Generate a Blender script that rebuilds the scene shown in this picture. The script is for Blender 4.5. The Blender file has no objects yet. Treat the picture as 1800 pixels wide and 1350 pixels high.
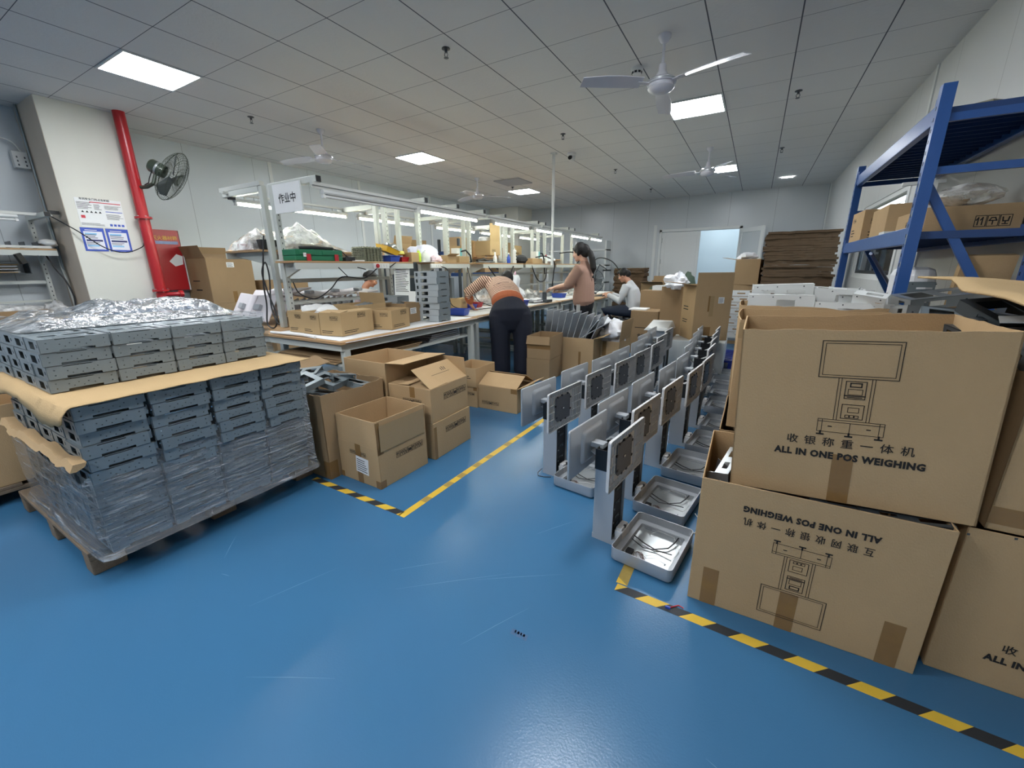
import bpy, bmesh, math, random
from mathutils import Vector, Matrix, Euler, noise
random.seed(7)
SC = bpy.context.scene
COL = SC.collection
R = math.radians
def L(h):
    c = [int(h[i:i+2], 16)/255 for i in (0, 2, 4)]
    return [x/12.92 if x <= .04045 else ((x+.055)/1.055)**2.4 for x in c] + [1]
# ---------------------------------------------------------------- camera
CAM_H = 1.30
def make_camera():
    yaw, pitch, roll, f = -.5276, .2756, -.01058, 716.36
    cy, sy, cp, sp = math.cos(yaw), math.sin(yaw), math.cos(pitch), math.sin(pitch)
    fw = Vector((sy*cp, cy*cp, -sp)); r = Vector((cy, -sy, 0)); u = r.cross(fw)
    cr, sr = math.cos(roll), math.sin(roll)
    r2 = cr*r + sr*u; u2 = -sr*r + cr*u
    cd = bpy.data.cameras.new('camera'); cd.sensor_width = 36; cd.lens = f*36/1800; cd.clip_start = .02; cd.clip_end = 200
    co = bpy.data.objects.new('camera', cd); COL.objects.link(co)
    co.matrix_world = Matrix(((r2.x, u2.x, -fw.x, 0), (r2.y, u2.y, -fw.y, 0), (r2.z, u2.z, -fw.z, CAM_H), (0, 0, 0, 1)))
    SC.camera = co
make_camera()
# ---------------------------------------------------------------- world, exposure
vs = SC.view_settings
vs.view_transform = 'Standard'; vs.look = 'None'; vs.gamma = 1.0; vs.use_curve_mapping = False
vs.exposure = 2.55
PANEL_E, TUBE_E = 8.5, 9.0
w = bpy.data.worlds.new('world'); SC.world = w; w.use_nodes = True
bg = w.node_tree.nodes['Background']; bg.inputs[0].default_value = (.75, .88, 1, 1); bg.inputs[1].default_value = 1.2
SC.cycles.use_denoising = True
SC.cycles.max_bounces = 7; SC.cycles.diffuse_bounces = 4; SC.cycles.glossy_bounces = 4; SC.cycles.transmission_bounces = 4; SC.cycles.transparent_max_bounces = 12
SC.cycles.caustics_reflective = False; SC.cycles.caustics_refractive = False
SC.cycles.sample_clamp_indirect = 4.0
# ---------------------------------------------------------------- materials
def M(name, col, rough=.5, metal=0., var=0., scale=8., bump=0., bscale=60., spec=.5, emit=None, es=0., alpha=None, coat=0., stretch=None):
    m = bpy.data.materials.new(name); m.use_nodes = True
    nt = m.node_tree; b = nt.nodes['Principled BSDF']
    c = L(col) if isinstance(col, str) else list(col)+[1]
    b.inputs['Base Color'].default_value = c
    b.inputs['Roughness'].default_value = rough; b.inputs['Metallic'].default_value = metal
    b.inputs['Specular IOR Level'].default_value = spec
    if coat: b.inputs['Coat Weight'].default_value = coat; b.inputs['Coat Roughness'].default_value = .1
    if emit: b.inputs['Emission Color'].default_value = L(emit); b.inputs['Emission Strength'].default_value = es
    if alpha is not None: b.inputs['Alpha'].default_value = alpha
    if var or bump:
        tc = nt.nodes.new('ShaderNodeTexCoord'); src = tc.outputs['Object']
        if stretch:
            mp = nt.nodes.new('ShaderNodeMapping'); mp.inputs['Scale'].default_value = stretch
            nt.links.new(src, mp.inputs[0]); src = mp.outputs[0]
    if var:
        n = nt.nodes.new('ShaderNodeTexNoise'); n.inputs['Scale'].default_value = scale; n.inputs['Detail'].default_value = 5; n.inputs['Roughness'].default_value = .65
        nt.links.new(src, n.inputs['Vector'])
        mx = nt.nodes.new('ShaderNodeMix'); mx.data_type = 'RGBA'
        mx.inputs[6].default_value = [x*(1-var) for x in c[:3]]+[1]; mx.inputs[7].default_value = [min(1, x*(1+var)) for x in c[:3]]+[1]
        nt.links.new(n.outputs[0], mx.inputs[0]); nt.links.new(mx.outputs[2], b.inputs['Base Color'])
    if bump:
        n2 = nt.nodes.new('ShaderNodeTexNoise'); n2.inputs['Scale'].default_value = bscale; n2.inputs['Detail'].default_value = 3
        nt.links.new(src, n2.inputs['Vector'])
        bp = nt.nodes.new('ShaderNodeBump'); bp.inputs['Strength'].default_value = bump; bp.inputs['Distance'].default_value = .01
        nt.links.new(n2.outputs[0], bp.inputs['Height']); nt.links.new(bp.outputs[0], b.inputs['Normal'])
    return m
def film(name, tint, gloss_fac, rough=.12, bscale=18., stretch=(1, 1, 1), opac=.1, opcol='d9dcde', bump=.9, ior=1.35, lo=.4, hi=.75):
    """clear plastic: mostly see-through with wrinkled glossy reflections and a thin milky share that can carry painted streaks of shine"""
    m = bpy.data.materials.new(name); m.use_nodes = True; nt = m.node_tree
    for n in list(nt.nodes): nt.nodes.remove(n)
    N = nt.nodes.new; out = N('ShaderNodeOutputMaterial')
    tr = N('ShaderNodeBsdfTransparent'); tr.inputs[0].default_value = L(tint)
    gl = N('ShaderNodeBsdfGlossy'); gl.inputs[0].default_value = (.95, .95, .95, 1); gl.inputs['Roughness'].default_value = rough
    df = N('ShaderNodeBsdfDiffuse'); df.inputs[0].default_value = L(opcol)
    tc = N('ShaderNodeTexCoord'); mp = N('ShaderNodeMapping'); mp.inputs['Scale'].default_value = stretch
    nt.links.new(tc.outputs['Object'], mp.inputs[0])
    no = N('ShaderNodeTexNoise'); no.inputs['Scale'].default_value = bscale; no.inputs['Detail'].default_value = 4
    nt.links.new(mp.outputs[0], no.inputs['Vector'])
    bp = N('ShaderNodeBump'); bp.inputs['Strength'].default_value = bump; bp.inputs['Distance'].default_value = .03
    nt.links.new(no.outputs[0], bp.inputs['Height']); nt.links.new(bp.outputs[0], gl.inputs['Normal'])
    rp = N('ShaderNodeMapRange'); rp.inputs[1].default_value = lo; rp.inputs[2].default_value = hi; rp.inputs[3].default_value = opac*.3; rp.inputs[4].default_value = opac*2.2
    nt.links.new(no.outputs[0], rp.inputs[0])
    m1 = N('ShaderNodeMixShader'); nt.links.new(rp.outputs[0], m1.inputs[0]); nt.links.new(tr.outputs[0], m1.inputs[1]); nt.links.new(df.outputs[0], m1.inputs[2])
    m2 = N('ShaderNodeMixShader'); fr = N('ShaderNodeFresnel'); fr.inputs[0].default_value = ior; nt.links.new(bp.outputs[0], fr.inputs['Normal'])
    ad = N('ShaderNodeMath'); ad.operation = 'ADD'; ad.use_clamp = True; ad.inputs[1].default_value = gloss_fac; nt.links.new(fr.outputs[0], ad.inputs[0])
    nt.links.new(ad.outputs[0], m2.inputs[0]); nt.links.new(m1.outputs[0], m2.inputs[1]); nt.links.new(gl.outputs[0], m2.inputs[2])
    nt.links.new(m2.outputs[0], out.inputs[0])
    return m
def cardboard(name, col):
    m = M(name, col, .85, 0, .13, 3.0, .25, 220, spec=.2, stretch=(1, 1, .6))
    return m
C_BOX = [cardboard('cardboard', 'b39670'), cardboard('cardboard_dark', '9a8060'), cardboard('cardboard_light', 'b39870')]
C_EDGE = M('cardboard_edge', 'b59a72', .9, 0, .2, 60)
C_INK = M('printed_ink', '1d1a18', .8)
C_TAPE = M('brown_packing_tape', '8a6a42', .25, 0, .1, 30, spec=.5)
C_CLEAR = M('clear_tape_over_card', 'a98e67', .16, 0, .05, 20, .15, 30)
C_PAPER = M('white_paper', 'e6e6e4', .8, 0, .04, 10)
C_STEEL = M('grey_painted_steel', '7d878b', .38, .25, .07, 6, .04, 300)
C_STEELD = M('dark_steel', '4a5054', .4, .5, .1, 10)
C_GALV = M('galvanised_steel', 'a9adad', .33, .75, .08, 12)
C_WHITEM = M('white_powder_coat', 'd4d6d3', .45, 0, .04, 8)
C_BENCH = M('bench_steel_grey_green', 'c0c3bc', .45, 0, .05, 5)
C_ALU = M('anodised_aluminium', 'c9cac4', .4, .35, .04, 9)
C_SILVER = M('silver_plastic', 'a8acb0', .33, .25, .04, 6)
C_SILVERIN = M('silver_plastic_inside', 'c6c5c4', .45, .05, .06, 14)
C_BLACK = M('black_plastic', '131416', .4)
C_BLACKR = M('black_rubber', '17171a', .6)
C_GREYP = M('grey_mounting_plate', '63656a', .5, .2, .05, 8)
C_BROWNP = M('mounting_plate', '5f5d57', .5, .2, .05, 8)
C_WHITEP = M('white_plastic', 'dcdcd8', .45)
C_BLUEP = M('blue_plastic', '2f4fae', .35)
C_REDP = M('red_plastic', 'b3222b', .4)
C_YELP = M('yellow_plastic', 'e2b02a', .4)
C_GREENP = M('green_plastic', '1c6e4b', .4, 0, .06, 9)
C_REDPAINT = M('red_paint', 'ad2127', .3, 0, .08, 5)
C_RACK = M('blue_rack_paint', '264f8c', .32, 0, .10, 7, .05, 80)
C_RACKD = M('dark_blue_deck_paint', '24406f', .35, .2, .08, 5)
C_WOOD = M('pallet_wood', '756553', .85, 0, .3, 9, .4, 40, stretch=(1, 6, 6))
C_BOARD = M('bench_board', 'b08d64', .6, 0, .12, 6, stretch=(1, 8, 8))
C_FILM = film('stretch_film', 'f2f5f7', .05, .2, 7, (1.0, 1.0, 11), .24, 'e6ebef', 1.0, 1.32, .54, .76)  # narrow pale streaks in its milky colour stand in for lamp highlights
C_BUB = film('crumpled_film', 'eef0f0', .2, .1, 22, (1, 1, 1), .3)
C_BAG = film('plastic_bag', 'f8f8f6', .02, .2, 9, (1, 1, 1), .42, 'f2f2f0', .5, 1.12)
C_WBAG = M('white_plastic_bag', 'dedfe2', .4, 0, .08, 20, .5, 25)
C_GREENFAN = M('dark_green_enamel', '3a4338', .3, .2)
C_SKIN = M('skin', 'c48f74', .55, 0, .05, 20)
C_HAIR = M('black_hair', '15120f', .62, 0, .2, 60, .3, 120)
# ---------------------------------------------------------------- mesh builder
class MB:
    def __init__(s, mat=None): s.v = []; s.f = []; s.mi = []; s.mats = []; s.c = 0; s.x = Matrix(); s.smooth = False; s.use(mat or C_STEEL)
    def use(s, m):
        if m not in s.mats: s.mats.append(m)
        s.c = s.mats.index(m); return s
    def at(s, loc=(0, 0, 0), rot=(0, 0, 0)):
        s.x = Matrix.LocRotScale(Vector(loc), Euler(rot), None); return s
    def add(s, vs, fs):
        n = len(s.v); s.v += [tuple(s.x @ Vector(p)) for p in vs]
        for f in fs: s.f.append([i+n for i in f]); s.mi.append(s.c)
        return s
    def box(s, x0, y0, z0, x1, y1, z1):
        return s.add([(x0, y0, z0), (x1, y0, z0), (x1, y1, z0), (x0, y1, z0), (x0, y0, z1), (x1, y0, z1), (x1, y1, z1), (x0, y1, z1)],
                     [(0, 3, 2, 1), (4, 5, 6, 7), (0, 1, 5, 4), (1, 2, 6, 5), (2, 3, 7, 6), (3, 0, 4, 7)])
    def cbox(s, c, d): return s.box(c[0]-d[0]/2, c[1]-d[1]/2, c[2]-d[2]/2, c[0]+d[0]/2, c[1]+d[1]/2, c[2]+d[2]/2)
    def hexa(s, a, b):   # a, b: two lists of four points
        return s.add(list(a)+list(b), [(3, 2, 1, 0), (4, 5, 6, 7), (0, 1, 5, 4), (1, 2, 6, 5), (2, 3, 7, 6), (3, 0, 4, 7)])
    def prism(s, pts, d):  # polygon extruded by vector d
        n = len(pts); d = Vector(d); vs = [Vector(p) for p in pts]; vs += [p+d for p in vs]
        return s.add(vs, [tuple(range(n))[::-1], tuple(range(n, 2*n))]+[(i, (i+1) % n, n+(i+1) % n, n+i) for i in range(n)])
    def quad(s, a, b, c, d): return s.add([a, b, c, d], [(0, 1, 2, 3)])
    def ring(s, c, axis, r, n, up=None):
        axis = Vector(axis).normalized(); u = Vector(up) if up else (Vector((0, 0, 1)) if abs(axis.z) < .9 else Vector((1, 0, 0)))
        u = (u-axis*u.dot(axis)).normalized(); v = axis.cross(u); c = Vector(c)
        return [c+r*(math.cos(2*math.pi*i/n)*u+math.sin(2*math.pi*i/n)*v) for i in range(n)]
    def tube(s, pts, r, n=8, closed=False, caps=True):
        pts = [Vector(p) for p in pts]; k = len(pts); vs = []; rr = r if isinstance(r, (list, tuple)) else [r]*k; up = None
        for i in range(k):
            a = pts[i-1] if (i or closed) else pts[0]; b = pts[(i+1) % k] if (i < k-1 or closed) else pts[-1]
            ax = (b-a)
            if ax.length < 1e-9: ax = Vector((0, 0, 1))
            ring = s.ring(pts[i], ax, rr[i], n, up); up = ring[0]-pts[i]; vs += ring
        fs = [(i*n+j, i*n+(j+1) % n, ((i+1) % k)*n+(j+1) % n, ((i+1) % k)*n+j) for i in range(k if closed else k-1) for j in range(n)]
        if caps and not closed: fs += [tuple(range(n))[::-1], tuple(range((k-1)*n, k*n))]
        s.smooth = True
        return s.add(vs, fs)
    def lathe(s, prof, n=24, c=(0, 0, 0)):  # prof: (r,z) pairs around z
        vs = [(c[0]+r*math.cos(2*math.pi*j/n), c[1]+r*math.sin(2*math.pi*j/n), c[2]+z) for r, z in prof for j in range(n)]
        k = len(prof); s.smooth = True
        return s.add(vs, [(i*n+j, i*n+(j+1) % n, (i+1)*n+(j+1) % n, (i+1)*n+j) for i in range(k-1) for j in range(n)]+[tuple(range(n))[::-1], tuple(range((k-1)*n, k*n))])
    def plate(s, w, h, t, holes=()):  # in local xz plane, thickness along +y, holes (x0,z0,x1,z1)
        xs = sorted({0, w, *[q for o in holes for q in (max(0, min(w, o[0])), max(0, min(w, o[2])))]}); zs = sorted({0, h, *[q for o in holes for q in (max(0, min(h, o[1])), max(0, min(h, o[3])))]})
        nx, nz = len(xs)-1, len(zs)-1
        sol = [[not any(o[0] < (xs[i]+xs[i+1])/2 < o[2] and o[1] < (zs[k]+zs[k+1])/2 < o[3] for o in holes) for k in range(nz)] for i in range(nx)]
        S = lambda i, k: 0 <= i < nx and 0 <= k < nz and sol[i][k]
        vs, fs = [], []; V = lambda i, k, y: (i*(nz+1)+k)*2+y
        for x in xs:
            for z in zs: vs += [(x, 0, z), (x, t, z)]
        for i in range(nx):
            for k in range(nz):
                if not sol[i][k]: continue
                fs += [(V(i, k, 0), V(i+1, k, 0), V(i+1, k+1, 0), V(i, k+1, 0)), (V(i, k, 1), V(i, k+1, 1), V(i+1, k+1, 1), V(i+1, k, 1))]
                if not S(i-1, k): fs.append((V(i, k, 0), V(i, k+1, 0), V(i, k+1, 1), V(i, k, 1)))
                if not S(i+1, k): fs.append((V(i+1, k, 0), V(i+1, k, 1), V(i+1, k+1, 1), V(i+1, k+1, 0)))
                if not S(i, k-1): fs.append((V(i, k, 0), V(i, k, 1), V(i+1, k, 1), V(i+1, k, 0)))
                if not S(i, k+1): fs.append((V(i, k+1, 0), V(i+1, k+1, 0), V(i+1, k+1, 1), V(i, k+1, 1)))
        return s.add(vs, fs)
    def mesh(s, name):
        me = bpy.data.meshes.new(name); me.from_pydata(s.v, [], s.f)
        for m in s.mats: me.materials.append(m)
        me.polygons.foreach_set('material_index', s.mi)
        if s.smooth:
            me.polygons.foreach_set('use_smooth', [True]*len(s.f)); me.set_sharp_from_angle(angle=R(38))
        me.update(); return me
    def build(s, name, parent=None, loc=None, rz=0, rot=None, bev=0, sub=0, solid=0):
        o = bpy.data.objects.new(name, s.mesh(name)); COL.objects.link(o)
        if parent: o.parent = parent
        if loc: o.location = loc
        o.rotation_euler = rot or (0, 0, rz)
        if solid: q = o.modifiers.new('solid', 'SOLIDIFY'); q.thickness = solid; q.offset = 0
        if bev: q = o.modifiers.new('bevel', 'BEVEL'); q.width = bev; q.segments = 2; q.limit_method = 'ANGLE'; q.angle_limit = R(40)
        if sub: q = o.modifiers.new('sub', 'SUBSURF'); q.levels = sub; q.render_levels = sub
        return o
def tag(o, label=None, cat=None, group=None, kind=None):
    if label: o['label'] = label
    if cat: o['category'] = cat
    if group: o['group'] = group
    if kind: o['kind'] = kind
    return o
def thing(name, label, cat, loc=(0, 0, 0), rz=0, group=None, rot=None):
    o = bpy.data.objects.new(name, None); COL.objects.link(o); o.empty_display_size = .1
    o.location = loc; o.rotation_euler = rot or (0, 0, rz)
    return tag(o, label, cat, group)
def struct(name, mb, **k): return tag(mb.build(name, **k), kind='structure')
KIDS = {}
def copy_tree(o, loc=None, rz=None, label=None, group=None, parent=None, rot=None):
    c = o.copy(); COL.objects.link(c)
    if parent: c.parent = parent
    if loc is not None: c.location = loc
    if rot is not None: c.rotation_euler = rot
    elif rz is not None: c.rotation_euler = (0, 0, rz)
    if label: c['label'] = label
    if group: c['group'] = group
    for ch in list(o.children): copy_tree(ch, parent=c)
    return c
ORD = ['first', 'second', 'third', 'fourth', 'fifth', 'sixth', 'seventh', 'eighth', 'ninth', 'tenth', 'eleventh', 'twelfth', 'thirteenth', 'fourteenth', 'fifteenth', 'sixteenth'] + ['%dth' % i for i in range(17, 21)]+['21st', '22nd', '23rd']+['%dth' % i for i in range(24, 31)]+['31st', '32nd', '33rd']+['%dth' % i for i in range(34, 60)]
def glyphs(mb, txt, size, org, ux, uz, bold=0., center=True, spacing=1., shear=0., fit=None):
    """flat lettering appended to mb, laid in the plane of ux (writing direction) and uz (up)"""
    cu = bpy.data.curves.new('lettering', 'FONT'); cu.body = txt; cu.size = size; cu.offset = bold; cu.space_character = spacing; cu.shear = shear
    cu.align_x = 'CENTER' if center else 'LEFT'; cu.resolution_u = 2
    o = bpy.data.objects.new('lettering', cu); COL.objects.link(o)
    bpy.context.view_layer.update()
    me = bpy.data.meshes.new_from_object(o.evaluated_get(bpy.context.evaluated_depsgraph_get()))
    ux, uz, org = Vector(ux), Vector(uz), Vector(org)
    if fit: xs = [v.co.x for v in me.vertices]; ux = ux*(fit/(max(xs)-min(xs)))
    mb.add([org+ux*v.co.x+uz*v.co.y for v in me.vertices], [tuple(p.vertices) for p in me.polygons])
    bpy.data.objects.remove(o); bpy.data.curves.remove(cu); bpy.data.meshes.remove(me)
def stroke(mb, pts, wd, org, ux, uz, closed=False):
    """flat drawn line through 2D pts"""
    ux, uz, org = Vector(ux), Vector(uz), Vector(org); k = len(pts)
    for i in range(k if closed else k-1):
        a = Vector(pts[i]); b = Vector(pts[(i+1) % k]); d = (b-a)
        if d.length < 1e-6: continue
        d = d.normalized()*wd/2; n = Vector((-d.y, d.x))
        q = [a-d-n, b+d-n, b+d+n, a-d+n]
        mb.quad(*[org+ux*p.x+uz*p.y for p in q])
def rect2(x0, y0, x1, y1): return [(x0, y0), (x1, y0), (x1, y1), (x0, y1)]
# ================================================================ the room
XL, XR, YB, YN, ZC = -7.35, 1.216, 12.25, -4.6, 3.0725
def grid_mat(name, base, line, x0, sx, y0, sy, w, rough, var=.05, ax=('X', 'Y'), spec=.5, bump=0.):
    """surface with joint lines every sx / sy metres (world coordinates)"""
    m = M(name, base, rough, 0, var, 2.2, bump, 35, spec=spec); nt = m.node_tree; N = nt.nodes.new; b = nt.nodes['Principled BSDF']
    tc = N('ShaderNodeNewGeometry'); sp = N('ShaderNodeSeparateXYZ'); nt.links.new(tc.outputs['Position'], sp.inputs[0])
    def near(sock, o, s, wd):
        a = N('ShaderNodeMath'); a.operation = 'ADD'; a.inputs[1].default_value = -o+100*s+s/2; nt.links.new(sock, a.inputs[0])
        q = N('ShaderNodeMath'); q.operation = 'MODULO'; q.inputs[1].default_value = s; nt.links.new(a.outputs[0], q.inputs[0])
        d = N('ShaderNodeMath'); d.operation = 'SUBTRACT'; d.inputs[1].default_value = s/2; nt.links.new(q.outputs[0], d.inputs[0])
        e = N('ShaderNodeMath'); e.operation = 'ABSOLUTE'; nt.links.new(d.outputs[0], e.inputs[0])
        g = N('ShaderNodeMath'); g.operation = 'LESS_THAN'; g.inputs[1].default_value = wd/2; nt.links.new(e.outputs[0], g.inputs[0])
        return g.outputs[0]
    fac = None
    for a, o, s, wd in ((ax[0], x0, sx, w[0]), (ax[1], y0, sy, w[1])):
        if not s: continue
        k = near(sp.outputs[a], o, s, wd)
        if fac is None: fac = k
        else:
            mxm = N('ShaderNodeMath'); mxm.operation = 'MAXIMUM'; nt.links.new(fac, mxm.inputs[0]); nt.links.new(k, mxm.inputs[1]); fac = mxm.outputs[0]
    mx = N('ShaderNodeMix'); mx.data_type = 'RGBA'; mx.inputs[7].default_value = L(line)
    src = b.inputs['Base Color'].links[0].from_socket if b.inputs['Base Color'].links else None
    if src: nt.links.new(src, mx.inputs[6])
    else: mx.inputs[6].default_value = L(base)
    nt.links.new(fac, mx.inputs[0]); nt.links.new(mx.outputs[2], b.inputs['Base Color'])
    return m
FLOOR = M('blue_epoxy_floor', '37668a', .26, 0, .025, .5, .06, 150, spec=.42)
CEIL = grid_mat('ceiling_tiles', 'dad8d4', '606166', -2.35, .6, 1.833, .6009, (.010, .005), .9, .03, spec=.1, bump=.25)
WALLP = grid_mat('sandwich_panel', 'c3c9cc', '8f9699', 0, .98, .35, .98, (.006, .006), .32, .02)
WALLR = grid_mat('sandwich_panel_right', 'c9cac8', '9a9b99', 0, 0, .35, .98, (.006, .006), .4, .02)
WALLX = grid_mat('sandwich_panel_back', 'c3c8ca', '8f9699', .2, .98, 0, 0, (.006, .006), .3, .02)
C_COL = M('column_plaster', 'd9d7cc', .75, 0, .03, 3)
C_COLB = M('column_plaster_beige', 'cfc0ad', .75, 0, .03, 3)
C_TRIM = M('white_door_trim', 'd8dad8', .4)
C_GLASS = film('window_glass', 'eef6fa', .02, .02, 2, (1, 1, 1), .04, 'c8dbe4', .02, 1.3)
C_DARKF = M('dark_window_frame', '33373a', .4, .3)
mb = MB(FLOOR).box(XL, YN, -.1, XR, YB, 0).use(M('pale_floor_scratch', '6288a8', .5)); rs_ = random.Random(17)
for x, y, a, ln in [(-1.15, .98, .7, .5), (-1.25, 1.05, .75, .25), (-.9, 1.18, .6, .4), (-1.6, .62, 1.2, .35), (-2.0, .72, 2.4, .18), (-1.9, .66, .2, .05), (-1.05, 2.3, .5, .5), (-1.2, 2.6, .4, .4), (.05, .95, -.4, .05), (.12, .86, -.7, .06), (-.75, .9, 1.1, .3), (-1.3, .45, .5, .3), (-1.0, 3.2, .8, .4), (-.8, 1.6, 1.0, .25)]:
    p = Vector((x, y, .0003)); d = Vector((math.cos(a), math.sin(a), 0)); n = Vector((-d.y, d.x, 0))*.0006; q = p+d*ln*.5+n*3; e = p+d*ln
    mb.quad(p-n*.2, q-n, q+n, p+n*.2).quad(q-n, e-n*.2, e+n*.2, q+n)
mb.use(M('dark_floor_smudge', '33557a', .6)); [mb.quad((-.62+.012*k, 1.03+.012*(k % 2), .0003), (-.60+.012*k, 1.03+.012*(k % 2), .0003), (-.605+.012*k, 1.055, .0003), (-.622+.012*k, 1.052, .0003)) for k in range(5)]
struct('floor', mb)
struct('ceiling', MB(CEIL).box(XL, YN, ZC, XR, YB, ZC+.08))
struct('wall_left', MB(WALLP).box(XL-.1, YN, -.1, XL, YB, ZC+.08))
struct('wall_near', MB(WALLX).box(XL-.1, YN-.1, -.1, XR+.1, YN, ZC+.08))
mb = MB(WALLX).at((XL-.1, YB, -.1)); D0, D1 = -2.36, -.50
mb.plate(XR-XL+.2, ZC+.18, .1, [(D0-XL+.1, -.1, D1-XL+.1, 2.31)]); struct('wall_back', mb)
W0, W1, WZ0, WZ1 = 5.9, 7.95, 1.13, 2.08
mb = MB(WALLR).at((XR+.1, YN, -.1), (0, 0, R(90))); mb.plate(YB-YN, ZC+.18, .1, [(W0-YN, WZ0+.1, W1-YN, WZ1+.1)]); struct('wall_right', mb)
# columns
mb = MB(C_COL).box(XL, 1.72, 0, -6.652, 2.37, ZC); mb.use(C_COLB).box(XL+.001, 1.716, 0, -6.654, 1.722, ZC); struct('column_left', mb, bev=.006)
struct('column_back', MB(C_COL).box(XL, 11.35, 0, -6.35, YB, ZC))
mb = MB(C_TRIM)
for y in (4.55, 6.4, 8.6): mb.box(XL, y-.03, 0, XL+.012, y+.03, ZC)
struct('trim_1', mb)
mb = MB(C_TRIM).box(XR-.012, 5.77, 0, XR, 5.83, ZC); struct('trim_2', mb)
mb = MB(C_TRIM).box(XR-.03, YB-.03, 0, XR, YB, ZC).box(-2.58, YB-.012, 0, -2.5, YB, 2.4); struct('trim_3', mb)
mb = MB(C_TRIM); mb.box(XL, YB-.02, 0, D0-.08, YB, .08); struct('baseboard_back', mb)
struct('baseboard_left', MB(C_TRIM).box(XL, 2.5, 0, XL+.02, 11.35, .08))
# double door in the back wall: left leaf shut, right leaf swung into the room
mb = MB(C_TRIM); mb.box(D0-.06, YB-.03, 0, D0, YB+.1, 2.27).box(D1, YB-.03, 0, D1+.06, YB+.1, 2.27).box(D0-.06, YB-.03, 2.21, D1+.06, YB+.1, 2.28); struct('trim_4', mb, bev=.004)
d = tag(MB(C_TRIM).box(0, 0, .01, .96, .04, 2.2).build('door_1', loc=(D0+.005, YB-.01, 0)), kind='structure')
MB(C_TRIM).at((.07, -.008, .12)).plate(.82, 2.0, .008, [(.03, .03, .79, 1.97)]).build('leaf_moulding', d)
mb = MB(C_GALV)
for z in (.35, 1.1, 1.45, 2.0): mb.box(-.012, -.016, z-.06, .02, -.002, z+.06)
mb.build('hinge', d)
d2 = tag(MB(C_TRIM).plate(.88, 2.19, .04, [(.1, .25, .78, 2.09)]).build('door_2', loc=(D1, YB-.04, .01), rz=R(-54)), kind='structure')
MB(M('frosted_panel', 'c6cbcd', .25)).box(.1, .015, .25, .78, .02, 2.09).build('frosted_panel', d2); MB(C_GALV).cbox((.82, -.03, 1.05), (.03, .05, .12)).build('door_handle', d2)
# passage behind the open door
PW = M('passage_wall', 'd3e0e5', .5)
mb = MB(PW).box(-3.2, 14.3, 0, .6, 14.4, ZC).box(-3.3, YB+.1, 0, -3.2, 14.4, ZC).box(.6, YB+.1, 0, .7, 14.4, ZC).box(-3.3, YB+.1, 2.9, .7, 14.4, ZC); struct('wall_passage', mb)
struct('floor_passage', MB(FLOOR).box(-3.2, YB, -.1, .6, 14.3, 0))
# window in the right wall
o = tag(MB(C_TRIM).at((XR+.09, W0, WZ0), (0, 0, R(90))).plate(W1-W0, WZ1-WZ0, .08, [(.06, .06, W1-W0-.06, .58), (.06, .64, W1-W0-.06, WZ1-WZ0-.05)]).build('window_1'), kind='structure')
mb = MB(C_DARKF)
mb.at((XR+.07, W0+.06, WZ0+.06), (0, 0, R(90))).plate(W1-W0-.12, .52, .04, [(.04, .04, .6, .48), (.64, .04, 1.26, .48), (1.30, .04, 1.9, .48)])
mb.build('window_frame', o)
MB(C_GLASS).box(XR+.05, W0+.1, WZ0+.1, XR+.056, W1-.1, WZ0+.54).build('window_pane', o)
mb = MB(C_WHITEM)
for k in range(4):
    z = WZ0+.68+k*.06; mb.hexa([(XR+.02, W0+.06, z), (XR+.08, W0+.06, z+.04), (XR+.08, W1-.06, z+.04), (XR+.02, W1-.06, z)], [(XR+.02, W0+.06, z+.006), (XR+.08, W0+.06, z+.046), (XR+.08, W1-.06, z+.046), (XR+.02, W1-.06, z+.006)])
mb.build('louvre', o)
# outside the window: neighbouring facade and a tree
mb = MB(M('outside_facade', 'b9b6ae', .8)).at((9.0, 2, -2), (0, 0, R(90))); mb.plate(26, 9, .3, [(i*2.4+.8, j*2.6+.9, i*2.4+2.2, j*2.6+2.3) for i in range(10) for j in range(3)]); struct('outside_facade', mb)
struct('outside_ground', MB(M('outside_ground', '7c7f7a', .9)).box(XR+.6, -2, -2.1, 30, 40, -2))
mb = MB(M('outside_foliage', '3f5636', .8, 0, .4, 6)); random.seed(3)
for k in range(500):
    p = Vector((5.6+random.gauss(0, .6), 14.2+random.gauss(0, 1.2), 1.2+random.gauss(0, .9))); a = Vector((random.uniform(-1, 1), random.uniform(-1, 1), random.uniform(-1, 1))).normalized()*.16; b = a.orthogonal().normalized()*.12
    mb.quad(p-a, p+b, p+a, p-b)
mb.use(M('outside_bark', '4d4238', .9)).tube([(5.6, 14.2, -2), (5.6, 14.2, 1)], .12)
tag(mb.build('outside_tree'), 'leafy green tree outside the right wall window', 'tree')
# ceiling panels
DIFF = M('lit_diffuser', 'ffffff', .5, emit='f6faff', es=PANEL_E)
def panel(i, j, label):
    t = thing('ceiling_light', label, 'ceiling light', (-2.35+.6*i+.3, 1.833+.6009*j+.3, ZC), 0, 'square LED ceiling panels')
    mb = MB(C_WHITEM).at((-.3, -.3, -.004), (R(-90), 0, 0)); mb.plate(.6, -.6, .012, []) if 0 else None
    mb = MB(C_WHITEM); mb.box(-.298, -.298, -.012, .298, -.28, 0).box(-.298, .28, -.012, .298, .298, 0).box(-.298, -.28, -.012, -.28, .28, 0).box(.28, -.28, -.012, .298, .28, 0); mb.build('light_frame', t)
    MB(DIFF).box(-.28, -.28, -.008, .28, .28, -.001).build('diffuser', t)
panel(-5, 0, 'lit square ceiling panel above the left column, largest in the photo'); panel(2, 6, 'lit square ceiling panel beside the biggest ceiling fan')
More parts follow.
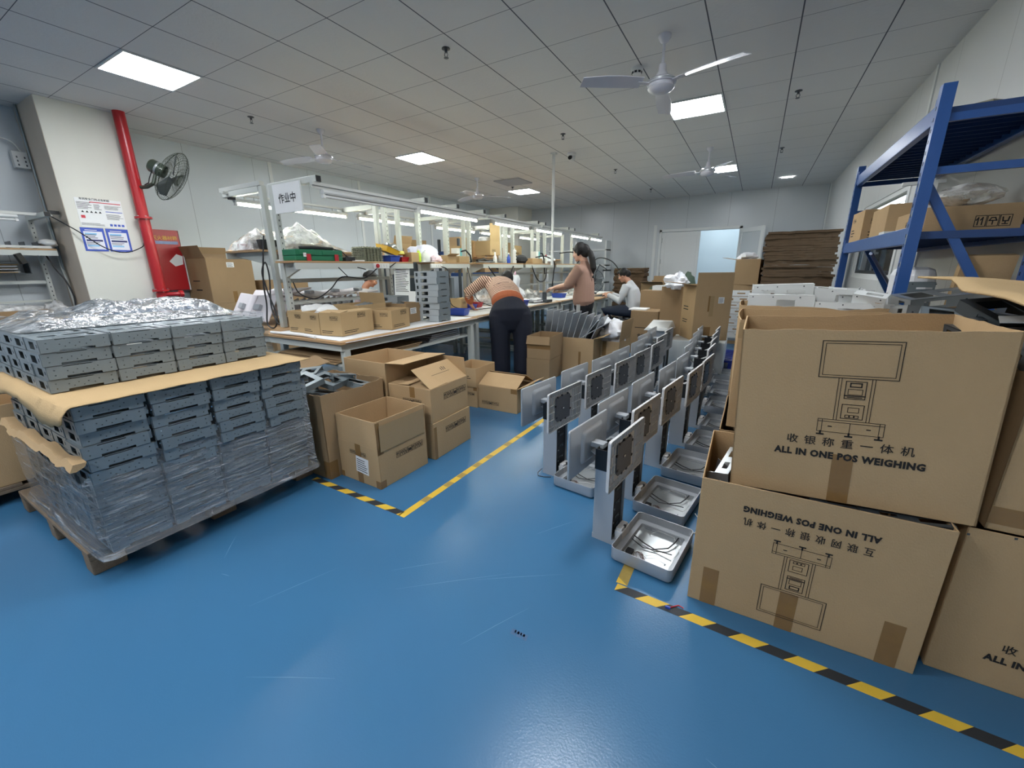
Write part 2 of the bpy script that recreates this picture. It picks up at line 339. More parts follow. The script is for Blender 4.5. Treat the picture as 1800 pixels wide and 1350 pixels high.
panel(-5, 6, 'lit square ceiling panel over the workbenches, between two small fans'); panel(-5, 12, 'lit square ceiling panel far back near the rear column')
panel(2, 12, 'lit square ceiling panel behind the farther right fan')
for i, j, s in ((2, 0, 'lit square ceiling panel straight above the blue floor in front'), (2, -6, 'lit square ceiling panel behind the viewer, right side'), (-5, -6, 'lit square ceiling panel behind the viewer, left side')): panel(i, j, s)
panel(-2, -6, 'added lit ceiling panel, unseen behind the viewer, middle'); panel(0, -3, 'added lit ceiling panel, unseen behind the viewer, closest')  # two unseen panels added to brighten the near cartons' front faces
t = thing('ceiling_light', 'small thin lit ceiling fitting near the back right corner', 'ceiling light', (.3, 10.9, ZC)); MB(DIFF).box(-.1, -.03, -.015, .1, .03, 0).build('diffuser', t)
tag(MB(M('passage_lamp', 'ffffff', .5, emit='eef8ff', es=2.0)).box(-1.6, 12.9, 2.84, -.4, 13.5, 2.89).build('passage_light'), 'lit ceiling panel in the pale blue passage behind the door', 'ceiling light')
# ceiling fans
C_FANW = M('fan_white_enamel', 'd5d4da', .25, .1)
def fan(loc, a0, label):
    t = thing('ceiling_fan', label, 'ceiling fan', loc, 0, 'white three-blade ceiling fans')
    MB(C_FANW).lathe([(.001, 0), (.05, 0), (.05, -.02), (.03, -.05), (.012, -.06), (.012, -.22)], 16).build('down_rod', t)
    m = MB(C_FANW).lathe([(.012, -.19), (.028, -.2), (.032, -.25), (.05, -.275), (.055, -.29), (.09, -.30), (.115, -.315), (.115, -.335), (.10, -.34), (.10, -.35), (.105, -.365), (.09, -.385), (.05, -.40), (.0005, -.402)], 28).build('motor_housing', t)
    MB(C_GALV).lathe([(.1161, -.319), (.1165, -.323), (.1161, -.327)], 28).build('chrome_band', m)
    for k in range(3):
        a = R(a0+120*k); mb = MB(C_FANW)
        mb.at((0, 0, -.335), (0, 0, a)).box(.10, -.018, -.004, .2, .018, .002)
        n = 8; up, lo = [], []
        for i in range(n+1):
            u = i/n; x = .17+u*.5; hw = .055+.012*math.sin(u*3); tw = .28*(1-.3*u); z = -.02*u*u
            up.append((x, -hw, z-hw*tw)); lo.append((x, hw, z+hw*tw))
        th = Vector((0, 0, .004))
        vs = up+lo+[tuple(Vector(p)+th) for p in up+lo]; q = n+1; fs = []
        for i in range(n): fs += [(i, i+1, q+i+1, q+i), (2*q+i, 3*q+i, 3*q+i+1, 2*q+i+1), (i, 2*q+i, 2*q+i+1, i+1), (q+i, q+i+1, 3*q+i+1, 3*q+i)]
        fs += [(0, q, 3*q, 2*q), (n, 2*q+n, 3*q+n, q+n)]
        mb.add(vs, fs); mb.build('blade', t)
    return t
fan((-.87, 3.96, ZC), 98, 'large white ceiling fan nearest the viewer, beside smoke detector')
fan((-5.16, 3.964, ZC), 75, 'white ceiling fan above the near workbench and green tool case')
fan((-5.13, 7.49, ZC), 40, 'small white ceiling fan far left, over the back benches')
fan((-.87, 7.66, ZC), 60, 'white ceiling fan in front of the far right ceiling panel')
fan((-5.16, .42, ZC), 55, 'ceiling fan at the left edge, only blade tip showing')
# sprinklers, detector, camera, pole
C_SPR = M('sprinkler_brass', '55575a', .35, .6)
def sprinkler(x, y, label):
    t = thing('sprinkler', label, 'sprinkler', (x, y, ZC), 0, 'ceiling sprinklers')
    MB(C_SPR).lathe([(.001, 0), (.035, 0), (.035, -.006), (.012, -.012), (.012, -.03), (.001, -.031)], 12).build('escutcheon', t)
    mb = MB(C_SPR); mb.tube([(-.011, 0, -.028), (-.018, 0, -.045), (-.006, 0, -.066)], .003, 6).tube([(.011, 0, -.028), (.018, 0, -.045), (.006, 0, -.066)], .003, 6).lathe([(.001, -.066), (.02, -.067), (.02, -.07), (.001, -.071)], 10); mb.build('deflector', t)
for u, v, s in ((-2.48, 3.22, 'sprinkler head nearest the top middle of the ceiling'), (-5.45, 3.24, 'sprinkler head left of the near workbench fan'), (-2.54, 5.82, 'sprinkler head just left of the dome camera'), (.139, 5.82, 'sprinkler head near the right wall, closer one'), (.097, 8.28, 'sprinkler head near the right wall, farther one'), (-2.536, 8.29, 'sprinkler head far back beyond the dome camera'), (-2.4, 10.7, 'tiny sprinkler head close to the back wall'), (-5.0, 8.7, 'sprinkler head above the far left benches')): sprinkler(u, v, s)
t = thing('smoke_detector', 'round white smoke detector beside the largest ceiling fan', 'smoke detector', (-1.196, 4.41, ZC))
MB(C_WHITEP).lathe([(.001, 0), (.055, 0), (.055, -.018), (.045, -.03), (.04, -.052), (.001, -.055)], 20).build('housing', t)
mb = MB(C_BLACK)
for k in range(8): a = k*math.pi/4; mb.at((.0425*math.cos(a), .0425*math.sin(a), -.04), (0, 0, a)).box(-.003, -.011, -.008, .003, .011, .008)
mb.build('vent', t)
t = thing('dome_camera', 'white dome security camera hanging from the ceiling', 'security camera', (-2.81, 6.8, ZC))
MB(C_WHITEP).lathe([(.001, 0), (.07, 0), (.07, -.03), (.058, -.045), (.05, -.05), (.001, -.05)], 20).build('mount', t)
MB(C_WHITEP).lathe([(.001, -.045)]+[(.058*math.sin(a), -.07-.055*math.cos(math.pi-a)*-1) for a in (2.6, 2.2, 1.8, 1.5, 1.2, .9, .6, .3)]+[(.001, -.125)], 20).build('ball', t)
MB(C_BLACK).at((0, -.03, -.085), (R(70), 0, 0)).lathe([(.001, .03), (.035, .03), (.035, .04), (.001, .042)], 16).build('lens', t)
t = thing('cable_pole', 'thin white vertical cable pole from ceiling to workbench', 'pole', (-3.05, 6.64, 0)); MB(C_WHITEM).cbox((0, 0, (ZC+1.35)/2), (.035, .035, ZC-1.35)).build('conduit', t); MB(C_WHITEM).cbox((0, 0, ZC-.01), (.08, .08, .02)).build('flange', t)
tag(MB(M('ceiling_hatch', 'a5a6ab', .8)).box(-5.0, 7.9, ZC-.02, -4.4, 8.5, ZC).build('access_hatch'), 'square access hatch in the ceiling behind the far left fan', 'hatch')
# floor tapes
C_TY = M('yellow_floor_tape', 'd0ab38', .5, 0, .16, 14); C_TB = M('black_floor_tape', '24272b', .55, 0, .2, 14); C_TW = M('worn_floor_tape', '9a8240', .55, 0, .3, 40)
def tape_run(mb, a, b, wd=.043, step=.085, stripes=True, phase=0, z=.0006):
    a, b = Vector((*a, z)), Vector((*b, z)); d = b-a; ln = d.length; d.normalize(); n = Vector((-d.y, d.x, 0))*wd/2
    def cl(t): return max(0, min(ln, t))
    if not stripes:
        mb.use(C_TY).quad(a-n, b-n, b+n, a+n); return
    k = -2; sl = wd
    while k*step < ln+step:
        t0 = k*step+phase; mb.use(C_TY if k % 2 else C_TB)
        q = [a+d*cl(t0)-n, a+d*cl(t0+step)-n, a+d*cl(t0+step+sl)+n, a+d*cl(t0+sl)+n]
        if (q[0]-q[1]).length+(q[2]-q[3]).length > 1e-4: mb.quad(*q)
        k += 1
mb = MB(C_TY); tape_run(mb, (-2.32, 1.412), (-1.53, 1.40)); tag(mb.build('floor_tape'), 'black and yellow striped floor tape ending at the yellow corner', 'floor tape')
mb = MB(C_TY); tape_run(mb, (-1.515, 1.377), (-1.46, 3.9), .045, stripes=False)
random.seed(5)
for y in (1.55, 1.75, 1.88, 2.05, 2.2, 2.45, 2.62, 2.9): mb.use(C_TW).box(-1.533+(y-1.4)*.022, y, .0006, -1.491+(y-1.4)*.022, y+random.uniform(.03, .07), .0009)
tag(mb.build('floor_tape'), 'long yellow floor tape running from the corner past the scale units', 'floor tape')
mb = MB(C_TY); tape_run(mb, (-.345, 1.449), (1.15, 1.382), .043, .085); tag(mb.build('floor_tape'), 'black and yellow striped floor tape in front of the big right cartons', 'floor tape')
mb = MB(C_TW); mb.box(-.352, 1.475, .0006, -.305, 1.62, .0012); mb.use(C_TY).add([(-.352, 1.475, .0013), (-.305, 1.475, .0013), (-.352, 1.51, .0013)], [(0, 1, 2)]); tag(mb.build('floor_tape'), 'short worn tape stub under the nearest scale tray', 'floor tape')
mb = MB(C_TY); mb.box(-6.2, 6.6, .0006, -3.0, 6.64, .001); tag(mb.build('floor_tape'), 'thin yellow line on the floor seen below the workbench', 'floor tape')
# ================================================================ pallet of steel trays
def wood_pallet(name, label, loc, sx, sy, h=.115):
    t = thing(name, label, 'pallet', loc)
    for k in range(7):
        y = k*(sy-.09)/6; MB(C_WOOD).box(0, y, h-.02, sx, y+.09, h).build('deck_board', t, bev=.003)
    for k in range(3):
        x = k*(sx-.09)/2; m = MB(C_WOOD).box(x, 0, h-.042, x+.09, sy, h-.0205).build('stringer_board', t, bev=.003)
        for q in range(3):
            y = q*(sy-.12)/2; MB(C_WOOD).box(x, y, 0.0, x+.09, y+.12, h-.0425).build('block', t, bev=.006)
    return t
wood_pallet('wooden_pallet', 'worn wooden pallet under the wrapped stack of steel trays', (-3.47, .372, 0), 1.09, 1.08)
C_TRAY = M('steel_tray_paint', '7e888c', .36, .3, .06, 5, .03, 200)
TL, TD, TH = .216, .185, .0545
def tray_mesh():
    mb = MB(C_TRAY); t = .0022
    mb.at((0, 0, 0), (0, 0, R(90))).plate(TL, TH, t, [(.055, -.01, .165, .0095), (.05, TH-.006, .14, TH+.01)]+[(x, z, x+.004, z+.004) for x, z in ((.02, .014), (.02, .036), (.195, .014), (.195, .036))])
    mb.at((-TD, TL-t, 0), (0, 0, 0)).plate(TD, TH, t, [(.05, .012, .12, .04)])
    mb.at((-TD, 0, 0)).plate(TD, TH, t, [(.055, .010, .125, .042), (.15, .02, .165, .034)])
    mb.at((-TD+t, 0, 0), (0, 0, R(90))).plate(TL, TH, t, [(.05, .014, .16, .04)])
    mb.at((-TD, 0, TH), (R(-90), 0, 0)).plate(TD, TL, t, [(TD-.024, .05, TD-.008, .14), (TD-.055, .03, TD-.04, .14), (TD-.085, .03, TD-.07, .135), (.03, .03, .075, .085), (.03, .105, .075, .19), (TD-.09, .165, TD-.03, .19)])
    mb.at().box(-.02, TL, .018, -.008, TL+.012, .05).box(-.02, TL+.009, .03, -.008, TL+.012, TH+.004)   # hook tabs on the right end
    mb.use(C_STEELD)
    for y, z in ((.06, .03), (.075, .02), (.09, .032), (.105, .018), (.12, .03), (.14, .022), (.155, .034)): mb.cbox((.0006, y, z), (.0022, .004, .004))
    mb.use(C_GALV).box(-.014, -.0012, .002, -.004, .0006, TH-.002)
    return mb
tray0 = tray_mesh().build('steel_tray', bev=.0008)
first = True
def put_tray(x, y, z, rz, label, group):
    global first
    if first: o = tray0; first = False
    else: o = tray0.copy(); COL.objects.link(o)
    o.location = (x, y, z); o.rotation_euler = (0, 0, rz); tag(o, label, 'metal tray', group)
random.seed(11)
SIDE = ['leftmost', 'second from left', 'third from left', 'rightmost']
LP, L0 = .0565, .128
for k in range(12):
    jx = random.uniform(-.006, .006)
    if k in (3, 7): jx += .012
    for c in range(4):
        put_tray(-2.262+.0055*k+jx+random.uniform(-.004, .004), .425+.2375*c+(.012 if k in (6, 7) and c else 0)+random.uniform(-.006, .006), L0+k*LP, R(random.uniform(-1, 1)),
                 'steel tray in the wrapped block front face, %s layer up, %s' % (ORD[k], SIDE[c]), 'steel trays of the lower wrapped block')
    for r in range(1, 5):
        put_tray(-2.262+.0055*k+jx-.2*r, .425+random.uniform(-.006, .006), L0+k*LP, 0,
                 'steel tray in the wrapped block left side, %s layer up, %s back from the corner' % (ORD[k], ORD[r-1]), 'steel trays of the lower wrapped block')
U0 = L0+12*LP+.014
for k in range(4):
    for r in range(5):
        for c in range(4):
            if k < 3 and r and c: continue
            put_tray(-2.462+.004*k-.19*r+random.uniform(-.003, .003), .44+.2235*c+random.uniform(-.003, .003), U0+k*LP, R(random.uniform(-.8, .8)),
                     'grey steel tray above the cardboard sheet, %s layer up, %s, %s row back' % (ORD[k], SIDE[c], ORD[r]), 'steel trays above the cardboard sheet')
# cardboard sheets between the tray layers
def card_sheet(label, z, x0, x1, y0, y1, drop, seed):
    rnd = random.Random(seed); nx, ny = 26, 22; vs, fs = [], []
    ys = [y0-.012-.0*i for i in range(1)]
    for i in range(nx+1):
        x = x0+(x1-x0)*i/nx
        jag = rnd.uniform(-.008, .008); dp = drop*(.75+.35*math.sin(i*.33+seed))+jag
        row = [(x+.004*math.sin(i), y0-.035-.3*dp*.1, z-dp), (x, y0-.03, z-dp*.5), (x, y0-.012, z-.006)]+[(x+rnd.uniform(-.004, .004)*(i == nx), y0+(y1-y0)*j/ny, z+.0012*math.sin(j*1.7+i)) for j in range(ny+1)]
        vs += row
    k = ny+4
    for i in range(nx):
        for j in range(k-1): fs.append((i*k+j, (i+1)*k+j, (i+1)*k+j+1, i*k+j+1))
    mb = MB(C_BOX[2]); mb.smooth = True; mb.add(vs, fs)
    return tag(mb.build('cardboard_sheet', solid=.004), label, 'cardboard sheet')
card_sheet('flat cardboard sheet between the two blocks of trays, left edge folded down', U0-.0065, -3.3, -2.165, .42, 1.405, .085, 1)
mb = MB(C_BOX[0]); rnd = random.Random(4); vs = []; n = 30   # crushed roll of cardboard along the left side
for i in range(n+1):
    x = -3.28+1.1*i/n; w_ =   .006+.005*math.sin(i*1.3)+rnd.uniform(-.008, .008); z = .575+.012*math.sin(i*.7)+rnd.uniform(-.006, .006)
    vs += [(x, .42, z+.006), (x, .385-w_*.4, z+.01+rnd.uniform(-.006, .006)), (x, .372-w_*.5, z-.02), (x, .385, z-.018-w_*.4), (x, .412, z-.01)]
mb.smooth = True; mb.add(vs, [(i*5+j, i*5+(j+1) % 5, i*5+5+(j+1) % 5, i*5+5+j) for i in range(n) for j in range(5)]+[(0, 1, 2, 3, 4), tuple(n*5+j for j in (4, 3, 2, 1, 0))]); tag(mb.build('crushed_cardboard'), 'crushed cardboard edge poking out of the wrapped block left side', 'cardboard sheet')
# stretch film round the lower block
def film_strip(path, ztop, zbot, nz, seed, flare=.0, amp=.006):
    rnd = random.Random(seed); n = len(path); vs, fs = [], []
    for i, (p, nrm) in enumerate(path):
        zt = ztop(i/(n-1)); 
        for k in range(nz+1):
            u = k/nz; z = zbot+(zt-zbot)*u
            q = noise.noise(Vector((p[0]*6, p[1]*6, z*14+seed)))*amp+noise.noise(Vector((p[0]*22, p[1]*22, z*40)))*amp*.5
            off = q+flare*max(0, 1-u*7)**2+.05*(1-u)*0
            vs.append((p[0]+nrm[0]*off, p[1]+nrm[1]*off, z))
    for i in range(n-1):
        for k in range(nz): fs.append((i*(nz+1)+k, (i+1)*(nz+1)+k, (i+1)*(nz+1)+k+1, i*(nz+1)+k+1))
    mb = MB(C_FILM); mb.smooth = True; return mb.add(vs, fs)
path = [((-3.30+1.05*i/30, .398), (0, -1)) for i in range(30)]+[((-2.243, .398), (.7, -.7))]+[((-2.228-.0*i, .42+.97*i/34), (1, 0)) for i in range(35)]+[((-2.25, 1.405), (.6, .7)), ((-2.6, 1.41), (0, 1)), ((-3.3, 1.41), (0, 1))]
def zt(u): return .50+.02*math.sin(u*40) if u < .45 else .50+.17*min(1, max(0, (u-.47)/.45))+.012*math.sin(u*60)
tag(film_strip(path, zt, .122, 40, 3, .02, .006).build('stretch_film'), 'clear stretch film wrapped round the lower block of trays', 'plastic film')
# crumpled film thrown over the back of the top layer
mb = MB(C_BUB); mb.smooth = True; nx, ny = 34, 46; vs = []
for i in range(nx+1):
    for j in range(ny+1):
        x = -3.42+.66*i/nx; y = .45+.95*j/ny
        e = min(1, min(i, nx-i)/5)*min(1, min(j, ny-j)/6)
        h = .055+.05*math.exp(-((y-.84)/.09)**2-((x+3.1)/.16)**2)+.05*math.exp(-((y-1.12)/.16)**2-((x+3.1)/.2)**2)
        h += .03*noise.noise(Vector((x*7, y*7, 1)))+.014*noise.noise(Vector((x*25, y*25, 4)))
        vs.append((x, y, U0+4*LP+.004+max(0, h)*e))
mb.add(vs, [(i*(ny+1)+j, (i+1)*(ny+1)+j, (i+1)*(ny+1)+j+1, i*(ny+1)+j+1) for i in range(nx) for j in range(ny)])
tag(mb.build('crumpled_film'), 'crumpled shiny clear film lying over the back of the tray stack', 'plastic film')
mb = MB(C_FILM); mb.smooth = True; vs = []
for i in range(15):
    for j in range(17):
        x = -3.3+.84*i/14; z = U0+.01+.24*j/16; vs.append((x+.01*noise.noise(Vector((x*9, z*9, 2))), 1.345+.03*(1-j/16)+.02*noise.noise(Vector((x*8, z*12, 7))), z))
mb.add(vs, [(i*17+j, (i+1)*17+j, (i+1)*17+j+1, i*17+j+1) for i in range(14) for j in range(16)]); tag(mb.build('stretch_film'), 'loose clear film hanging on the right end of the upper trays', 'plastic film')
# ================================================================ cartons
def frag_icons(mb, w_, org, ux, uz, n=7):
    """row of handling pictograms in boxes"""
    ux, uz, org = Vector(ux), Vector(uz), Vector(org); s = w_/n; ln = s*.07
    for k in range(n):
        o = org+ux*(k*s); stroke(mb, rect2(.05*s, 0, .95*s, 1.15*s), ln, o, ux, uz, True)
        q = k % 4
        if q == 0: stroke(mb, [(.3*s, .2*s), (.3*s, .95*s), (.15*s, .7*s)], ln*1.6, o, ux, uz); stroke(mb, [(.65*s, .2*s), (.65*s, .95*s), (.5*s, .7*s)], ln*1.6, o, ux, uz)
        elif q == 1: stroke(mb, [(.2*s, .6*s), (.35*s, .9*s), (.65*s, .9*s), (.8*s, .6*s), (.2*s, .6*s)], ln*1.6, o, ux, uz); stroke(mb, [(.5*s, .6*s), (.5*s, .2*s)], ln*1.5, o, ux, uz)
        elif q == 2: stroke(mb, [(.25*s, .9*s), (.3*s, .5*s), (.7*s, .5*s), (.75*s, .9*s)], ln*1.8, o, ux, uz); stroke(mb, [(.5*s, .5*s), (.5*s, .2*s), (.3*s, .2*s), (.7*s, .2*s)], ln*1.5, o, ux, uz)
        else: stroke(mb, [(.2*s, .3*s), (.8*s, .3*s), (.8*s, .7*s), (.2*s, .7*s)], ln*2, o, ux, uz, True); stroke(mb, [(.3*s, .5*s), (.7*s, .5*s)], ln*3, o, ux, uz)
def text_rows(mb, w_, h, n, org, ux, uz, seed=1):
    """rows of small print as short dashes"""
    rnd = random.Random(seed); ux, uz, org = Vector(ux), Vector(uz), Vector(org); rh = h/n
    for r in range(n):
        x = 0; y = h-(r+.7)*rh; end = w_*rnd.uniform(.7, 1)
        while x < end:
            l = rnd.uniform(.4, 1.4)*rh; stroke(mb, [(x, y), (min(end, x+l), y)], rh*.35, org, ux, uz); x += l+rh*.3
def carton(label, loc, w_, d, h, rz=0, flaps=None, mat=0, group=None, th=.005, closed=False, cat='cardboard box', name='cardboard_box', tilt=None, dent=0, rag=0, nobottom=False):
    """open carton; origin = near left bottom corner, w_ along x, d along y. flaps: side -> (angle above outward horizontal, length)"""
    m = C_BOX[mat]; t = thing(name, label, cat, loc, rz, group, rot=tilt)
    mb = MB(m); rnd = random.Random(hash(label) % 999)
    if closed: mb.box(0, 0, 0, w_, d, h)
    elif rag:
        def wall(a, b):   # wall with a ragged top edge
            a, b = Vector(a), Vector(b); dd = b-a; n = Vector((-dd.y, dd.x)).normalized()*th; N = max(6, int(dd.length/.03)); bot, top, bi, ti = [], [], [], []
            for i in range(N+1):
                p = a+dd*i/N; zz = h-rag*(.5+.5*noise.noise(Vector((p.x*5+rnd.random()*.15, p.y*5, label.__len__()))))-rag*.25*rnd.random()
                bw = dent*math.sin(math.pi*i/N); o = -n.normalized()*bw
                bot.append((p.x, p.y, 0)); top.append((p.x+o.x, p.y+o.y, zz)); bi.append((p.x+n.x, p.y+n.y, 0)); ti.append((p.x+n.x+o.x, p.y+n.y+o.y, zz))
            k = N+1; vs = bot+top+ti+bi; fs = []
            for i in range(N):
                for q in range(3): fs.append((q*k+i, q*k+i+1, (q+1)*k+i+1, (q+1)*k+i))
            fs += [(0, k, 2*k, 3*k), (N, 3*k+N, 2*k+N, k+N)]
            mb.add(vs, fs)
        wall((0, 0), (w_, 0)); wall((w_, 0), (w_, d)); wall((w_, d), (0, d)); wall((0, d), (0, 0)); mb.box(th, th, 0, w_-th, d-th, th)
    else:
        mb.box(0, 0, 0, w_, th, h).box(0, d-th, 0, w_, d, h).box(0, th, 0, th, d-th, h).box(w_-th, th, 0, w_, d-th, h)
        mb.box(th, th, 0, w_-th, d-th, th)
    body = mb.build('body', t, bev=0 if rag else .0025)
    fl = min(w_, d)/2
    for s, v in (flaps or {}).items():
        a, ln = v if isinstance(v, tuple) else (v, fl)
        a = R(a); mb = MB(m); q = .003
        if s == 'x+': mb.at((w_-th*.5, 0, h), (0, -a, 0)).box(0, q, -th/2, ln, d-q, th/2)
        if s == 'x-': mb.at((th*.5, 0, h), (0, a, 0)).box(-ln, q, -th/2, 0, d-q, th/2)
        if s == 'y+': mb.at((0, d-th*.5, h), (a, 0, 0)).box(q, 0, -th/2, w_-q, ln, th/2)
        if s == 'y-': mb.at((0, th*.5, h), (-a, 0, 0)).box(q, -ln, -th/2, w_-q, 0, th/2)
        mb.build('flap', t, bev=.0015)
    return t
FACES = {  # face -> (origin fn, ux, normal)
    'y-': (lambda w_, d: Vector((0, 0, 0)), Vector((1, 0, 0)), Vector((0, -1, 0))),
    'x+': (lambda w_, d: Vector((w_, 0, 0)), Vector((0, 1, 0)), Vector((1, 0, 0))),
    'x-': (lambda w_, d: Vector((0, d, 0)), Vector((0, -1, 0)), Vector((-1, 0, 0))),
    'y+': (lambda w_, d: Vector((w_, d, 0)), Vector((-1, 0, 0)), Vector((0, 1, 0)))}
def on_face(face, w_, d, u, z, e=.0008):
    f = FACES[face]; return f[0](w_, d)+f[1]*u+Vector((0, 0, z))+f[2]*e, f[1], Vector((0, 0, 1))
def tape(t, face, w_, d, u0, z0, u1, z1, mat=None, name='packing_tape'):
    o, ux, uz = on_face(face, w_, d, 0, 0, .0005); n = FACES[face][2]
    mb = MB(mat or C_TAPE); mb.prism([o+ux*u0+uz*z0, o+ux*u1+uz*z0, o+ux*u1+uz*z1, o+ux*u0+uz*z1], n*.0005); return mb.build(name, t)
def icons(t, face, w_, d, u, z, wd, n=7, flip=False, name='printed_marks'):
    o, ux, uz = on_face(face, w_, d, u, z); mb = MB(C_INK); frag_icons(mb, wd, o, ux, uz, n); return mb.build(name, t)
def rows(t, face, w_, d, u, z, wd, h, n, seed=1):
    o, ux, uz = on_face(face, w_, d, u, z); mb = MB(C_INK); text_rows(mb, wd, h, n, o, ux, uz, seed); return mb.build('printed_text', t)
def sticker(t, face, w_, d, u, z, wd, h, seed=1, tilt=0):
    o, ux, uz = on_face(face, w_, d, u, z, .0012); n = FACES[face][2]
    if tilt: q = Matrix.Rotation(R(tilt), 3, n); ux, uz = q @ ux, q @ uz
    mb = MB(C_PAPER); mb.prism([o, o+ux*wd, o+ux*wd+uz*h, o+uz*h], n*.0003)
    mb.use(C_INK); text_rows(mb, wd*.8, h*.8, 6, o+ux*wd*.1+uz*h*.1+n*.0006, ux, uz, seed); return mb.build('paper_label', t)
# ---- cartons beside the pallet
def scrap_frame(label, loc, rot, s=1., group=None, mat=None, k=0):
    """bent sheet-steel bracket frame with windows"""
    mb = MB(mat or C_STEEL); t = .003
    w_, d, h = (.3*s, .2*s, .05*s)
    mb.at((0, 0, h), (R(-90), 0, 0)).plate(w_, d, t, [(.03*s, .03*s, .12*s, d-.03*s), (.16*s, .04*s, w_-.03*s, d-.06*s)] if k == 0 else [(.05*s, .05*s, w_-.05*s, d-.05*s)])
    mb.at((0, 0, 0)).plate(w_, h, t, [(.05*s, .012*s, .13*s, .035*s)]).at((0, d-t, 0)).plate(w_, h, t, [(.18*s, .012*s, .25*s, .035*s)])
    mb.at((t, 0, 0), (0, 0, R(90))).plate(d, h, t, [(.05*s, .015*s, .1*s, .035*s)])
    if k: mb.at((w_, 0, 0), (0, 0, R(90))).plate(d, h, t, [])
    mb.at().use(C_STEELD).cbox((.02*s, -.001, .02*s), (.006, .003, .006)).cbox((.2*s, -.001, .03*s), (.006, .003, .006))
    return tag(mb.build('steel_bracket', loc=loc, rot=rot), label, 'metal bracket', group)
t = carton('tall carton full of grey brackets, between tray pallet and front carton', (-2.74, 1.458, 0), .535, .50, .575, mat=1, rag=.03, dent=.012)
tape(t, 'x+', .535, .50, .0, .0, .06, .12); tape(t, 'y-', .535, .50, .475, 0, .535, .12)
o, ux, uz = on_face('y-', .535, .50, .28, .16, .013); mb = MB(C_INK); glyphs(mb, '收银称重一体机', .036, o, ux, uz); glyphs(mb, 'POS WEIGHING', .03, o-uz*.05, ux, uz, .0012); mb.build('printed_text', t)
random.seed(21)
G = 'grey brackets heaped in the tall carton'
POSB = [(-2.70, 1.50, .50, 5, -8, 12), (-2.45, 1.52, .50, -6, 6, 30), (-2.66, 1.70, .53, 8, 4, -20), (-2.42, 1.72, .55, -10, 8, 15), (-2.72, 1.56, .56, 10, -6, 35), (-2.52, 1.60, .575, 6, 10, 8), (-2.50, 1.74, .575, -8, -10, -28), (-2.58, 1.49, .58, 14, 6, -6)]
LB = ['bottom left', 'bottom right', 'back left, low', 'back right, low', 'upper left', 'upper middle', 'topmost near the back', 'topmost near the front rim']
for k, (x, y, z, a, b, c) in enumerate(POSB): scrap_frame('grey bracket heaped in the tall carton, %s' % LB[k], (x, y, z), (R(a), R(b), R(c)), .72, G, k=k % 2)
# loose dark sheet leaning behind it
mb = MB(C_BOX[1]); mb.prism([(-3.0, 1.55, .60), (-2.76, 1.5, .58), (-2.76, 1.95, .62), (-3.0, 2.0, .64)], (0, 0, .005)); tag(mb.build('cardboard_sheet'), 'dark cardboard flap sheet lying behind the bracket carton', 'cardboard sheet')
# front carton with flaps standing
w_, d, h = .372, .415, .262
t = carton('front open carton with white label, all four flaps standing up', (-2.197, 1.535, 0), w_, d, h, R(-1.5), {'x+': (92, .175), 'x-': (91, .17), 'y-': (93, .17), 'y+': (88, .17)})
tape(t, 'y-', w_, d, .165, 0, .215, .262); tape(t, 'y-', w_, d, w_-.04, .0, w_, .05); tape(t, 'y-', w_, d, 0, 0, .03, .04); tape(t, 'x+', w_, d, 0, 0, .045, .05); tape(t, 'x+', w_, d, 0, .225, .045, .275)
icons(t, 'x+', w_, d, .14, .155, .235, 7); icons(t, 'y-', w_, d, .11, .19, .15, 7); sticker(t, 'y-', w_, d, .155, .075, .115, .11, 3, -5)
icons_m = MB(C_INK); stroke(icons_m, [(.16, 0), (.32, .0)], .003, (w_+.003-.0, 0, h+.10), (0, 1, 0), (0, 0, 1)); text_rows(icons_m, .06, .03, 2, (w_+.003, .1, h+.085), (0, 1, 0), (0, 0, 1)); icons_m.build('printed_text', t)
MB(C_CLEAR).at((w_+.004, 0, h-.02), (0, R(1.5), 0)).box(0, .02, 0, .0008, d-.02, .17).build('clear_tape', t)
tape(t, 'x+', w_, d, .0, .225, .03, .43, C_TAPE)
# stack of two behind it
w_, d, h = .385, .435, .27
t = carton('lower carton of the stack of two behind the labelled front carton', (-2.185, 1.997, 0), w_, d, h, R(1), closed=True); icons(t, 'x+', w_, d, .13, .165, .25, 7); tape(t, 'x+', w_, d, 0, 0, .03, .24); tape(t, 'y-', w_, d, .17, 0, .22, h)
t = carton('upper carton of the stack of two, one printed flap folded over', (-2.19, 1.99, .272), w_, d, .245, R(1.5), {'x+': (143, .2), 'x-': (176, .19), 'y-': (178, .19), 'y+': (100, .15)})
icons(t, 'x+', w_, d, .14, .14, .27, 7); icons(t, 'y-', w_, d, .13, .13, .17, 7); rows(t, 'y-', w_, d, .13, .07, .17, .05, 2, 5); tape(t, 'y-', w_, d, .2, .17, .245, .245)
mb = MB(C_INK); a = R(143); mb.at((w_-.0025, 0, .245), (0, -a, 0)); stroke(mb, [(.1, .12), (.1, .32)], .003, (0, 0, -.0032), (1, 0, 0), (0, 1, 0)); text_rows(mb, .03, .06, 3, (.12, .25, -.0032), (1, 0, 0), (0, 1, 0)); mb.build('printed_text', t)
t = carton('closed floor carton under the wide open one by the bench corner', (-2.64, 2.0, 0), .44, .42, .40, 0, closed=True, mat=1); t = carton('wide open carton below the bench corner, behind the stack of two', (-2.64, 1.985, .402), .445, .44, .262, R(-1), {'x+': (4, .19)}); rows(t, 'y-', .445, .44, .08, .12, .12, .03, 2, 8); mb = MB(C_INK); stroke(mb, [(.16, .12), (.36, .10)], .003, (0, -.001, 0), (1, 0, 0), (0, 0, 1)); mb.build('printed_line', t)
w_, d, h = .29, .34, .20
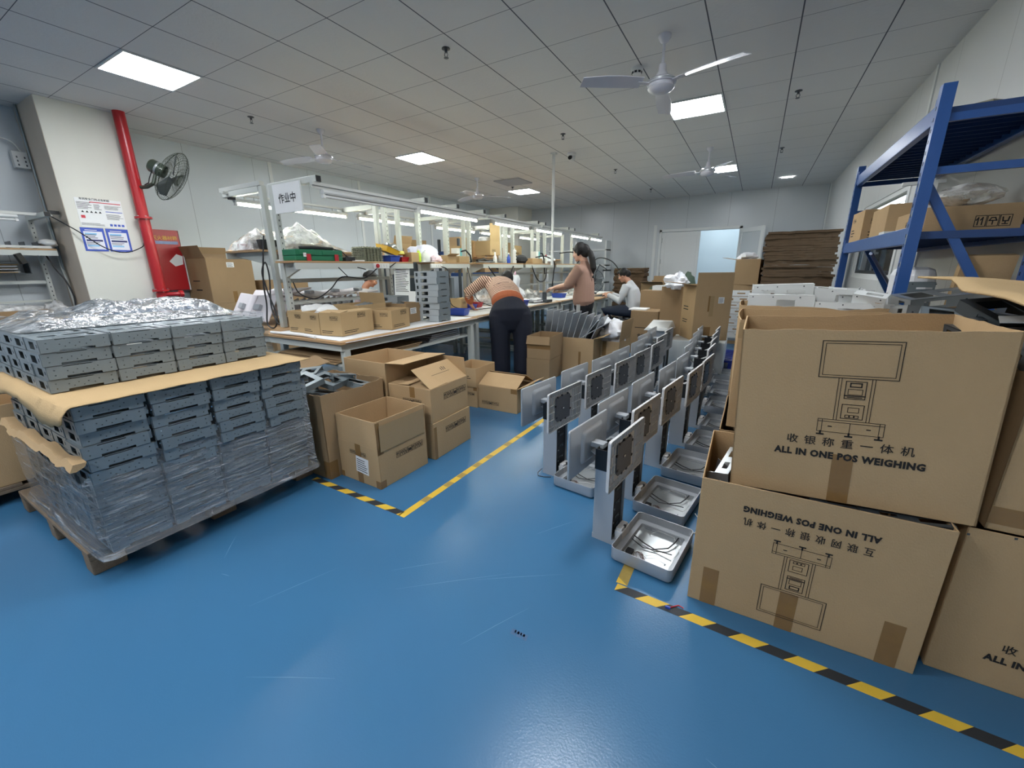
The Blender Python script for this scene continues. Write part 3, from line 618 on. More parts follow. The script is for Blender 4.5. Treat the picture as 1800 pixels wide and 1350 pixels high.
t = carton('lower carton of the small stack near the bent worker', (-2.475, 3.075, 0), w_, d, h, 0, closed=True); icons(t, 'y-', w_, d, .16, .12, .1, 4); tape(t, 'y-', w_, d, .25, .17, .29, .2)
t = carton('open upper carton of the small stack near the bent worker', (-2.478, 3.07, .202), w_, d, .19, 0); rows(t, 'y-', w_, d, .13, .08, .1, .04, 2, 4)
w_, d, h = .425, .36, .235
t = carton('closed squat carton with gabled top beside the small stack', (-2.18, 3.095, 0), w_, d, h, R(.5), {'y-': (152, .19), 'y+': (150, .19), 'x+': (25, .12)}); icons(t, 'y-', w_, d, .04, .05, .19, 7); tape(t, 'y-', w_, d, .36, .19, .425, .235)
# ================================================================ two rows of cash-desk scale units on the floor
def rrect(x0, y0, x1, y1, r, n=5):
    p = []
    for cx, cy, a0 in ((x1-r, y1-r, 0), (x0+r, y1-r, 90), (x0+r, y0+r, 180), (x1-r, y0+r, 270)):
        for i in range(n+1): a = R(a0+90*i/n); p.append((cx+r*math.cos(a), cy+r*math.sin(a)))
    return p
def loft(mb, loops, cap0=False, cap1=False):
    n = len(loops[0]); vs = [p for l in loops for p in l]
    fs = [(k*n+i, k*n+(i+1) % n, (k+1)*n+(i+1) % n, (k+1)*n+i) for k in range(len(loops)-1) for i in range(n)]
    if cap0: fs.append(tuple(range(n))[::-1])
    if cap1: fs.append(tuple(range((len(loops)-1)*n, len(loops)*n)))
    return mb.add(vs, fs)
C_SHINY = M('polished_inner_plate', 'a9adad', .3, .7, .05, 4)
C_WIRE = M('thin_wire_brown', '5a3b34', .5); C_WIREW = M('white_wire', 'c9c9c6', .5)
C_CORE = M('column_inside', '1b1d20', .5, 0, .2, 40)
def scale_unit():
    t = thing('scale_unit', 'x', 'cash register scale', (0, 0, 0), 0, 'half-built scale units standing in two rows')
    z3 = lambda pts, z: [(x, y, z) for x, y in pts]
    W, D = .275, .355
    mb = MB(C_SILVER)
    loft(mb, [z3(rrect(.004, .004, W-.004, D-.004, .02), .008), z3(rrect(0, 0, W, D, .022), .014), z3(rrect(0, 0, W, D, .022), .072), z3(rrect(.0035, .0035, W-.0035, D-.0035, .019), .072), z3(rrect(.0035, .0035, W-.0035, D-.0035, .019), .032), z3(rrect(.03, .03, W-.03, D-.03, .012), .028), z3(rrect(.034, .034, W-.034, D-.034, .012), .012)], cap0=True)
    mb.smooth = True; tray = mb.build('base_tray', t)
    mb = MB(C_SHINY).box(.034, .034, .0115, W-.034, D-.034, .0135); mb.use(C_STEELD).cbox((.215, .06, .0138), (.03, .022, .001)).cbox((.22, .1, .0138), (.006, .009, .001)); mb.build('inner_plate', tray)
    mb = MB(C_BLACK)
    for px, py in ((.03, .03), (W-.03, .03), (.03, D-.03), (W-.03, D-.03)): mb.at((px, py, 0)).lathe([(.012, 0), (.012, .008)], 10)
    mb.build('foot', tray)
    mb = MB(C_BLACKR); mb.tube([(.04, .20, .03), (.09, .185, .022), (.15, .17, .02), (.20, .21, .024), (.215, .26, .03), (.22, .30, .035)], .003, 6).tube([(.04, .17, .03), (.1, .15, .02), (.16, .165, .022), (.23, .165, .03)], .0026, 6).cbox((.06, .09, .02), (.03, .03, .014))
    mb.build('black_cable', t)
    mb = MB(C_WIRE); q = []
    for i in range(50): a = i*.62; q.append((.10+.022*math.cos(a)+i*.0006, .085+.026*math.sin(a*.93)+.004*math.sin(i), .018+.003*math.sin(i*1.7)))
    mb.tube(q, .0009, 4); mb.use(C_WIREW).tube([(.13, .1, .02), (.17, .13, .022), (.24, .12, .03), (.25, .2, .034), (.2, .3, .03), (.12, .31, .028), (.09, .26, .02)], .0012, 4); mb.build('thin_wires', t)
    mb = MB(C_SILVER).plate(.19, .022, .002, [(k*.03+.01, .006, k*.03+.03, .016) for k in range(6)]); mb.build('rear_rail', tray, loc=(.05, D-.045, .012))
    # column
    mb = MB(C_SILVER)
    X0, X1, Y0, Y1 = -.143, -.04, .104, .232
    mb.box(X0, Y0, 0, X1+.05, Y1+.01, .026)
    c = [(X0, Y1), (X0, Y0+.006), (X0+.006, Y0), (X1, Y0), (X1, Y0+.004), (X0+.01, Y0+.004), (X0+.004, Y0+.01), (X0+.004, Y1)]
    mb.prism([(x, y, .026) for x, y in c], (0, 0, .352)); mb.box(X0, Y1, .026, X1, Y1+.004, .378); col = mb.build('column', t)
    mb = MB(C_CORE).box(X0+.006, Y0+.012, .026, X1-.012, Y1-.002, .378); mb.use(C_STEELD)
    for z in (.07, .12, .2, .27, .33): mb.cbox((X1-.011, (Y0+Y1)/2+.01, z), (.004, .05, .012))
    mb.use(C_GALV)
    for z in (.095, .17, .3): mb.cbox((X1-.0095, Y0+.04, z), (.003, .008, .008)).cbox((X1-.0095, Y0+.09, z+.02), (.003, .006, .006))
    mb.build('column_core', col)
    mb = MB(C_BLACK); mb.box(X0-.001, Y0-.001, .378, X1+.001, Y0+.003, .482).box(X0-.001, Y1, .378, X1+.001, Y1+.004, .482).box(X0-.001, Y0+.003, .378, X0+.003, Y1, .482).box(X1-.003, Y0+.003, .378, X1+.001, Y1, .482).box(X0+.003, Y0+.003, .43, X1-.003, Y1, .434); mb.build('neck', t)
    mb = MB(C_SILVERIN).box(-.034, .125, .026, .006, .215, .074).box(-.03, .13, .074, .0, .205, .088); mb.use(C_BLACK).cbox((-.002, .17, .083), (.012, .016, .012)); mb.build('load_cell_bracket', t, bev=.002)
    # back cover facing the column side (left)
    mb = MB(C_SILVER); y0, y1, zb, zt = -.04, .35, .352, .597
    lp = lambda e, x: [(x, y, z) for y, z in rrect(y0+e, zb+e, y1-e, zt-e, .012)]
    loft(mb, [lp(.0, -.2125), lp(0, -.2055), lp(.003, -.2025)], cap0=True, cap1=True)
    hump = lambda e, x: [(x, y, z) for y, z in rrect(.075+e, .40+e, .275-e, .555-e, .025)]
    loft(mb, [hump(-.01, -.2035), hump(0, -.192), hump(.012, -.188)], cap1=True); mb.smooth = True
    bc = mb.build('back_cover', t, rot=(0, R(0), 0))
    mb = MB(C_SILVER).box(-.19, .14, .468, X0+.02, .19, .492); mb.at((-.19, .165, .44), (0, R(25), 0)).box(0, -.022, 0, .06, .022, .006); mb.build('hinge', t, bev=.004)
    # open rear shell facing the tray (right): rim, ribs, grey mounting plate
    mb = MB(C_WHITEP if 0 else C_SILVERIN); y0, y1, zb, zt = -.045, .345, .355, .60; x = -.0165
    lp = lambda e, x: [(x, y, z) for y, z in rrect(y0+e, zb+e, y1-e, zt-e, .012)]
    loft(mb, [lp(.003, x-.004), lp(0, x), lp(0, x+.011), lp(.003, x+.011), lp(.003, x)], cap0=True, cap1=True)
    for k in range(1, 20):
        y = y0+k*(y1-y0)/20; 
        for za, zz in ((zb+.004, zb+.032), (zt-.03, zt-.004)): mb.box(x, y-.001, za, x+.0085, y+.001, zz)
    for k in range(5):
        y = y1-.10+k*.022; mb.box(x, y-.0012, zb+.03, x+.0085, y+.0012, zt-.03)
    for k in range(2): mb.box(x, y0+.03+k*.03-.001, zb+.03, x+.006, y0+.03+k*.03+.001, zt-.03)
    for z in (zb+.03, zb+.075, zb+.12, zb+.165, zt-.03): mb.box(x, y1-.11, z-.0012, x+.0085, y1-.004, z+.0012).box(x, y0+.004, z-.0012, x+.0085, y0+.07, z+.0012)
    rs = mb.build('rear_shell', t)
    mb = MB(C_GREYP); ya, yb, za, zz = y0+.085, y0+.25, zb+.045, zb+.20
    mb.prism([(x+.004, ya, za+.02), (x+.004, ya+.02, za), (x+.004, yb, za), (x+.004, yb, zz-.012), (x+.004, yb-.015, zz), (x+.004, ya, zz)], (.003, 0, 0)).use(C_BLACK)
    for yy, q in ((ya+.02, zz), (ya+.07, zz+.004), (yb-.03, zz+.002), (yb+.003, zz-.03), (yb+.003, za+.05), (ya+.01, za+.03), (ya+.06, za), (yb-.05, za), (ya, zz-.05)): mb.cbox((x+.006, yy, q), (.006, .012, .01))
    mb.use(C_BLACK).cbox((x+.0072, (ya+yb)/2, (za+zz)/2), (.0006, .03, .012)); mb.use(C_WHITEP).cbox((x+.0078, (ya+yb)/2+.004, (za+zz)/2-.003), (.0006, .016, .009)); mb.build('mounting_plate', rs)
    mb = MB(C_SILVERIN).at((-.075, .17, .475), (0, R(-28), 0)).box(-.03, -.022, -.004, .03, .022, .004).at().box(-.05, .14, .47, -.0205, .2, .49); mb.build('hinge', t, bev=.003)
    return t
su = scale_unit()
RROW = [(-.42, 1.598, -7.5), (-.434, 2.039, -8.5), (-.376, 2.526, -8), (-.294, 2.97, -7), (-.248, 3.414, -6), (-.266, 3.96, -4), (-.279, 4.41, -3), (-.299, 4.84, -3), (-.301, 5.26, -2)]
LROW = [(-.930, 2.081, -8), (-.890, 2.60, -8), (-.820, 3.045, -8), (-.78, 3.45, -7), (-.739, 3.94, -5), (-.782, 4.39, -4), (-.798, 4.91, -3)]
k = 0
for nm, rw in (('right', RROW), ('left', LROW)):
    for i, (x, y, a) in enumerate(rw):
        lab = 'scale unit on the floor, %s from the front in the %s row' % (ORD[i], nm)
        if k == 0: su.location = (x, y, 0); su.rotation_euler = (0, 0, R(a)); su['label'] = lab
        else: copy_tree(su, (x, y, 0), R(a), lab)
        k += 1
mb = MB(C_WIREW); mb.tube([(-.12, 2.12, .04), (-.1, 2.1, .03), (-.095, 2.05, .006), (-.10, 2.0, .004), (-.13, 1.96, .004)], .0025, 6); tag(mb.build('white_cable'), 'thin white cable trailing on the floor behind the nearest tray', 'cable')
mb = MB(C_BLACKR); mb.tube([(-1.06, 2.20, .03), (-1.075, 2.17, .012), (-1.06, 2.145, .004), (-1.02, 2.15, .004), (-.98, 2.17, .004)], .0025, 6); tag(mb.build('black_cable'), 'black cable on the floor at the left row front column', 'cable')
mb = MB(C_REDP); mb.tube([(-.13, 1.44, .003), (-.10, 1.47, .003), (-.08, 1.465, .003)], .0022, 6).use(C_BLUEP).cbox((-.135, 1.437, .005), (.018, .008, .008)); tag(mb.build('small_plug'), 'tiny plug with red wire on the floor beside the big carton', 'cable')
# blue plastic pallet and white units beyond
t = thing('plastic_pallet', 'blue plastic pallet lying behind the right row of scale units', 'pallet', (-.42, 5.85, 0))
mb = MB(M('dark_blue_plastic', '1f2f86', .4)); mb.at((0, 0, .13), (R(-90), 0, 0)).plate(.62, .8, .03, [(.05+i*.14, .05+j*.1, .14+i*.14, .1+j*.1) for i in range(4) for j in range(7)]); mb.build('deck', t)
for i in range(3):
    for j in range(3): MB(M('dark_blue_plastic', '1f2f86', .4)).box(.0+i*.25, j*.34, 0, .12+i*.25, j*.34+.12, .099).build('block', t)
# ================================================================ big printed cartons at right
def pos_drawing(mb, s, org, ux, uz, ln=.0017):
    """line drawing of a screen on a stand over a flat weighing base; s = width"""
    S = lambda pts, c=False, w=1: stroke(mb, [(x*s, y*s) for x, y in pts], ln*w, org, ux, uz, c)
    S(rect2(-.5, .84, .5, 1.44), True, 1.3); S(rect2(-.455, .88, .455, 1.40), True)
    for x in (-.23, -.19, .19, .23): S([(x, .84), (x, .12)])
    S(rect2(-.13, .50, .13, .79), True, 1.3); S(rect2(-.09, .57, .09, .66), True); S(rect2(-.07, .70, .07, .76), True, 2); S([(-.13, .55), (.13, .55)], False, 2); S([(-.09, .525), (.09, .525)], False, 1.5)
    S(rect2(-.14, .16, .14, .40), True, 1.2); S(rect2(-.06, .27, .08, .35), True)
    for q in (-.06, 0, .06): S(rect2(q-.025, .18, q+.025, .22), True)
    S(rect2(-.43, -.1, .43, .12), True); S([(-.43, .08), (.43, .08)]); S([(0, .08), (0, -.1)]); S([(-.37, .12), (-.37, -.1)]); S([(.37, .12), (.37, -.1)]); S([(-.28, .0), (-.24, .0)], False, 2); S([(.22, .0), (.26, .0)], False, 2)
    for q in (-.38, 0, .38): S([(q, -.1), (q, -.14)], False, 3); S([(q-.04, -.15), (q+.04, -.15)], False, 3)
def art(t, face, w_, d, u, z, cn, en, w_cn, w_en, drw, gap=.044, off=.112, flip=False, s_cn=.033, s_en=.031):
    """printed front: Chinese line over an English line (u, z = middle of its baseline), drawing above"""
    o, ux, uz = on_face(face, w_, d, u, z, .0016)
    if flip: ux, uz = -ux, -uz
    mb = MB(C_INK); glyphs(mb, en, s_en, o, ux, uz, .0017, True, 1.12, 0, w_en)
    glyphs(mb, cn, s_cn, o+uz*gap, ux, uz, .0003, True, 1.9, 0, w_cn); mb.build('printed_text', t)
    if drw: mb = MB(C_INK); pos_drawing(mb, drw, o+uz*off, ux, uz); mb.build('printed_drawing', t)
G = 'big printed cartons along the right wall'
w_, d, h = .692, .53, .543
t = carton('big lower carton with upside-down print, behind the striped tape', (-.077, 1.54, 0), w_, d, h, R(.6), group=G)
art(t, 'y-', w_, d, .337, .466, '互联网收银称一体机', 'ALL IN ONE POS WEIGHING', .37, .385, .195, .048, .135, True)
tape(t, 'y-', w_, d, .045, 0, .10, .165); tape(t, 'y-', w_, d, .30, 0, .355, .16); tape(t, 'y-', w_, d, .59, 0, .645, .17)
w_, d, h = .648, .46, .588
t = carton('big upper carton printed with a drawing of a scale unit, leaning slightly', (.014, 1.60, .515), w_, d, h, group=G, rag=.014, tilt=(R(0), R(-2.9), R(-.3)))
art(t, 'y-', w_, d, .322, .153, '收银称重一体机', 'ALL IN ONE POS WEIGHING', .325, .388, .195)
tape(t, 'y-', w_, d, .29, .0, .345, .17)
mb = MB(C_BOX[2]); stroke(mb, [(.115, .02), (.11, .57)], .003, (0, -.0004, 0), (1, 0, 0), (0, 0, 1)); mb.build('crease', t)
t = carton('lower right carton cut by the frame edge, printed ALL IN', (.655, 1.612, 0), .535, .6, .535, R(-.5), group=G)
art(t, 'y-', .535, .6, .315, .10, '收银称重一体机', 'ALL IN ONE POS WEIGHING', .33, .39, 0)
w_, d, h = .49, .62, .48
t = carton('upper right carton standing on the lower right carton, blank face', (.69, 1.625, .537), w_, d, h, R(-.5), group=G, rag=.02, mat=0); tape(t, 'y-', w_, d, .0, .02, .3, .075)
t = carton('upper carton behind the drawing carton, taped wavy rim', (-.035, 2.115, .556), .665, .60, .525, R(.8), group=G, rag=.02, dent=.015); tape(t, 'y-', .665, .6, .3, .3, .36, .525); tape(t, 'x-', .665, .6, .25, .3, .3, .5)
MB(C_CLEAR).box(-.002, -.0012, .43, .25, -.0004, .50).box(-.0012, 0, .38, -.0004, .15, .5).build('clear_tape', t)
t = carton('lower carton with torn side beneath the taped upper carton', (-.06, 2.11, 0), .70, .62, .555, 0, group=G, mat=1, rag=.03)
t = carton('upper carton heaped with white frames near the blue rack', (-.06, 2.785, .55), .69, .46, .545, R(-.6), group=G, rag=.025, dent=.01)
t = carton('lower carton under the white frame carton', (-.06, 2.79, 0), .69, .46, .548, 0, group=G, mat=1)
# metal inside the lower carton and at its torn corner
def white_frame(label, loc, rot, w_=.3, h=.1, k=0, mat=None, group='white metal frames heaped in the carton'):
    mb = MB(mat or C_WHITEM); t = .002
    if k % 3 == 0: ho = [(.03, .02, .06, .05), (.14, .03, .23, h-.025), (-.01, -.01, .02, .03)]
    elif k % 3 == 1: ho = [(.10, .025, .2, h-.03), (.255, .05, .285, h+.01)]
    else: ho = [(.04, .03, .11, h-.03), (.17, .03, .26, h-.03)]
    mb.plate(w_, h, t, ho).at((0, 0, h), (R(-90), 0, 0)).plate(w_, .05, t, [(.05, .015, .12, .035), (.18, .015, .25, .035)]).at((t, 0, 0), (0, 0, R(90))).plate(.08, h, t, [(.02, .02, .06, h-.03)])
    mb.use(C_STEELD).at()
    for q in (.02, .12, .25): mb.cbox((q, -.0006, h-.012), (.006, .002, .006))
    return tag(mb.build('slotted_bracket', loc=loc, rot=rot), label, 'metal frame', group)
random.seed(31)
WF = [(-.02, 2.82, 1.02, 2, 0, 3, .32, .12, 0, 'front left'), (.30, 2.80, 1.01, -3, 1, -2, .33, .10, 1, 'front right'), (.0, 2.90, 1.07, 4, -2, 6, .30, .12, 2, 'upper left'), (.26, 2.95, 1.08, 10, 3, -8, .26, .10, 0, 'upper middle'), (.42, 2.92, 1.05, -6, -4, 10, .22, .09, 1, 'upper right'), (.05, 3.06, 1.05, 6, 2, -4, .28, .12, 2, 'back left'), (.33, 3.08, 1.04, 0, 0, 5, .27, .12, 0, 'back right'), (.46, 2.84, 1.10, 25, 8, -25, .14, .06, 1, 'small tilted one on top')]
for k, (x, y, z, a, b, c, w_, h, kk, s) in enumerate(WF): white_frame('white perforated frame heaped in the carton near the rack, %s' % s, (x, y, z), (R(a), R(b), R(c)), w_, h, kk)
for k, (x, y, z, a, b, c, w_, h, kk, s) in enumerate([(.02, 1.66, .41, -8, 0, 82, .3, .11, 2, 'nearest the open left corner'), (.0, 1.60, .38, 20, 0, 30, .2, .1, 0, 'front left'), (.0, 1.86, .36, 10, 0, 45, .2, .1, 1, 'back left')]):
    white_frame('pale perforated frame inside the big lower carton, %s' % s, (x, y, z), (R(a), R(b), R(c)), w_, h, kk, C_GALV, 'metal frames in the big lower carton')
for k, (x, s) in enumerate([(.12, 'left of middle'), (.26, 'middle'), (.40, 'right of middle'), (.50, 'far right')]):
    white_frame('dark steel frame in the gap between the two big cartons, %s' % s, (x, 1.565+.01*(k % 2), .44), (R(-12+6*k), R(5-4*k), R(4)), .13, .085, k, C_STEELD, 'metal frames in the big lower carton')
DF = [(.60, 2.30, 1.05, 12, 6, -12, 'far left'), (.64, 1.95, 1.03, 8, -4, 15, 'left, near the torn rim'), (.70, 1.72, .99, 15, 0, -6, 'closest'), (.86, 1.76, .98, -8, 5, 8, 'right, close'), (.75, 2.08, 1.06, 20, -5, 20, 'middle'), (.62, 2.55, 1.07, -6, 3, 4, 'back left'), (.84, 2.4, 1.07, 10, 10, -20, 'back middle'), (.95, 2.05, 1.04, -12, 3, 10, 'under the lifted sheet'), (.68, 2.75, 1.08, 4, -8, 12, 'farthest back')]
for k, (x, y, z, a, b, c, s) in enumerate(DF): scrap_frame('grey steel frame heaped on the right cartons, %s' % s, (x, y, z), (R(a), R(b), R(c)), .85+.1*(k % 3), 'grey frames heaped under the lifted cardboard sheet', [C_STEEL, C_STEELD, C_GALV][k % 3], k % 2)
tag(MB(C_WHITEP).at((.70, 1.93, 1.115), (R(14), R(-4), R(-14))).box(0, 0, 0, .09, .06, .004).build('white_card'), 'small white plate with dots lying on the grey frames', 'plate')
mb = MB(C_BOX[2]); mb.smooth = True; vs = []
for i in range(13):
    for j in range(9):
        y = 1.545+.95*i/12; x = .635+.56*j/8+.02*math.sin(i*.9)*(j == 0); z = 1.135+.115*min(1, i/9)-.03*max(0, i-9)/3+.012*math.sin(j*.9+1)+.02*(1-j/8)*math.sin(i*.6)
        vs.append((x, y, z))
mb.add(vs, [(i*9+j, (i+1)*9+j, (i+1)*9+j+1, i*9+j+1) for i in range(12) for j in range(8)]); tag(mb.build('cardboard_sheet', solid=.009), 'thick cardboard sheet lifted over the grey frames at right', 'cardboard sheet')
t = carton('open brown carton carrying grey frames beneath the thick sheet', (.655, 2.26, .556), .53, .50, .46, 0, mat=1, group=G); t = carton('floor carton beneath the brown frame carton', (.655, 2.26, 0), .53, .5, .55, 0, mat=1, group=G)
# ================================================================ blue rack
t = thing('storage_rack', 'blue steel storage rack with wire-ribbed shelves by the right wall', 'storage rack', (0, 0, 0))
RX0, RX1, RY0, RY1, RH = .70, 1.165, 3.09, 5.09, 2.15
def post(x, y, label=None):
    mb = MB(C_RACK); s = .026
    c = [(-s, -s), (s, -s), (s, s), (s-.012, s), (s-.012, -s+.018), (s-.02, -s+.006), (-s+.02, -s+.006), (-s+.012, -s+.018), (-s+.012, s), (-s, s)]
    mb.prism([(x+a, y+b, 0) for a, b in c], (0, 0, RH)).use(C_BLACK)
    for k in range(40): mb.cbox((x-s-.0003, y+.008, .1+k*.05), (.002, .008, .018)) if k % 1 == 0 else 0
    mb.use(C_GALV)
    for k in range(5): mb.cbox((x-s-.0006, y-.018+.004*(k % 3), 1.3+k*.13), (.0012, .012, .03+.02*(k % 2)))
    o = mb.build('upright', t, bev=.002); MB(C_BLACK).box(x-.035, y-.035, 0, x+.035, y+.035, .006).build('foot_plate', o)
for x in (RX0, RX1):
    for y in (RY0, RY1): post(x, y)
for z in (2.03, 1.45, .75):
    for x in (RX0, RX1):
        mb = MB(C_RACK); mb.box(x-.018, RY0+.03, z-.045, x+.018, RY1-.03, z+.045).box(x-.022, RY0+.026, z-.03, x+.022, RY0+.06, z+.075).box(x-.022, RY1-.06, z-.03, x+.022, RY1-.026, z+.075); mb.build('beam', t, bev=.004)
    mb = MB(C_RACKD); n = 20
    for k in range(n):
        y = RY0+.0+k*(RY1-RY0)/n; w_ = (RY1-RY0)/n
        mb.box(RX0+.018, y+.004, z+.012, RX1-.018, y+w_-.004, z+.018).box(RX0+.018, y+.002, z-.02, RX1-.018, y+.006, z+.018)
    mb.build('shelf_deck', t)
for y in (RY0, RY1):
    s = 1 if y == RY0 else 1
    for a, b in (((RX0, .35), (RX1, .9)), ((RX1, .9), (RX0, 1.72)), ):
        mb = MB(C_RACK); p0 = Vector((a[0], y+.005, a[1])); p1 = Vector((b[0], y+.005, b[1])); dd = (p1-p0).normalized(); n_ = Vector((-dd.z, 0, dd.x))*.02
        mb.prism([p0-n_, p1-n_, p1+n_, p0+n_], (0, .02, 0)); mb.build('brace', t, bev=.002)
    for z in (.2, 1.76, 2.0): MB(C_RACK).box(RX0, y-.012, z-.018, RX1, y+.012, z+.018).build('cross_bar', t)
mb = MB(C_RACK); p0 = Vector((RX0+.02, RY1-.02, 1.0)); mb.tube([(RX1, RY1-.01, .98), (RX0, RY0+.9, 1.38)], .012, 6); mb.build('brace', t)
# things on the rack
def carton_print(t, face, w_, d, u, z, wd, seed): icons(t, face, w_, d, u, z, wd, 4); rows(t, face, w_, d, u, z-.12, wd*1.1, .07, 3, seed)
t = carton('printed carton on the middle rack shelf at the far end', (.715, 4.62, 1.471), .40, .40, .27, R(2), closed=True); carton_print(t, 'y-', .4, .4, .05, .16, .14, 3); carton_print(t, 'x-', .4, .4, .05, .19, .1, 4); tape(t, 'y-', .4, .4, .18, 0, .23, .09)
t = carton('open carton on the middle rack shelf beside the near post', (.75, 4.02, 1.471), .40, .52, .24, R(-1), closed=False, mat=0)
t = carton('flat carton on the middle rack shelf at the right edge', (.77, 3.25, 1.471), .38, .52, .13, R(1), closed=True); icons(t, 'y-', .38, .52, .2, .02, .14, 3); icons(t, 'x-', .38, .52, .2, .03, .12, 3)
mb = MB(C_BAG); mb.smooth = True; vs = []
for i in range(10):
    for j in range(14):
        a = 2*math.pi*j/14; r = .16*math.sin(math.pi*(i+.6)/10.4)*(1+.25*noise.noise(Vector((i*.8, j*.7, 3)))); vs.append((.98+r*math.cos(a), 3.52+r*math.sin(a)*1.2, 1.605+.015*i+.02*noise.noise(Vector((i, j, 9)))))
mb.add(vs, [(i*14+j, i*14+(j+1) % 14, (i+1)*14+(j+1) % 14, (i+1)*14+j) for i in range(9) for j in range(14)]); tag(mb.build('plastic_bag'), 'crumpled clear bag on the flat carton on the rack', 'plastic bag')
t = thing('aluminium_stand', 'white aluminium frame piece standing on the middle rack shelf', 'frame', (0, 0, 0)); MB(C_WHITEM).box(.90, 3.83, 1.471, .93, 3.88, 1.80).build('upright_bar', t); MB(C_WHITEM).box(.76, 3.84, 1.80, .97, 3.87, 1.82).build('top_bar', t); mb = MB(C_STEELD); [mb.cbox((.915, 3.829, 1.5+k*.06), (.012, .003, .02)) for k in range(5)]; mb.build('slots', t)
tag(MB(C_WHITEM).box(.72, 3.85, 1.471, 1.10, 3.99, 1.52).build('white_board'), 'white panel lying on the middle rack shelf edge', 'panel')
mb = MB(M('burlap_bundle', '8e8a78', .9, 0, .25, 30, .6, 50)); mb.smooth = True; vs = []
for i in range(9):
    for j in range(16):
        a = 2*math.pi*j/16; r = math.sin(math.pi*(i+.5)/9.5)*(1+.2*noise.noise(Vector((i*.9, j*.6, 3)))); vs.append((.93+.17*r*math.cos(a), 3.55+.26*r*math.sin(a), 2.052+.009*i*(1+.6*noise.noise(Vector((j, i*.5, 1))))))
mb.add(vs, [(i*16+j, i*16+(j+1) % 16, (i+1)*16+(j+1) % 16, (i+1)*16+j) for i in range(8) for j in range(16)]+[tuple(range(16))[::-1], tuple(range(8*16, 9*16))]); tag(mb.build('cloth_bundle'), 'dusty folded cloth bundle on the top rack shelf', 'cloth')
# under the middle shelf: dark film roll, frames, leaning carton
mb = MB(C_BOX[0]); mb.at((.935, 3.20, .985), (R(10), 0, 0)).box(0, 0, 0, .20, .05, .36); tag(mb.build('cardboard_box'), 'flat brown carton leaning below the middle rack shelf', 'cardboard box')
tag(MB(C_WBAG).at((.765, 3.36, .985)).box(0, 0, 0, .16, .35, .30).build('wrapped_bundle', bev=.05), 'pale film-wrapped bundle on the rack below the middle shelf', 'bundle')
for k, z in enumerate((.985, 1.06, 1.135)): white_frame('grey frame stacked on the rack below the middle shelf, %s' % ['lowest', 'middle', 'top'][k], (.735+.01*k, 3.20, z), (0, 0, R(4)), .12, .07, 2, C_STEEL, 'grey frames stacked on the rack')
tag(MB(C_BOX[1]).box(.725, 3.14, .77, 1.14, 4.9, .98).build('cardboard_box'), 'long brown carton lying on the lowest rack shelf', 'cardboard box')
# ================================================================ workbenches with gantries, lamps and everything on them
def blob(name, label, cat, mat, c, dm, seed, amp=.25, n=18, m=12, flat=True, group=None, fine=.06):
    mb = MB(mat); mb.smooth = True; vs = []
    for i in range(m+1):
        th = math.pi*i/m
        for j in range(n):
            ph = 2*math.pi*j/n; v = Vector((math.sin(th)*math.cos(ph), math.sin(th)*math.sin(ph), math.cos(th)))
            k = 1+amp*noise.noise(v*1.7+Vector((seed, 0, 0)))+fine*noise.noise(v*6+Vector((0, seed, 0)))
            p = Vector((v.x*dm[0]/2*k, v.y*dm[1]/2*k, v.z*dm[2]/2*k))
            if flat: p.z = max(p.z, -dm[2]*.36)
            vs.append(tuple(p+Vector(c)+Vector((0, 0, dm[2]*.36 if flat else 0))))
    mb.add(vs, [(i*n+j, (i+1)*n+j, (i+1)*n+(j+1) % n, i*n+(j+1) % n) for i in range(m) for j in range(n)])
    return tag(mb.build(name), label, cat, group)
TZ = .76
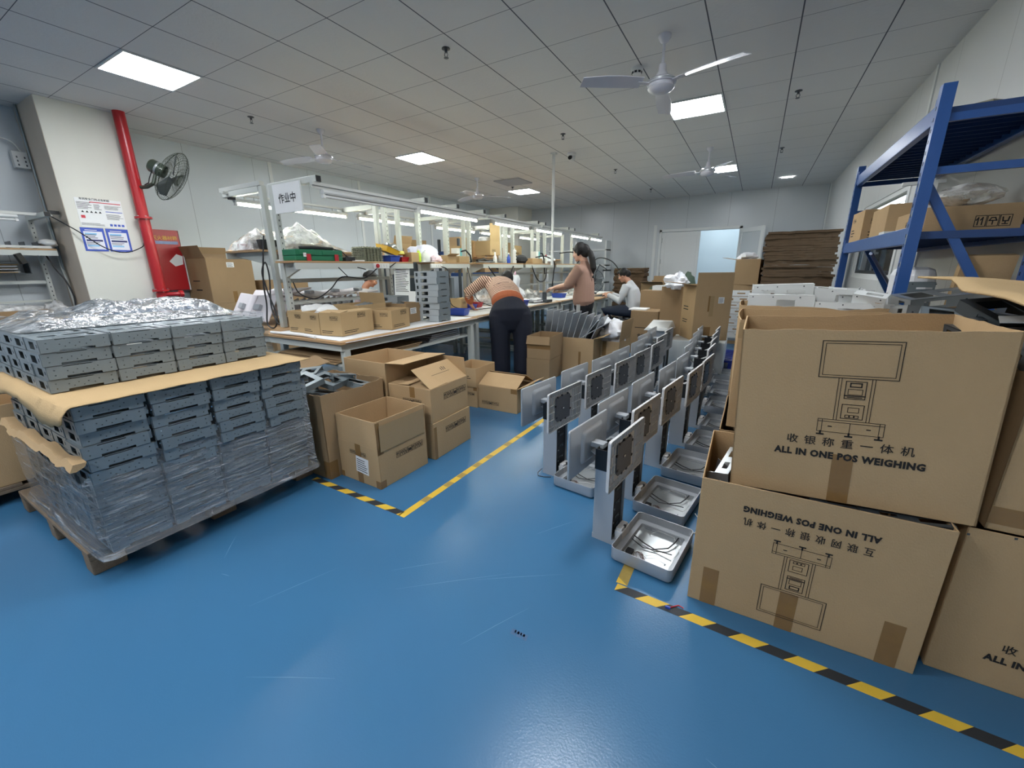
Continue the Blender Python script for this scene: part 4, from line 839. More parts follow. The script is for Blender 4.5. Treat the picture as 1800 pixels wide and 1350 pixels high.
def bench(label, y0, y1, x0, x1, legs=None, shelf=True, ups=(), side=1, sz=1.39, sd=.30, ux=None, tops=None, top_h=2.06, group='workbenches in the double row'):
    """side=+1: worker stands at larger x; uprights at ux near the back edge"""
    t = thing('workbench', label, 'workbench', (0, 0, 0), 0, group)
    MB(C_BOARD).box(x0, y0, TZ-.026, x1, y1, TZ-.004).build('bench_top', t, bev=.002)
    mb = MB(C_BENCH); mb.box(x0+.04, y0+.03, TZ-.086, x0+.08, y1-.03, TZ-.027).box(x1-.08, y0+.03, TZ-.086, x1-.04, y1-.03, TZ-.027).box(x0+.08, y0+.03, TZ-.086, x1-.08, y0+.07, TZ-.027).box(x0+.08, y1-.07, TZ-.086, x1-.08, y1-.03, TZ-.027); mb.build('top_frame', t)
    for x in (x0+.06, x1-.06):
        for y in legs or (y0+.08, y1-.08): MB(C_BENCH).box(x-.028, y-.028, 0, x+.028, y+.028, TZ-.087).build('leg', t, bev=.003)
    for y in legs or (y0+.08, y1-.08): MB(C_BENCH).box(x0+.09, y-.015, .12, x1-.09, y+.015, .16).build('cross_bar', t)
    for y in ups:
        o = MB(C_BENCH).box(ux-.03, y-.022, TZ-.004, ux+.03, y+.022, top_h).build('upright', t, bev=.003)
        mb = MB(C_BLACK); [mb.cbox((ux+side*.0302, y, .9+k*.05), (.001, .008, .016)) for k in range(22)]; mb.build('slot_holes', o)
    if shelf and ups:
        a, b = min(ups), max(ups); xe = ux+side*(.03+sd); xa, xb = sorted((ux+side*.031, xe))
        s = MB(C_BOARD).box(xa, a-.1, sz-.018, xb, b+.08, sz).build('shelf_board', t, bev=.002)
        mb = MB(C_BENCH); mb.box(*( (xb-.02, a-.1, sz-.075, xb-.002, b+.08, sz-.0185) if side > 0 else (xa+.002, a-.1, sz-.075, xa+.02, b+.08, sz-.0185))); mb.build('shelf_rail', s)
        for y in ups: MB(C_BENCH).prism([(ux+side*.031, y-.012, sz-.019), (xe-side*.025, y-.012, sz-.019), (xe-side*.025, y-.012, sz-.05), (ux+side*.031, y-.012, sz-.15)], (0, .024, 0)).build('bracket', s)
        MB(C_BENCH).box(ux-.012, a, 1.19, ux+.012, b, 1.225).build('rail', t); MB(C_BENCH).box(ux-.012, a, .98, ux+.012, b, 1.005).build('rail', t)
    for y in ups:   # lamp arm
        xe = ux+side*.66; xa, xb = sorted((ux+side*.03, xe)); a = MB(C_BENCH).box(xa, y-.025, top_h-.05, xb, y+.025, top_h).build('lamp_arm', t, bev=.003)
        MB(C_BLACK).cbox((xe+side*.0015, y, top_h-.025), (.003, .046, .046)).build('end_cap', a)
    return t
BX = -2.75
FX = -3.90; BKX = -4.06
near_bench = bench('workbench nearest the viewer, with cartons and a working sign above', 2.06, 3.95, -3.98, BX, ups=(2.41, 3.73), ux=FX)
bench('workbench where the bent worker leans on the white top', 3.97, 5.25, -3.98, BX-.05, ups=(4.3, 4.88), ux=FX)
bench('workbench in front of the standing worker', 5.30, 6.62, -3.98, BX-.1, ups=(5.42, 6.49), ux=FX)
bench('workbench beyond the standing worker near the cable pole', 6.66, 7.95, -3.98, BX-.1, ups=(6.76, 7.80), ux=FX)
bench('last workbench of the front line, near the seated worker', 8.0, 9.75, -3.98, BX-.1, ups=(8.10, 9.58), ux=FX)
bench('back-to-back workbench behind the nearest one, with film bags on its shelf', 2.30, 3.95, -5.05, -4.0, ups=(2.41, 3.75), ux=BKX, side=-1, sz=1.50, sd=.62, group='workbenches of the rear line')
bench('rear workbench in front of the man looking down', 3.97, 5.25, -5.05, -4.0, ups=(4.1, 5.05), ux=BKX, side=-1, sz=1.50, sd=.4, group='workbenches of the rear line')
bench('rear workbench behind the standing worker', 5.30, 6.62, -5.05, -4.0, ups=(5.5, 6.6), ux=BKX, side=-1, sz=1.50, sd=.4, group='workbenches of the rear line')
bench('rear workbench beyond the cable pole', 6.66, 7.95, -5.05, -4.0, ups=(6.8, 7.85), ux=BKX, side=-1, sz=1.50, sd=.4, group='workbenches of the rear line')
bench('rear workbench farthest back beside the white shelving', 8.0, 9.6, -5.05, -4.0, ups=(8.1, 9.4), ux=BKX, side=-1, sz=1.50, sd=.4, group='workbenches of the rear line')
# lamp rails and tube lamps
TUBE = M('lit_tube', 'ffffff', .5, emit='f7ffef', es=TUBE_E); TUBE0 = M('unlit_tube', 'e8e8e4', .35)
PX = -3.27
for y0, y1, s in ((2.36, 4.95, 'aluminium lamp rail over the nearest workbenches'), (5.0, 6.6, 'aluminium lamp rail over the middle workbenches'), (6.68, 9.9, 'aluminium lamp rail over the far workbenches')):
    tag(MB(C_ALU).box(PX-.02, y0, 1.985, PX+.02, y1, 2.009).box(PX-.004, y0, 1.962, PX+.004, y1, 1.985).build('lamp_rail'), s, 'lamp rail', 'lamp rails')
def tube_lamp(x, y0, y1, z, lit, label, body=None):
    t = thing('tube_lamp', label, 'tube lamp', (x, (y0+y1)/2, z), 0, 'tube lamps over the benches'); h = (y1-y0)/2
    MB(C_WHITEM).prism([(-.022, -h, 0), (.022, -h, 0), (.03, -h, .012), (.018, -h, .035), (-.018, -h, .035), (-.03, -h, .012)], (0, 2*h, 0)).build('reflector', t)
    MB(TUBE if lit else TUBE0).tube([(0, -h+.02, -.014), (0, h-.02, -.014)], .013, 10).build('tube', t)
    mb = MB(C_WHITEP); mb.cbox((0, -h+.01, -.012), (.034, .02, .036)).cbox((0, h-.01, -.012), (.034, .02, .036)); mb.build('end_socket', t)
    mb = MB(C_GALV); [mb.cbox((0, q, .05), (.006, .006, .03)) for q in (-h*.7, h*.7)]; mb.build('hanger', t)
for k, (a, b, lit, s) in enumerate([(2.45, 3.58, 0, 'unlit tube lamp right beside the working sign'), (3.63, 4.74, 1, 'lit tube lamp next along the rail from the unlit one'), (5.15, 6.18, 1, 'lit tube lamp above the bent worker'), (6.43, 7.5, 1, 'lit tube lamp left of the cable pole'), (7.97, 8.95, 1, 'lit tube lamp just right of the cable pole above the standing worker'), (9.1, 9.85, 1, 'lit tube lamp at the far end of the rail')]): tube_lamp(PX, a, b, 1.925, lit, s)
for k, (a, b, s) in enumerate([(2.44, 3.78, 'lit tube lamp on the rear arm at the left end'), (3.95, 5.0, 'lit tube lamp of the rear line behind the unlit one'), (5.5, 6.6, 'lit rear line tube lamp behind the first uprights'), (6.8, 7.9, 'lit rear line tube lamp behind the bent worker'), (8.3, 9.3, 'lit rear line tube lamp farthest back')]):
    tube_lamp(-4.62, a, b, 1.97, 1, s)
    tag(MB(C_ALU).box(-4.64, a-.1, 2.01+.025, -4.60, b+.1, 2.055).box(-4.625, a+.1, 2.008, -4.615, a+.12, 2.035).build('lamp_rail'), 'rear aluminium rail carrying the %s rear tube lamp' % ORD[k], 'lamp rail', 'rear lamp rails')
t = thing('lamp_bracket', 'metal end frame of the rear lamp rail at the left end', 'lamp frame', (0, 0, 0)); MB(C_ALU).box(-4.76, 2.385, 2.062, -4.05, 2.43, 2.10).build('beam', t); mb = MB(C_BLACK); mb.cbox((-4.62, 2.42, 2.02), (.05, .05, .06)); mb.build('clamp', t)
# working sign
t = thing('hanging_sign', 'white sign board with three Chinese characters on the lamp arm', 'sign', (-3.83, 2.365, 1.80))
MB(C_PAPER).box(0, 0, 0, .40, .008, .235).build('board', t); mb = MB(C_INK); glyphs(mb, '作业中', .085, (.2, -.001, .085), (1, 0, 0), (0, 0, 1), .0012); mb.build('lettering', t); mb = MB(C_WHITEM); mb.box(.395, -.002, 0, .402, .01, .235).box(0, -.002, -.004, .402, .01, .002); mb.build('edge_strip', t)
# white sheets on the tops
for y0, y1, x0, x1, s in ((2.10, 3.92, -3.75, BX+.012, 'white sheet covering the nearest workbench top'), (3.99, 5.22, -3.85, BX-.04, 'white sheet on the bench top under the bent worker hand'), (5.32, 6.6, -3.85, BX-.09, 'white sheet on the bench before the standing worker'), (6.68, 7.93, -3.85, BX-.09, 'white sheet on the bench just beyond the standing worker'), (8.02, 9.72, -3.85, BX-.09, 'white sheet on the farthest bench of the front line')):
    mb = MB(C_PAPER); mb.smooth = True; vs = []; nx, ny = 8, 14
    for i in range(nx+1):
        for j in range(ny+1):
            x = x0+(x1-x0)*i/nx; y = y0+(y1-y0)*j/ny+.012*noise.noise(Vector((i*.9, y0, 0))); vs.append((x, y, TZ-.0012+.003*abs(noise.noise(Vector((x*5, y*5, 0))))-(.012 if i == nx else 0)))
    mb.add(vs, [(i*(ny+1)+j, (i+1)*(ny+1)+j, (i+1)*(ny+1)+j+1, i*(ny+1)+j+1) for i in range(nx) for j in range(ny)]); tag(mb.build('paper_sheet', solid=.002), s, 'paper sheet', 'white sheets on the benches')
mb = MB(C_PAPER); mb.tube([(-3.72, 2.08, TZ+.012), (-3.3, 2.10, TZ+.014), (-3.1, 2.085, TZ+.008)], .012, 8); tag(mb.build('paper_roll'), 'rolled white paper edge along the front of the nearest bench', 'paper roll')
# cartons on the nearest bench
TB = TZ+.004
for k, (x, y, w_, d, h, a, s, fl) in enumerate([(-3.66, 2.22, .215, .36, .19, 0, 'small bench carton farthest left by the upright', None), (-3.435, 2.21, .24, .30, .19, -1, 'second bench carton from the upright', None), (-3.18, 2.20, .235, .40, .195, 9, 'bench carton at the corner with the lid turned in', {'y-': (172, .1), 'x+': (176, .1)}), (-3.10, 2.66, .25, .30, .18, 12, 'bench carton behind the corner one', None)]):
    t = carton(s, (x, y, TB), w_, d, h, R(a), fl, 2, 'cartons on the nearest bench')
    icons(t, 'y-', w_, d, w_*.5, h*.68, .085, 3); rows(t, 'y-', w_, d, .02, .02, .12, .03, 2, k)
    icons(t, 'x+', w_, d, d*.5, h*.72, .10, 3); rows(t, 'x+', w_, d, .03, .02, .2, .03, 2, k+9)
    if k in (0, 1): blob('bubble_parts', 'pale plastic parts poking out of the %s bench carton' % ['leftmost', 'second'][k], 'parts', C_WHITEP, (x+w_/2, y+d*.55, TB+.10), (w_*.8, d*.7, .15), k+3, .5)
t = carton('open bench carton holding bright metal strips', (-3.52, 2.60, TB), .34, .36, .22, R(3), {'y+': (100, .1)}, 2, 'cartons on the nearest bench'); random.seed(8)
for k in range(9):
    tag(MB(C_GALV).at((-3.42+.026*k, 2.66+.012*k, TB+.10+.008*(k % 3)), (R(14-3*k), R(24+4*k), R(-12+5*k))).box(0, 0, 0, .016, .22, .10).build('metal_strip'), 'bright metal strip fanned out of the open bench carton, %s from left' % ORD[k], 'metal strip', 'metal strips in the bench carton')
for k, (x, y, a) in enumerate([(-3.62, 2.92, 30), (-3.5, 3.0, 12)]): scrap_frame('pale zinc bracket propped behind the bench cartons, %s one' % ['left', 'right'][k], (x, y, TB+.02), (R(70), R(10), R(a)), .9, 'zinc brackets on the nearest bench', C_GALV, k)
t = carton('olive bench carton with white label behind the black cup', (-3.38, 3.10, TB), .30, .26, .20, R(6), None, 1, 'cartons on the nearest bench'); sticker(t, 'x+', .3, .26, .07, .09, .10, .06, 2)
t = thing('tape_cup', 'black round cup standing on the nearest bench', 'cup', (-3.06, 3.06, TB)); MB(C_BLACK).lathe([(.001, 0), (.042, 0), (.045, .09), (.041, .09), (.038, .004), (.001, .003)], 18).build('cup_body', t)
# stack of eight big trays
def big_tray():
    mb = MB(C_STEEL); w_, d, h, t = .30, .205, .0645, .0025; W = C_WHITEM
    mb.use(M('light_steel_face', 'a9b0b2', .4, .2) if 'light_steel_face' not in bpy.data.materials else bpy.data.materials['light_steel_face'])
    mb.plate(w_, h, t, [(.02, .012, .045, .046), (.085, .014, .17, .05)]); mb.use(C_STEEL)
    mb.at((w_, 0, 0), (0, 0, R(90))).plate(d, h, t, [(.05, -.01, .15, .01)]).at((t, 0, 0), (0, 0, R(90))).plate(d, h, t, [(.05, .014, .15, .045)]).at((0, d-t, 0)).plate(w_, h, t, [(.1, .014, .2, .05)])
    mb.at((0, 0, h), (R(-90), 0, 0)).plate(w_, d, t, [(.06, .04, .24, .075), (.06, .10, .24, .12), (.04, .15, .12, .19), (.16, .15, .26, .19)])
    return mb
bt = big_tray().build('steel_tray', bev=.001)
for k in range(8):
    o = bt if k == 0 else bt.copy()
    if k: COL.objects.link(o)
    o.location = (-3.15+.004*(k % 3), 3.36-.003*(k % 2), TB+k*.0652); o.rotation_euler = (0, 0, R(2+1.5*((k*7) % 3)-1)); tag(o, 'light grey steel tray in the tall bench stack, %s from the bottom' % ORD[k], 'metal tray', 'steel trays stacked on the bench')
for k in range(4):
    o = bt.copy(); COL.objects.link(o); o.location = (-3.62, 3.22+.0*k, TB+k*.0652); o.rotation_euler = (0, 0, R(4*k-4)); tag(o, 'darker steel tray behind the tall bench stack, %s from the bottom' % ORD[k], 'metal tray', 'steel trays behind the tall stack')
# documents hanging from the shelf
for k, (y, z0, h, w_, s) in enumerate([(3.50, 1.02, .33, .25, 'printed sheet hanging from the shelf edge'), (3.62, .86, .2, .32, 'lower white sheet hanging behind the printed sheet')]):
    o = MB(C_PAPER).box(0, 0, 0, .001, w_, h).build('hanging_paper', loc=(-3.60-.02*k, y, z0), rot=(R(-4), 0, 0)); tag(o, s, 'paper'); mb = MB(C_INK); text_rows(mb, w_*.85, h*.8, 14, (.0014, .02, .04), (0, 1, 0), (0, 0, 1), k+4); mb.build('printed_text', o) if k == 0 else None
# small blue bins
def bin_(label, loc, rz, s=1., mat=None, group='blue parts bins on the benches'):
    t = thing('parts_bin', label, 'parts bin', loc, rz, group); w_, d, h = .14*s, .10*s, .055*s; mb = MB(mat or C_BLUEP)
    L_ = lambda e, z: [(-w_/2-e, -d/2-e, z), (w_/2+e, -d/2-e, z), (w_/2+e, d/2+e, z), (-w_/2-e, d/2+e, z)]
    loft(mb, [L_(0, 0), L_(.012*s, h), L_(.018*s, h), L_(.018*s, h-.006), L_(.0135*s, h-.006)], cap0=True); loft(mb, [L_(.009*s, h), L_(-.003, .004)], cap1=True); mb.build('bin_body', t)
bin_('blue parts bin beside the tall tray stack', (-3.08, 4.02, TB), R(12), 1.35); bin_('blue parts bin right of the bent worker', (-3.02, 5.42, TB), R(5), 1.5); bin_('blue parts bin behind the bent worker arm', (-3.45, 4.75, TB), R(0), 1.1, M('violet_blue_plastic', '4a4fb8', .4)); bin_('red parts bin behind the bent worker', (-3.52, 4.98, TB), R(3), 1.2, C_REDP); bin_('grey parts bin beyond the bent worker', (-3.25, 5.62, TB), R(0), 1.6, M('grey_plastic', '9a9da0', .5))
# shelf goods, front line
SZ = 1.392; SX = -3.72
t = thing('tool_case', 'green plastic tool case with red latches on the front shelf', 'tool case', (SX, 2.36, SZ), R(0))
MB(C_GREENP).box(-.10, 0, 0, .10, .50, .045).build('case_base', t, bev=.008); MB(C_GREENP).box(-.10, 0, .047, .10, .50, .10).box(.10, .03, .055, .106, .20, .09).box(.10, .27, .055, .106, .46, .09).build('case_lid', t, bev=.008)
for y in (.10, .40): MB(C_REDP).box(.103, y, -.03, .112, y+.045, .06).build('latch', t, bev=.004)
MB(C_PAPER).box(.107, .07, .035, .1075, .10, .07).build('label_card', t); mb = MB(C_INK); glyphs(mb, '13', .02, (.108, .085, .045), (0, 1, 0), (0, 0, 1)); mb.build('number', t)
mb = MB(C_BLACKR); mb.smooth = True; mb.tube([(SX-.05, 2.50, SZ+.118), (SX, 2.6, SZ+.122), (SX+.02, 2.72, SZ+.118), (SX-.02, 2.84, SZ+.12)], .016, 8).tube([(SX-.02, 2.84, SZ+.118), (SX+.03, 2.90, SZ+.10), (SX+.05, 2.95, SZ+.05), (SX+.04, 2.99, SZ+.02)], .006, 6); tag(mb.build('coiled_strap'), 'black strap and cable lying on the green tool case', 'strap')
tag(MB(C_BLACK).box(SX, 2.9, SZ, SX+.09, 3.02, SZ+.04).build('power_adapter', bev=.004), 'black power adapter right of the green tool case', 'adapter')
t = thing('egg_tray_stack', 'nested stack of moulded olive spacer trays on the front shelf', 'spacer trays', (SX-.05, 3.16, SZ)); C_EGG = M('olive_pulp', '7f806a', .8)
for k in range(9):
    mb = MB(C_EGG); z = k*.017
    for i in range(6):
        for j in range(6):
            a, b = -.09+i*.034, j*.045; mb.add([(a, b, z), (a+.034, b, z), (a+.034, b+.045, z), (a, b+.045, z), (a+.017, b+.022, z+.022)], [(0, 1, 4), (1, 2, 4), (2, 3, 4), (3, 0, 4)])
    mb.build('spacer_tray', t)
bin_('blue bin on the front shelf under the tilted yellow tray', (SX, 3.58, SZ), 0, 1.25, None, 'shelf bins'); bin_('red bin on the front shelf beside the brown box', (SX, 3.76, SZ), 0, 1.0, C_REDP, 'shelf bins')
t = thing('yellow_tray', 'yellow plastic tray tilted on top of the shelf bins', 'tray', (SX+.02, 3.53, SZ+.10), 0, None, (R(-16), R(10), 0)); mb = MB(C_YELP); L_ = lambda e, z: [(-.08-e, -.09-e, z), (.08+e, -.09-e, z), (.08+e, .09+e, z), (-.08-e, .09+e, z)]; loft(mb, [L_(0, 0), L_(.012, .06), L_(.018, .06), L_(.010, .056), L_(-.004, .004)], cap0=True, cap1=True); mb.build('tray_body', t)
t = carton('plain brown box standing on the front shelf', (SX-.02, 3.82, SZ), .14, .13, .11, 0, closed=True, mat=2, group='small cartons on the shelf'); t = carton('small open carton on the shelf right of the pink bag', (SX-.04, 4.50, SZ), .16, .20, .09, 0, mat=2, group='small cartons on the shelf', flaps={'x+': (20, .06)}); t = carton('small closed carton on the shelf beneath the tissue box', (SX-.04, 4.76, SZ), .16, .24, .085, 0, closed=True, mat=2, group='small cartons on the shelf')
C_LIME = M('lime_plastic', 'b9d43a', .4)
t = thing('bottle', 'lime green bottle beside the brown shelf box', 'bottle', (SX+.08, 3.99, SZ)); MB(C_LIME).lathe([(.001, 0), (.028, 0), (.03, .01), (.03, .10), (.016, .125), (.016, .135), (.001, .135)], 16).build('bottle_body', t); MB(C_WHITEP).lathe([(.001, .135), (.018, .135), (.018, .155), (.001, .156)], 14).build('cap', t)
t = thing('tea_flask', 'white lidded pot on the front shelf before the white bag', 'pot', (SX+.06, 4.14, SZ)); MB(C_WHITEP).lathe([(.001, 0), (.05, 0), (.055, .02), (.055, .09), (.045, .11), (.001, .112)], 18).build('pot_body', t); MB(C_WHITEP).lathe([(.001, .112), (.04, .112), (.03, .13), (.012, .132), (.012, .145), (.001, .146)], 16).build('lid', t)
blob('white_bag', 'lavender white plastic bag bulging on the front shelf', 'bag', M('lavender_bag', 'cfcfe2', .45, 0, .08, 18, .5, 22), (SX-.1, 4.28, SZ), (.30, .50, .26), 5, .4); blob('pink_bag', 'small pink and white bag on the front shelf', 'bag', M('pink_bag', 'e6cfd6', .5, 0, .2, 30), (SX+.06, 4.34, SZ), (.12, .18, .12), 9, .4)
blob('parts_bag', 'mesh of small bright parts bagged on the shelf by the upright', 'bag', C_GALV, (SX-.05, 3.66, SZ+.11), (.14, .2, .12), 14, .5); blob('yellow_pack', 'yellow green packet on top of the shelf bins', 'packet', M('yellow_green_pack', 'c9bf4f', .5), (SX, 3.74, SZ+.075), (.12, .16, .06), 12, .3)
t = thing('tissue_box', 'white and teal tissue box on the shelf beside the black hose', 'tissue box', (SX-.02, 4.88, SZ+.086)); MB(C_WHITEP).box(-.05, -.05, 0, .05, .02, .11).build('box_body', t); MB(M('teal_print', '6fb3b5', .5)).box(-.051, .021, 0, .051, .07, .11).build('teal_side', t)
mb = MB(C_BLACKR); mb.tube([(SX+.02, 4.92, SZ+.15), (SX+.06, 5.0, SZ+.17), (SX+.08, 5.08, SZ+.10), (SX+.08, 5.10, SZ+.01), (SX+.05, 5.12, SZ+.012)], .012, 8); tag(mb.build('air_hose'), 'thick black hose looping off the front shelf', 'hose')
tag(MB(C_PAPER).box(SX-.08, 2.98, SZ, SX+.09, 3.14, SZ+.012).build('paper_stack'), 'thin stack of white paper on the front shelf', 'paper'); tag(MB(C_PAPER).box(SX-.05, 3.99, SZ, SX+.10, 4.48, SZ+.006).build('paper_sheet'), 'white foam sheet under the pot and pink bag', 'paper sheet')
def socket(label, y, knob):
    t = thing('power_strip', label, 'power strip', (-3.567, y, 1.317), 0, 'power strips on the shelf rail'); MB(C_WHITEP).box(0, 0, 0, .025, .22, .055).build('housing', t, bev=.004)
    if knob: MB(C_REDP).at((.026, .05, .028), (0, R(90), 0)).lathe([(.001, 0), (.022, 0), (.02, .012), (.001, .013)], 16).build('switch_knob', t)
    mb = MB(C_BLACK); [mb.cbox((.0255, q, zz), (.001, .008, .004)) for q in (.10, .14, .18) for zz in (.02, .036)]; mb.build('outlet_holes', t)
socket('white power strip with a round red switch on the shelf rail', 3.18, True); socket('white power strip on the shelf rail above the tall tray stack', 4.1, False)
mb = MB(C_BLACK); 
for k, (y, a) in enumerate([(2.75, -.09), (2.98, -.02), (3.42, .05)]): tag(MB(C_BLACK).tube([(-3.56, y, 1.33), (-3.55, y+.09, 1.33+a)], .005, 6).build('hand_tool'), 'slim dark hand tool clipped to the shelf rail, %s from left' % ORD[k], 'tool', 'tools on the shelf rail')
def cable(name, label, pts, r=.006, mat=None, n=6):
    # smooth Catmull-Rom through pts
    P = [Vector(p) for p in pts]; P = [P[0]*2-P[1]]+P+[P[-1]*2-P[-2]]; out = []
    for i in range(1, len(P)-2):
        for k in range(6):
            u = k/6; a, b, c, d = P[i-1], P[i], P[i+1], P[i+2]
            out.append(.5*((2*b)+(c-a)*u+(2*a-5*b+4*c-d)*u*u+(3*b-a-3*c+d)*u**3))
    out.append(P[-2]); mb = MB(mat or C_BLACKR); mb.tube(out, r, n); return tag(mb.build(name), label, 'cable')
cable('hanging_cable', 'black cable hanging in loops at the left end of the nearest bench', [(-4.02, 2.33, 1.62), (-3.99, 2.28, 1.45), (-4.03, 2.26, 1.2), (-4.0, 2.24, 1.0), (-3.97, 2.2, .82), (-3.86, 2.2, .79), (-3.83, 2.22, .9), (-3.96, 2.25, 1.1), (-4.06, 2.28, 1.28), (-3.98, 2.28, 1.38), (-3.95, 2.28, 1.25), (-3.93, 2.24, 1.0), (-3.82, 2.2, .86), (-3.78, 2.2, .82)], .007)
cable('bench_cable', 'black cable sagging under the front shelf from the red switch strip', [(-3.56, 3.24, 1.32), (-3.62, 3.1, 1.22), (-3.72, 2.9, 1.235), (-3.76, 2.78, 1.12), (-3.80, 2.62, 1.03), (-3.83, 2.48, 1.09), (-3.85, 2.44, 1.2)], .006)
cable('bench_cable', 'black cable from the power strip past the tall tray stack down to the bench', [(-3.55, 4.28, 1.34), (-3.52, 4.38, 1.3), (-3.5, 4.4, 1.15), (-3.46, 4.32, .95), (-3.4, 4.35, .82), (-3.25, 4.6, .775), (-3.15, 4.95, .775)], .006)
# film bags on the rear shelf, screens and panels on the rear bench
def tent(name, label, mat, x0, x1, y0, y1, z, peaks, seed, group=None):
    """thin draped film: peaks = (x, y, height, spread)"""
    mb = MB(mat); mb.smooth = True; nx, ny = 26, 34; vs = []
    for i in range(nx+1):
        for j in range(ny+1):
            x = x0+(x1-x0)*i/nx; y = y0+(y1-y0)*j/ny; e = min(1, min(i, nx-i)/3)*min(1, min(j, ny-j)/3)
            h = max([.03]+[p[2]*max(0, 1-math.hypot((x-p[0])/p[3], (y-p[1])/p[4])) for p in peaks])
            h += .05*(abs(noise.noise(Vector((x*6+seed, y*6, 0))))-.2)+.02*noise.noise(Vector((x*17, y*17, seed)))
            vs.append((x+.012*noise.noise(Vector((y*20, seed, i)))*(1-e), y+.02*noise.noise(Vector((x*15, seed, j)))*(1-e), z+max(.003, h)*e+.002))
    mb.add(vs, [(i*(ny+1)+j, (i+1)*(ny+1)+j, (i+1)*(ny+1)+j+1, i*(ny+1)+j+1) for i in range(nx) for j in range(ny)]); return tag(mb.build(name), label, 'plastic bag', group)
tent('plastic_bag', 'big clear plastic bag draped over white boards on the rear shelf behind the green case', C_BAG, -4.66, -4.10, 2.48, 3.42, 1.502, [(-4.4, 2.60, .22, .4, .5), (-4.38, 2.92, .30, .36, .52), (-4.36, 3.2, .12, .3, .3)], 3)
tent('plastic_bag', 'clear bag with dark things at the left end of the rear shelf', C_BAG, -4.70, -4.2, 2.30, 2.58, 1.502, [(-4.55, 2.44, .15, .25, .2), (-4.34, 2.46, .22, .25, .22)], 8)
tag(MB(C_BLACK).box(-4.40, 2.38, 1.502, -4.16, 2.6, 1.60).build('dark_box', bev=.01), 'dark box inside the bags on the rear shelf', 'box'); tag(MB(M('pink_card', 'e3cdc8', .7)).box(-4.47, 2.315, 1.502, -4.33, 2.38, 1.56).build('pink_carton'), 'small pink carton at the rear shelf edge', 'box')
for k in range(5): tag(MB(C_WHITEP).at((-4.42+.01*k, 2.75, 1.503+.016*k), (0, 0, R(3*k-6))).box(-.18, 0, 0, .16, .5, .012).build('white_board'), 'flat white panel in the pile on the rear shelf, %s up' % ORD[k], 'panel', 'flat panels on the rear shelf')
C_PEARL = M('pearl_white_panel', 'd9d4d6', .4)
def white_back(label, loc, rot, group):
    t = thing('screen_cover', label, 'screen back cover', loc, 0, group, rot); mb = MB(C_PEARL)
    l = lambda e, z: [(x, y, z) for x, y in rrect(e, e, .44-e, .30-e, .015)]
    loft(mb, [l(.004, 0), l(0, .004), l(0, .012), l(.006, .016)], cap0=True, cap1=True); mb.build('cover', t); MB(C_SILVER).box(.17, .12, .0165, .27, .18, .05).build('hinge', t, bev=.003)
    return t
G = 'white screen backs piled at the left end of the rear bench'
for k, (x, y, z, a, b, c, s) in enumerate([(-5.05, 2.42, .80, 62, 2, -8, 'front left, standing'), (-4.72, 2.36, .79, 60, 0, 4, 'front right, standing'), (-5.05, 2.56, .84, 55, 0, -4, 'second row left'), (-4.68, 2.52, .84, 56, 0, 3, 'second row right'), (-4.98, 2.66, 1.02, 14, 3, 6, 'lying on top, left'), (-4.66, 2.62, 1.03, 12, -3, -5, 'lying on top, right')]): white_back('white screen back at the left bench end, %s' % s, (x, y, z), (R(a), R(b), R(c)), G)
G = 'silver screens standing in a row on the rear bench'
for k in range(10): tag(MB(C_SILVER).at((-4.62+.0*k, 2.98+.085*k, TZ), (R(-14), 0, R(78))).box(0, 0, 0, .012, .30, .24).build('screen_shell', bev=.003), 'silver screen panel standing on the rear bench, %s from left' % ORD[k], 'panel', G)
for k, y in enumerate((2.9, 3.25, 3.6)): white_back('white screen back lying over the rear row of panels, %s' % ['left', 'middle', 'right'][k], (-4.75, y, 1.03), (R(6), R(4), R(4)), 'screen backs on top of the rear row')
# goods further along the line
t = carton('tall flap carton standing on the shelf of the middle benches', (-4.0, 5.72, 1.512), .30, .28, .22, R(-2), {'x+': (90, .26)}, 2, closed=False); icons(t, 'x+', .3, .28, .05, .05, .1, 3)
blob('plastic_bag', 'white bag sticking out of the middle shelf carton', 'plastic bag', C_WBAG, (-3.9, 5.84, 1.70), (.2, .18, .12), 21, .4)
mb = MB(C_BLACK); mb.at((-3.72, 5.5, SZ+.03), (0, R(10), R(12))).tube([(0, -.2, 0), (.02, .0, .03), (0, .25, .0), (.02, .5, .02)], .02, 8).tube([(0, .1, .02), (.05, .35, -.02), (.08, .55, -.12)], .014, 8); tag(mb.build('air_tool'), 'dark pneumatic tool lying on the shelf above the bent worker', 'tool')
for k in range(4): tag(MB(C_GALV).at((-3.75+.02*k, 5.38+.2*k, SZ+.006), (0, 0, R(20*k-30))).box(0, 0, 0, .10, .2, .018).build('metal_bar'), 'loose metal bar on the shelf behind the bent worker, %s from left' % ORD[k], 'metal bar', 'metal bars on the shelf')
t = thing('glue_cartridge', 'white printed cartridge standing on the shelf right of the bent worker', 'cartridge', (-3.62, 6.35, SZ)); MB(C_WHITEP).lathe([(.001, 0), (.03, 0), (.03, .21), (.008, .22), (.006, .25), (.001, .25)], 16).build('tube_body', t); mb = MB(C_INK); [mb.box(.0302, -.01, z, .0308, .01, z+.025) for z in (.05, .1, .15)]; mb.build('printed_marks', t)
blob('black_bundle', 'black cloth bundle on the shelf beside the cartridge', 'cloth', M('black_cloth', '1c1c20', .8), (-3.68, 6.66, SZ), (.2, .36, .16), 4, .3); t = carton('flat brown carton on the shelf before the second tissue box', (-3.78, 6.95, SZ), .2, .4, .09, 0, closed=True, mat=0, group='small cartons on the shelf')
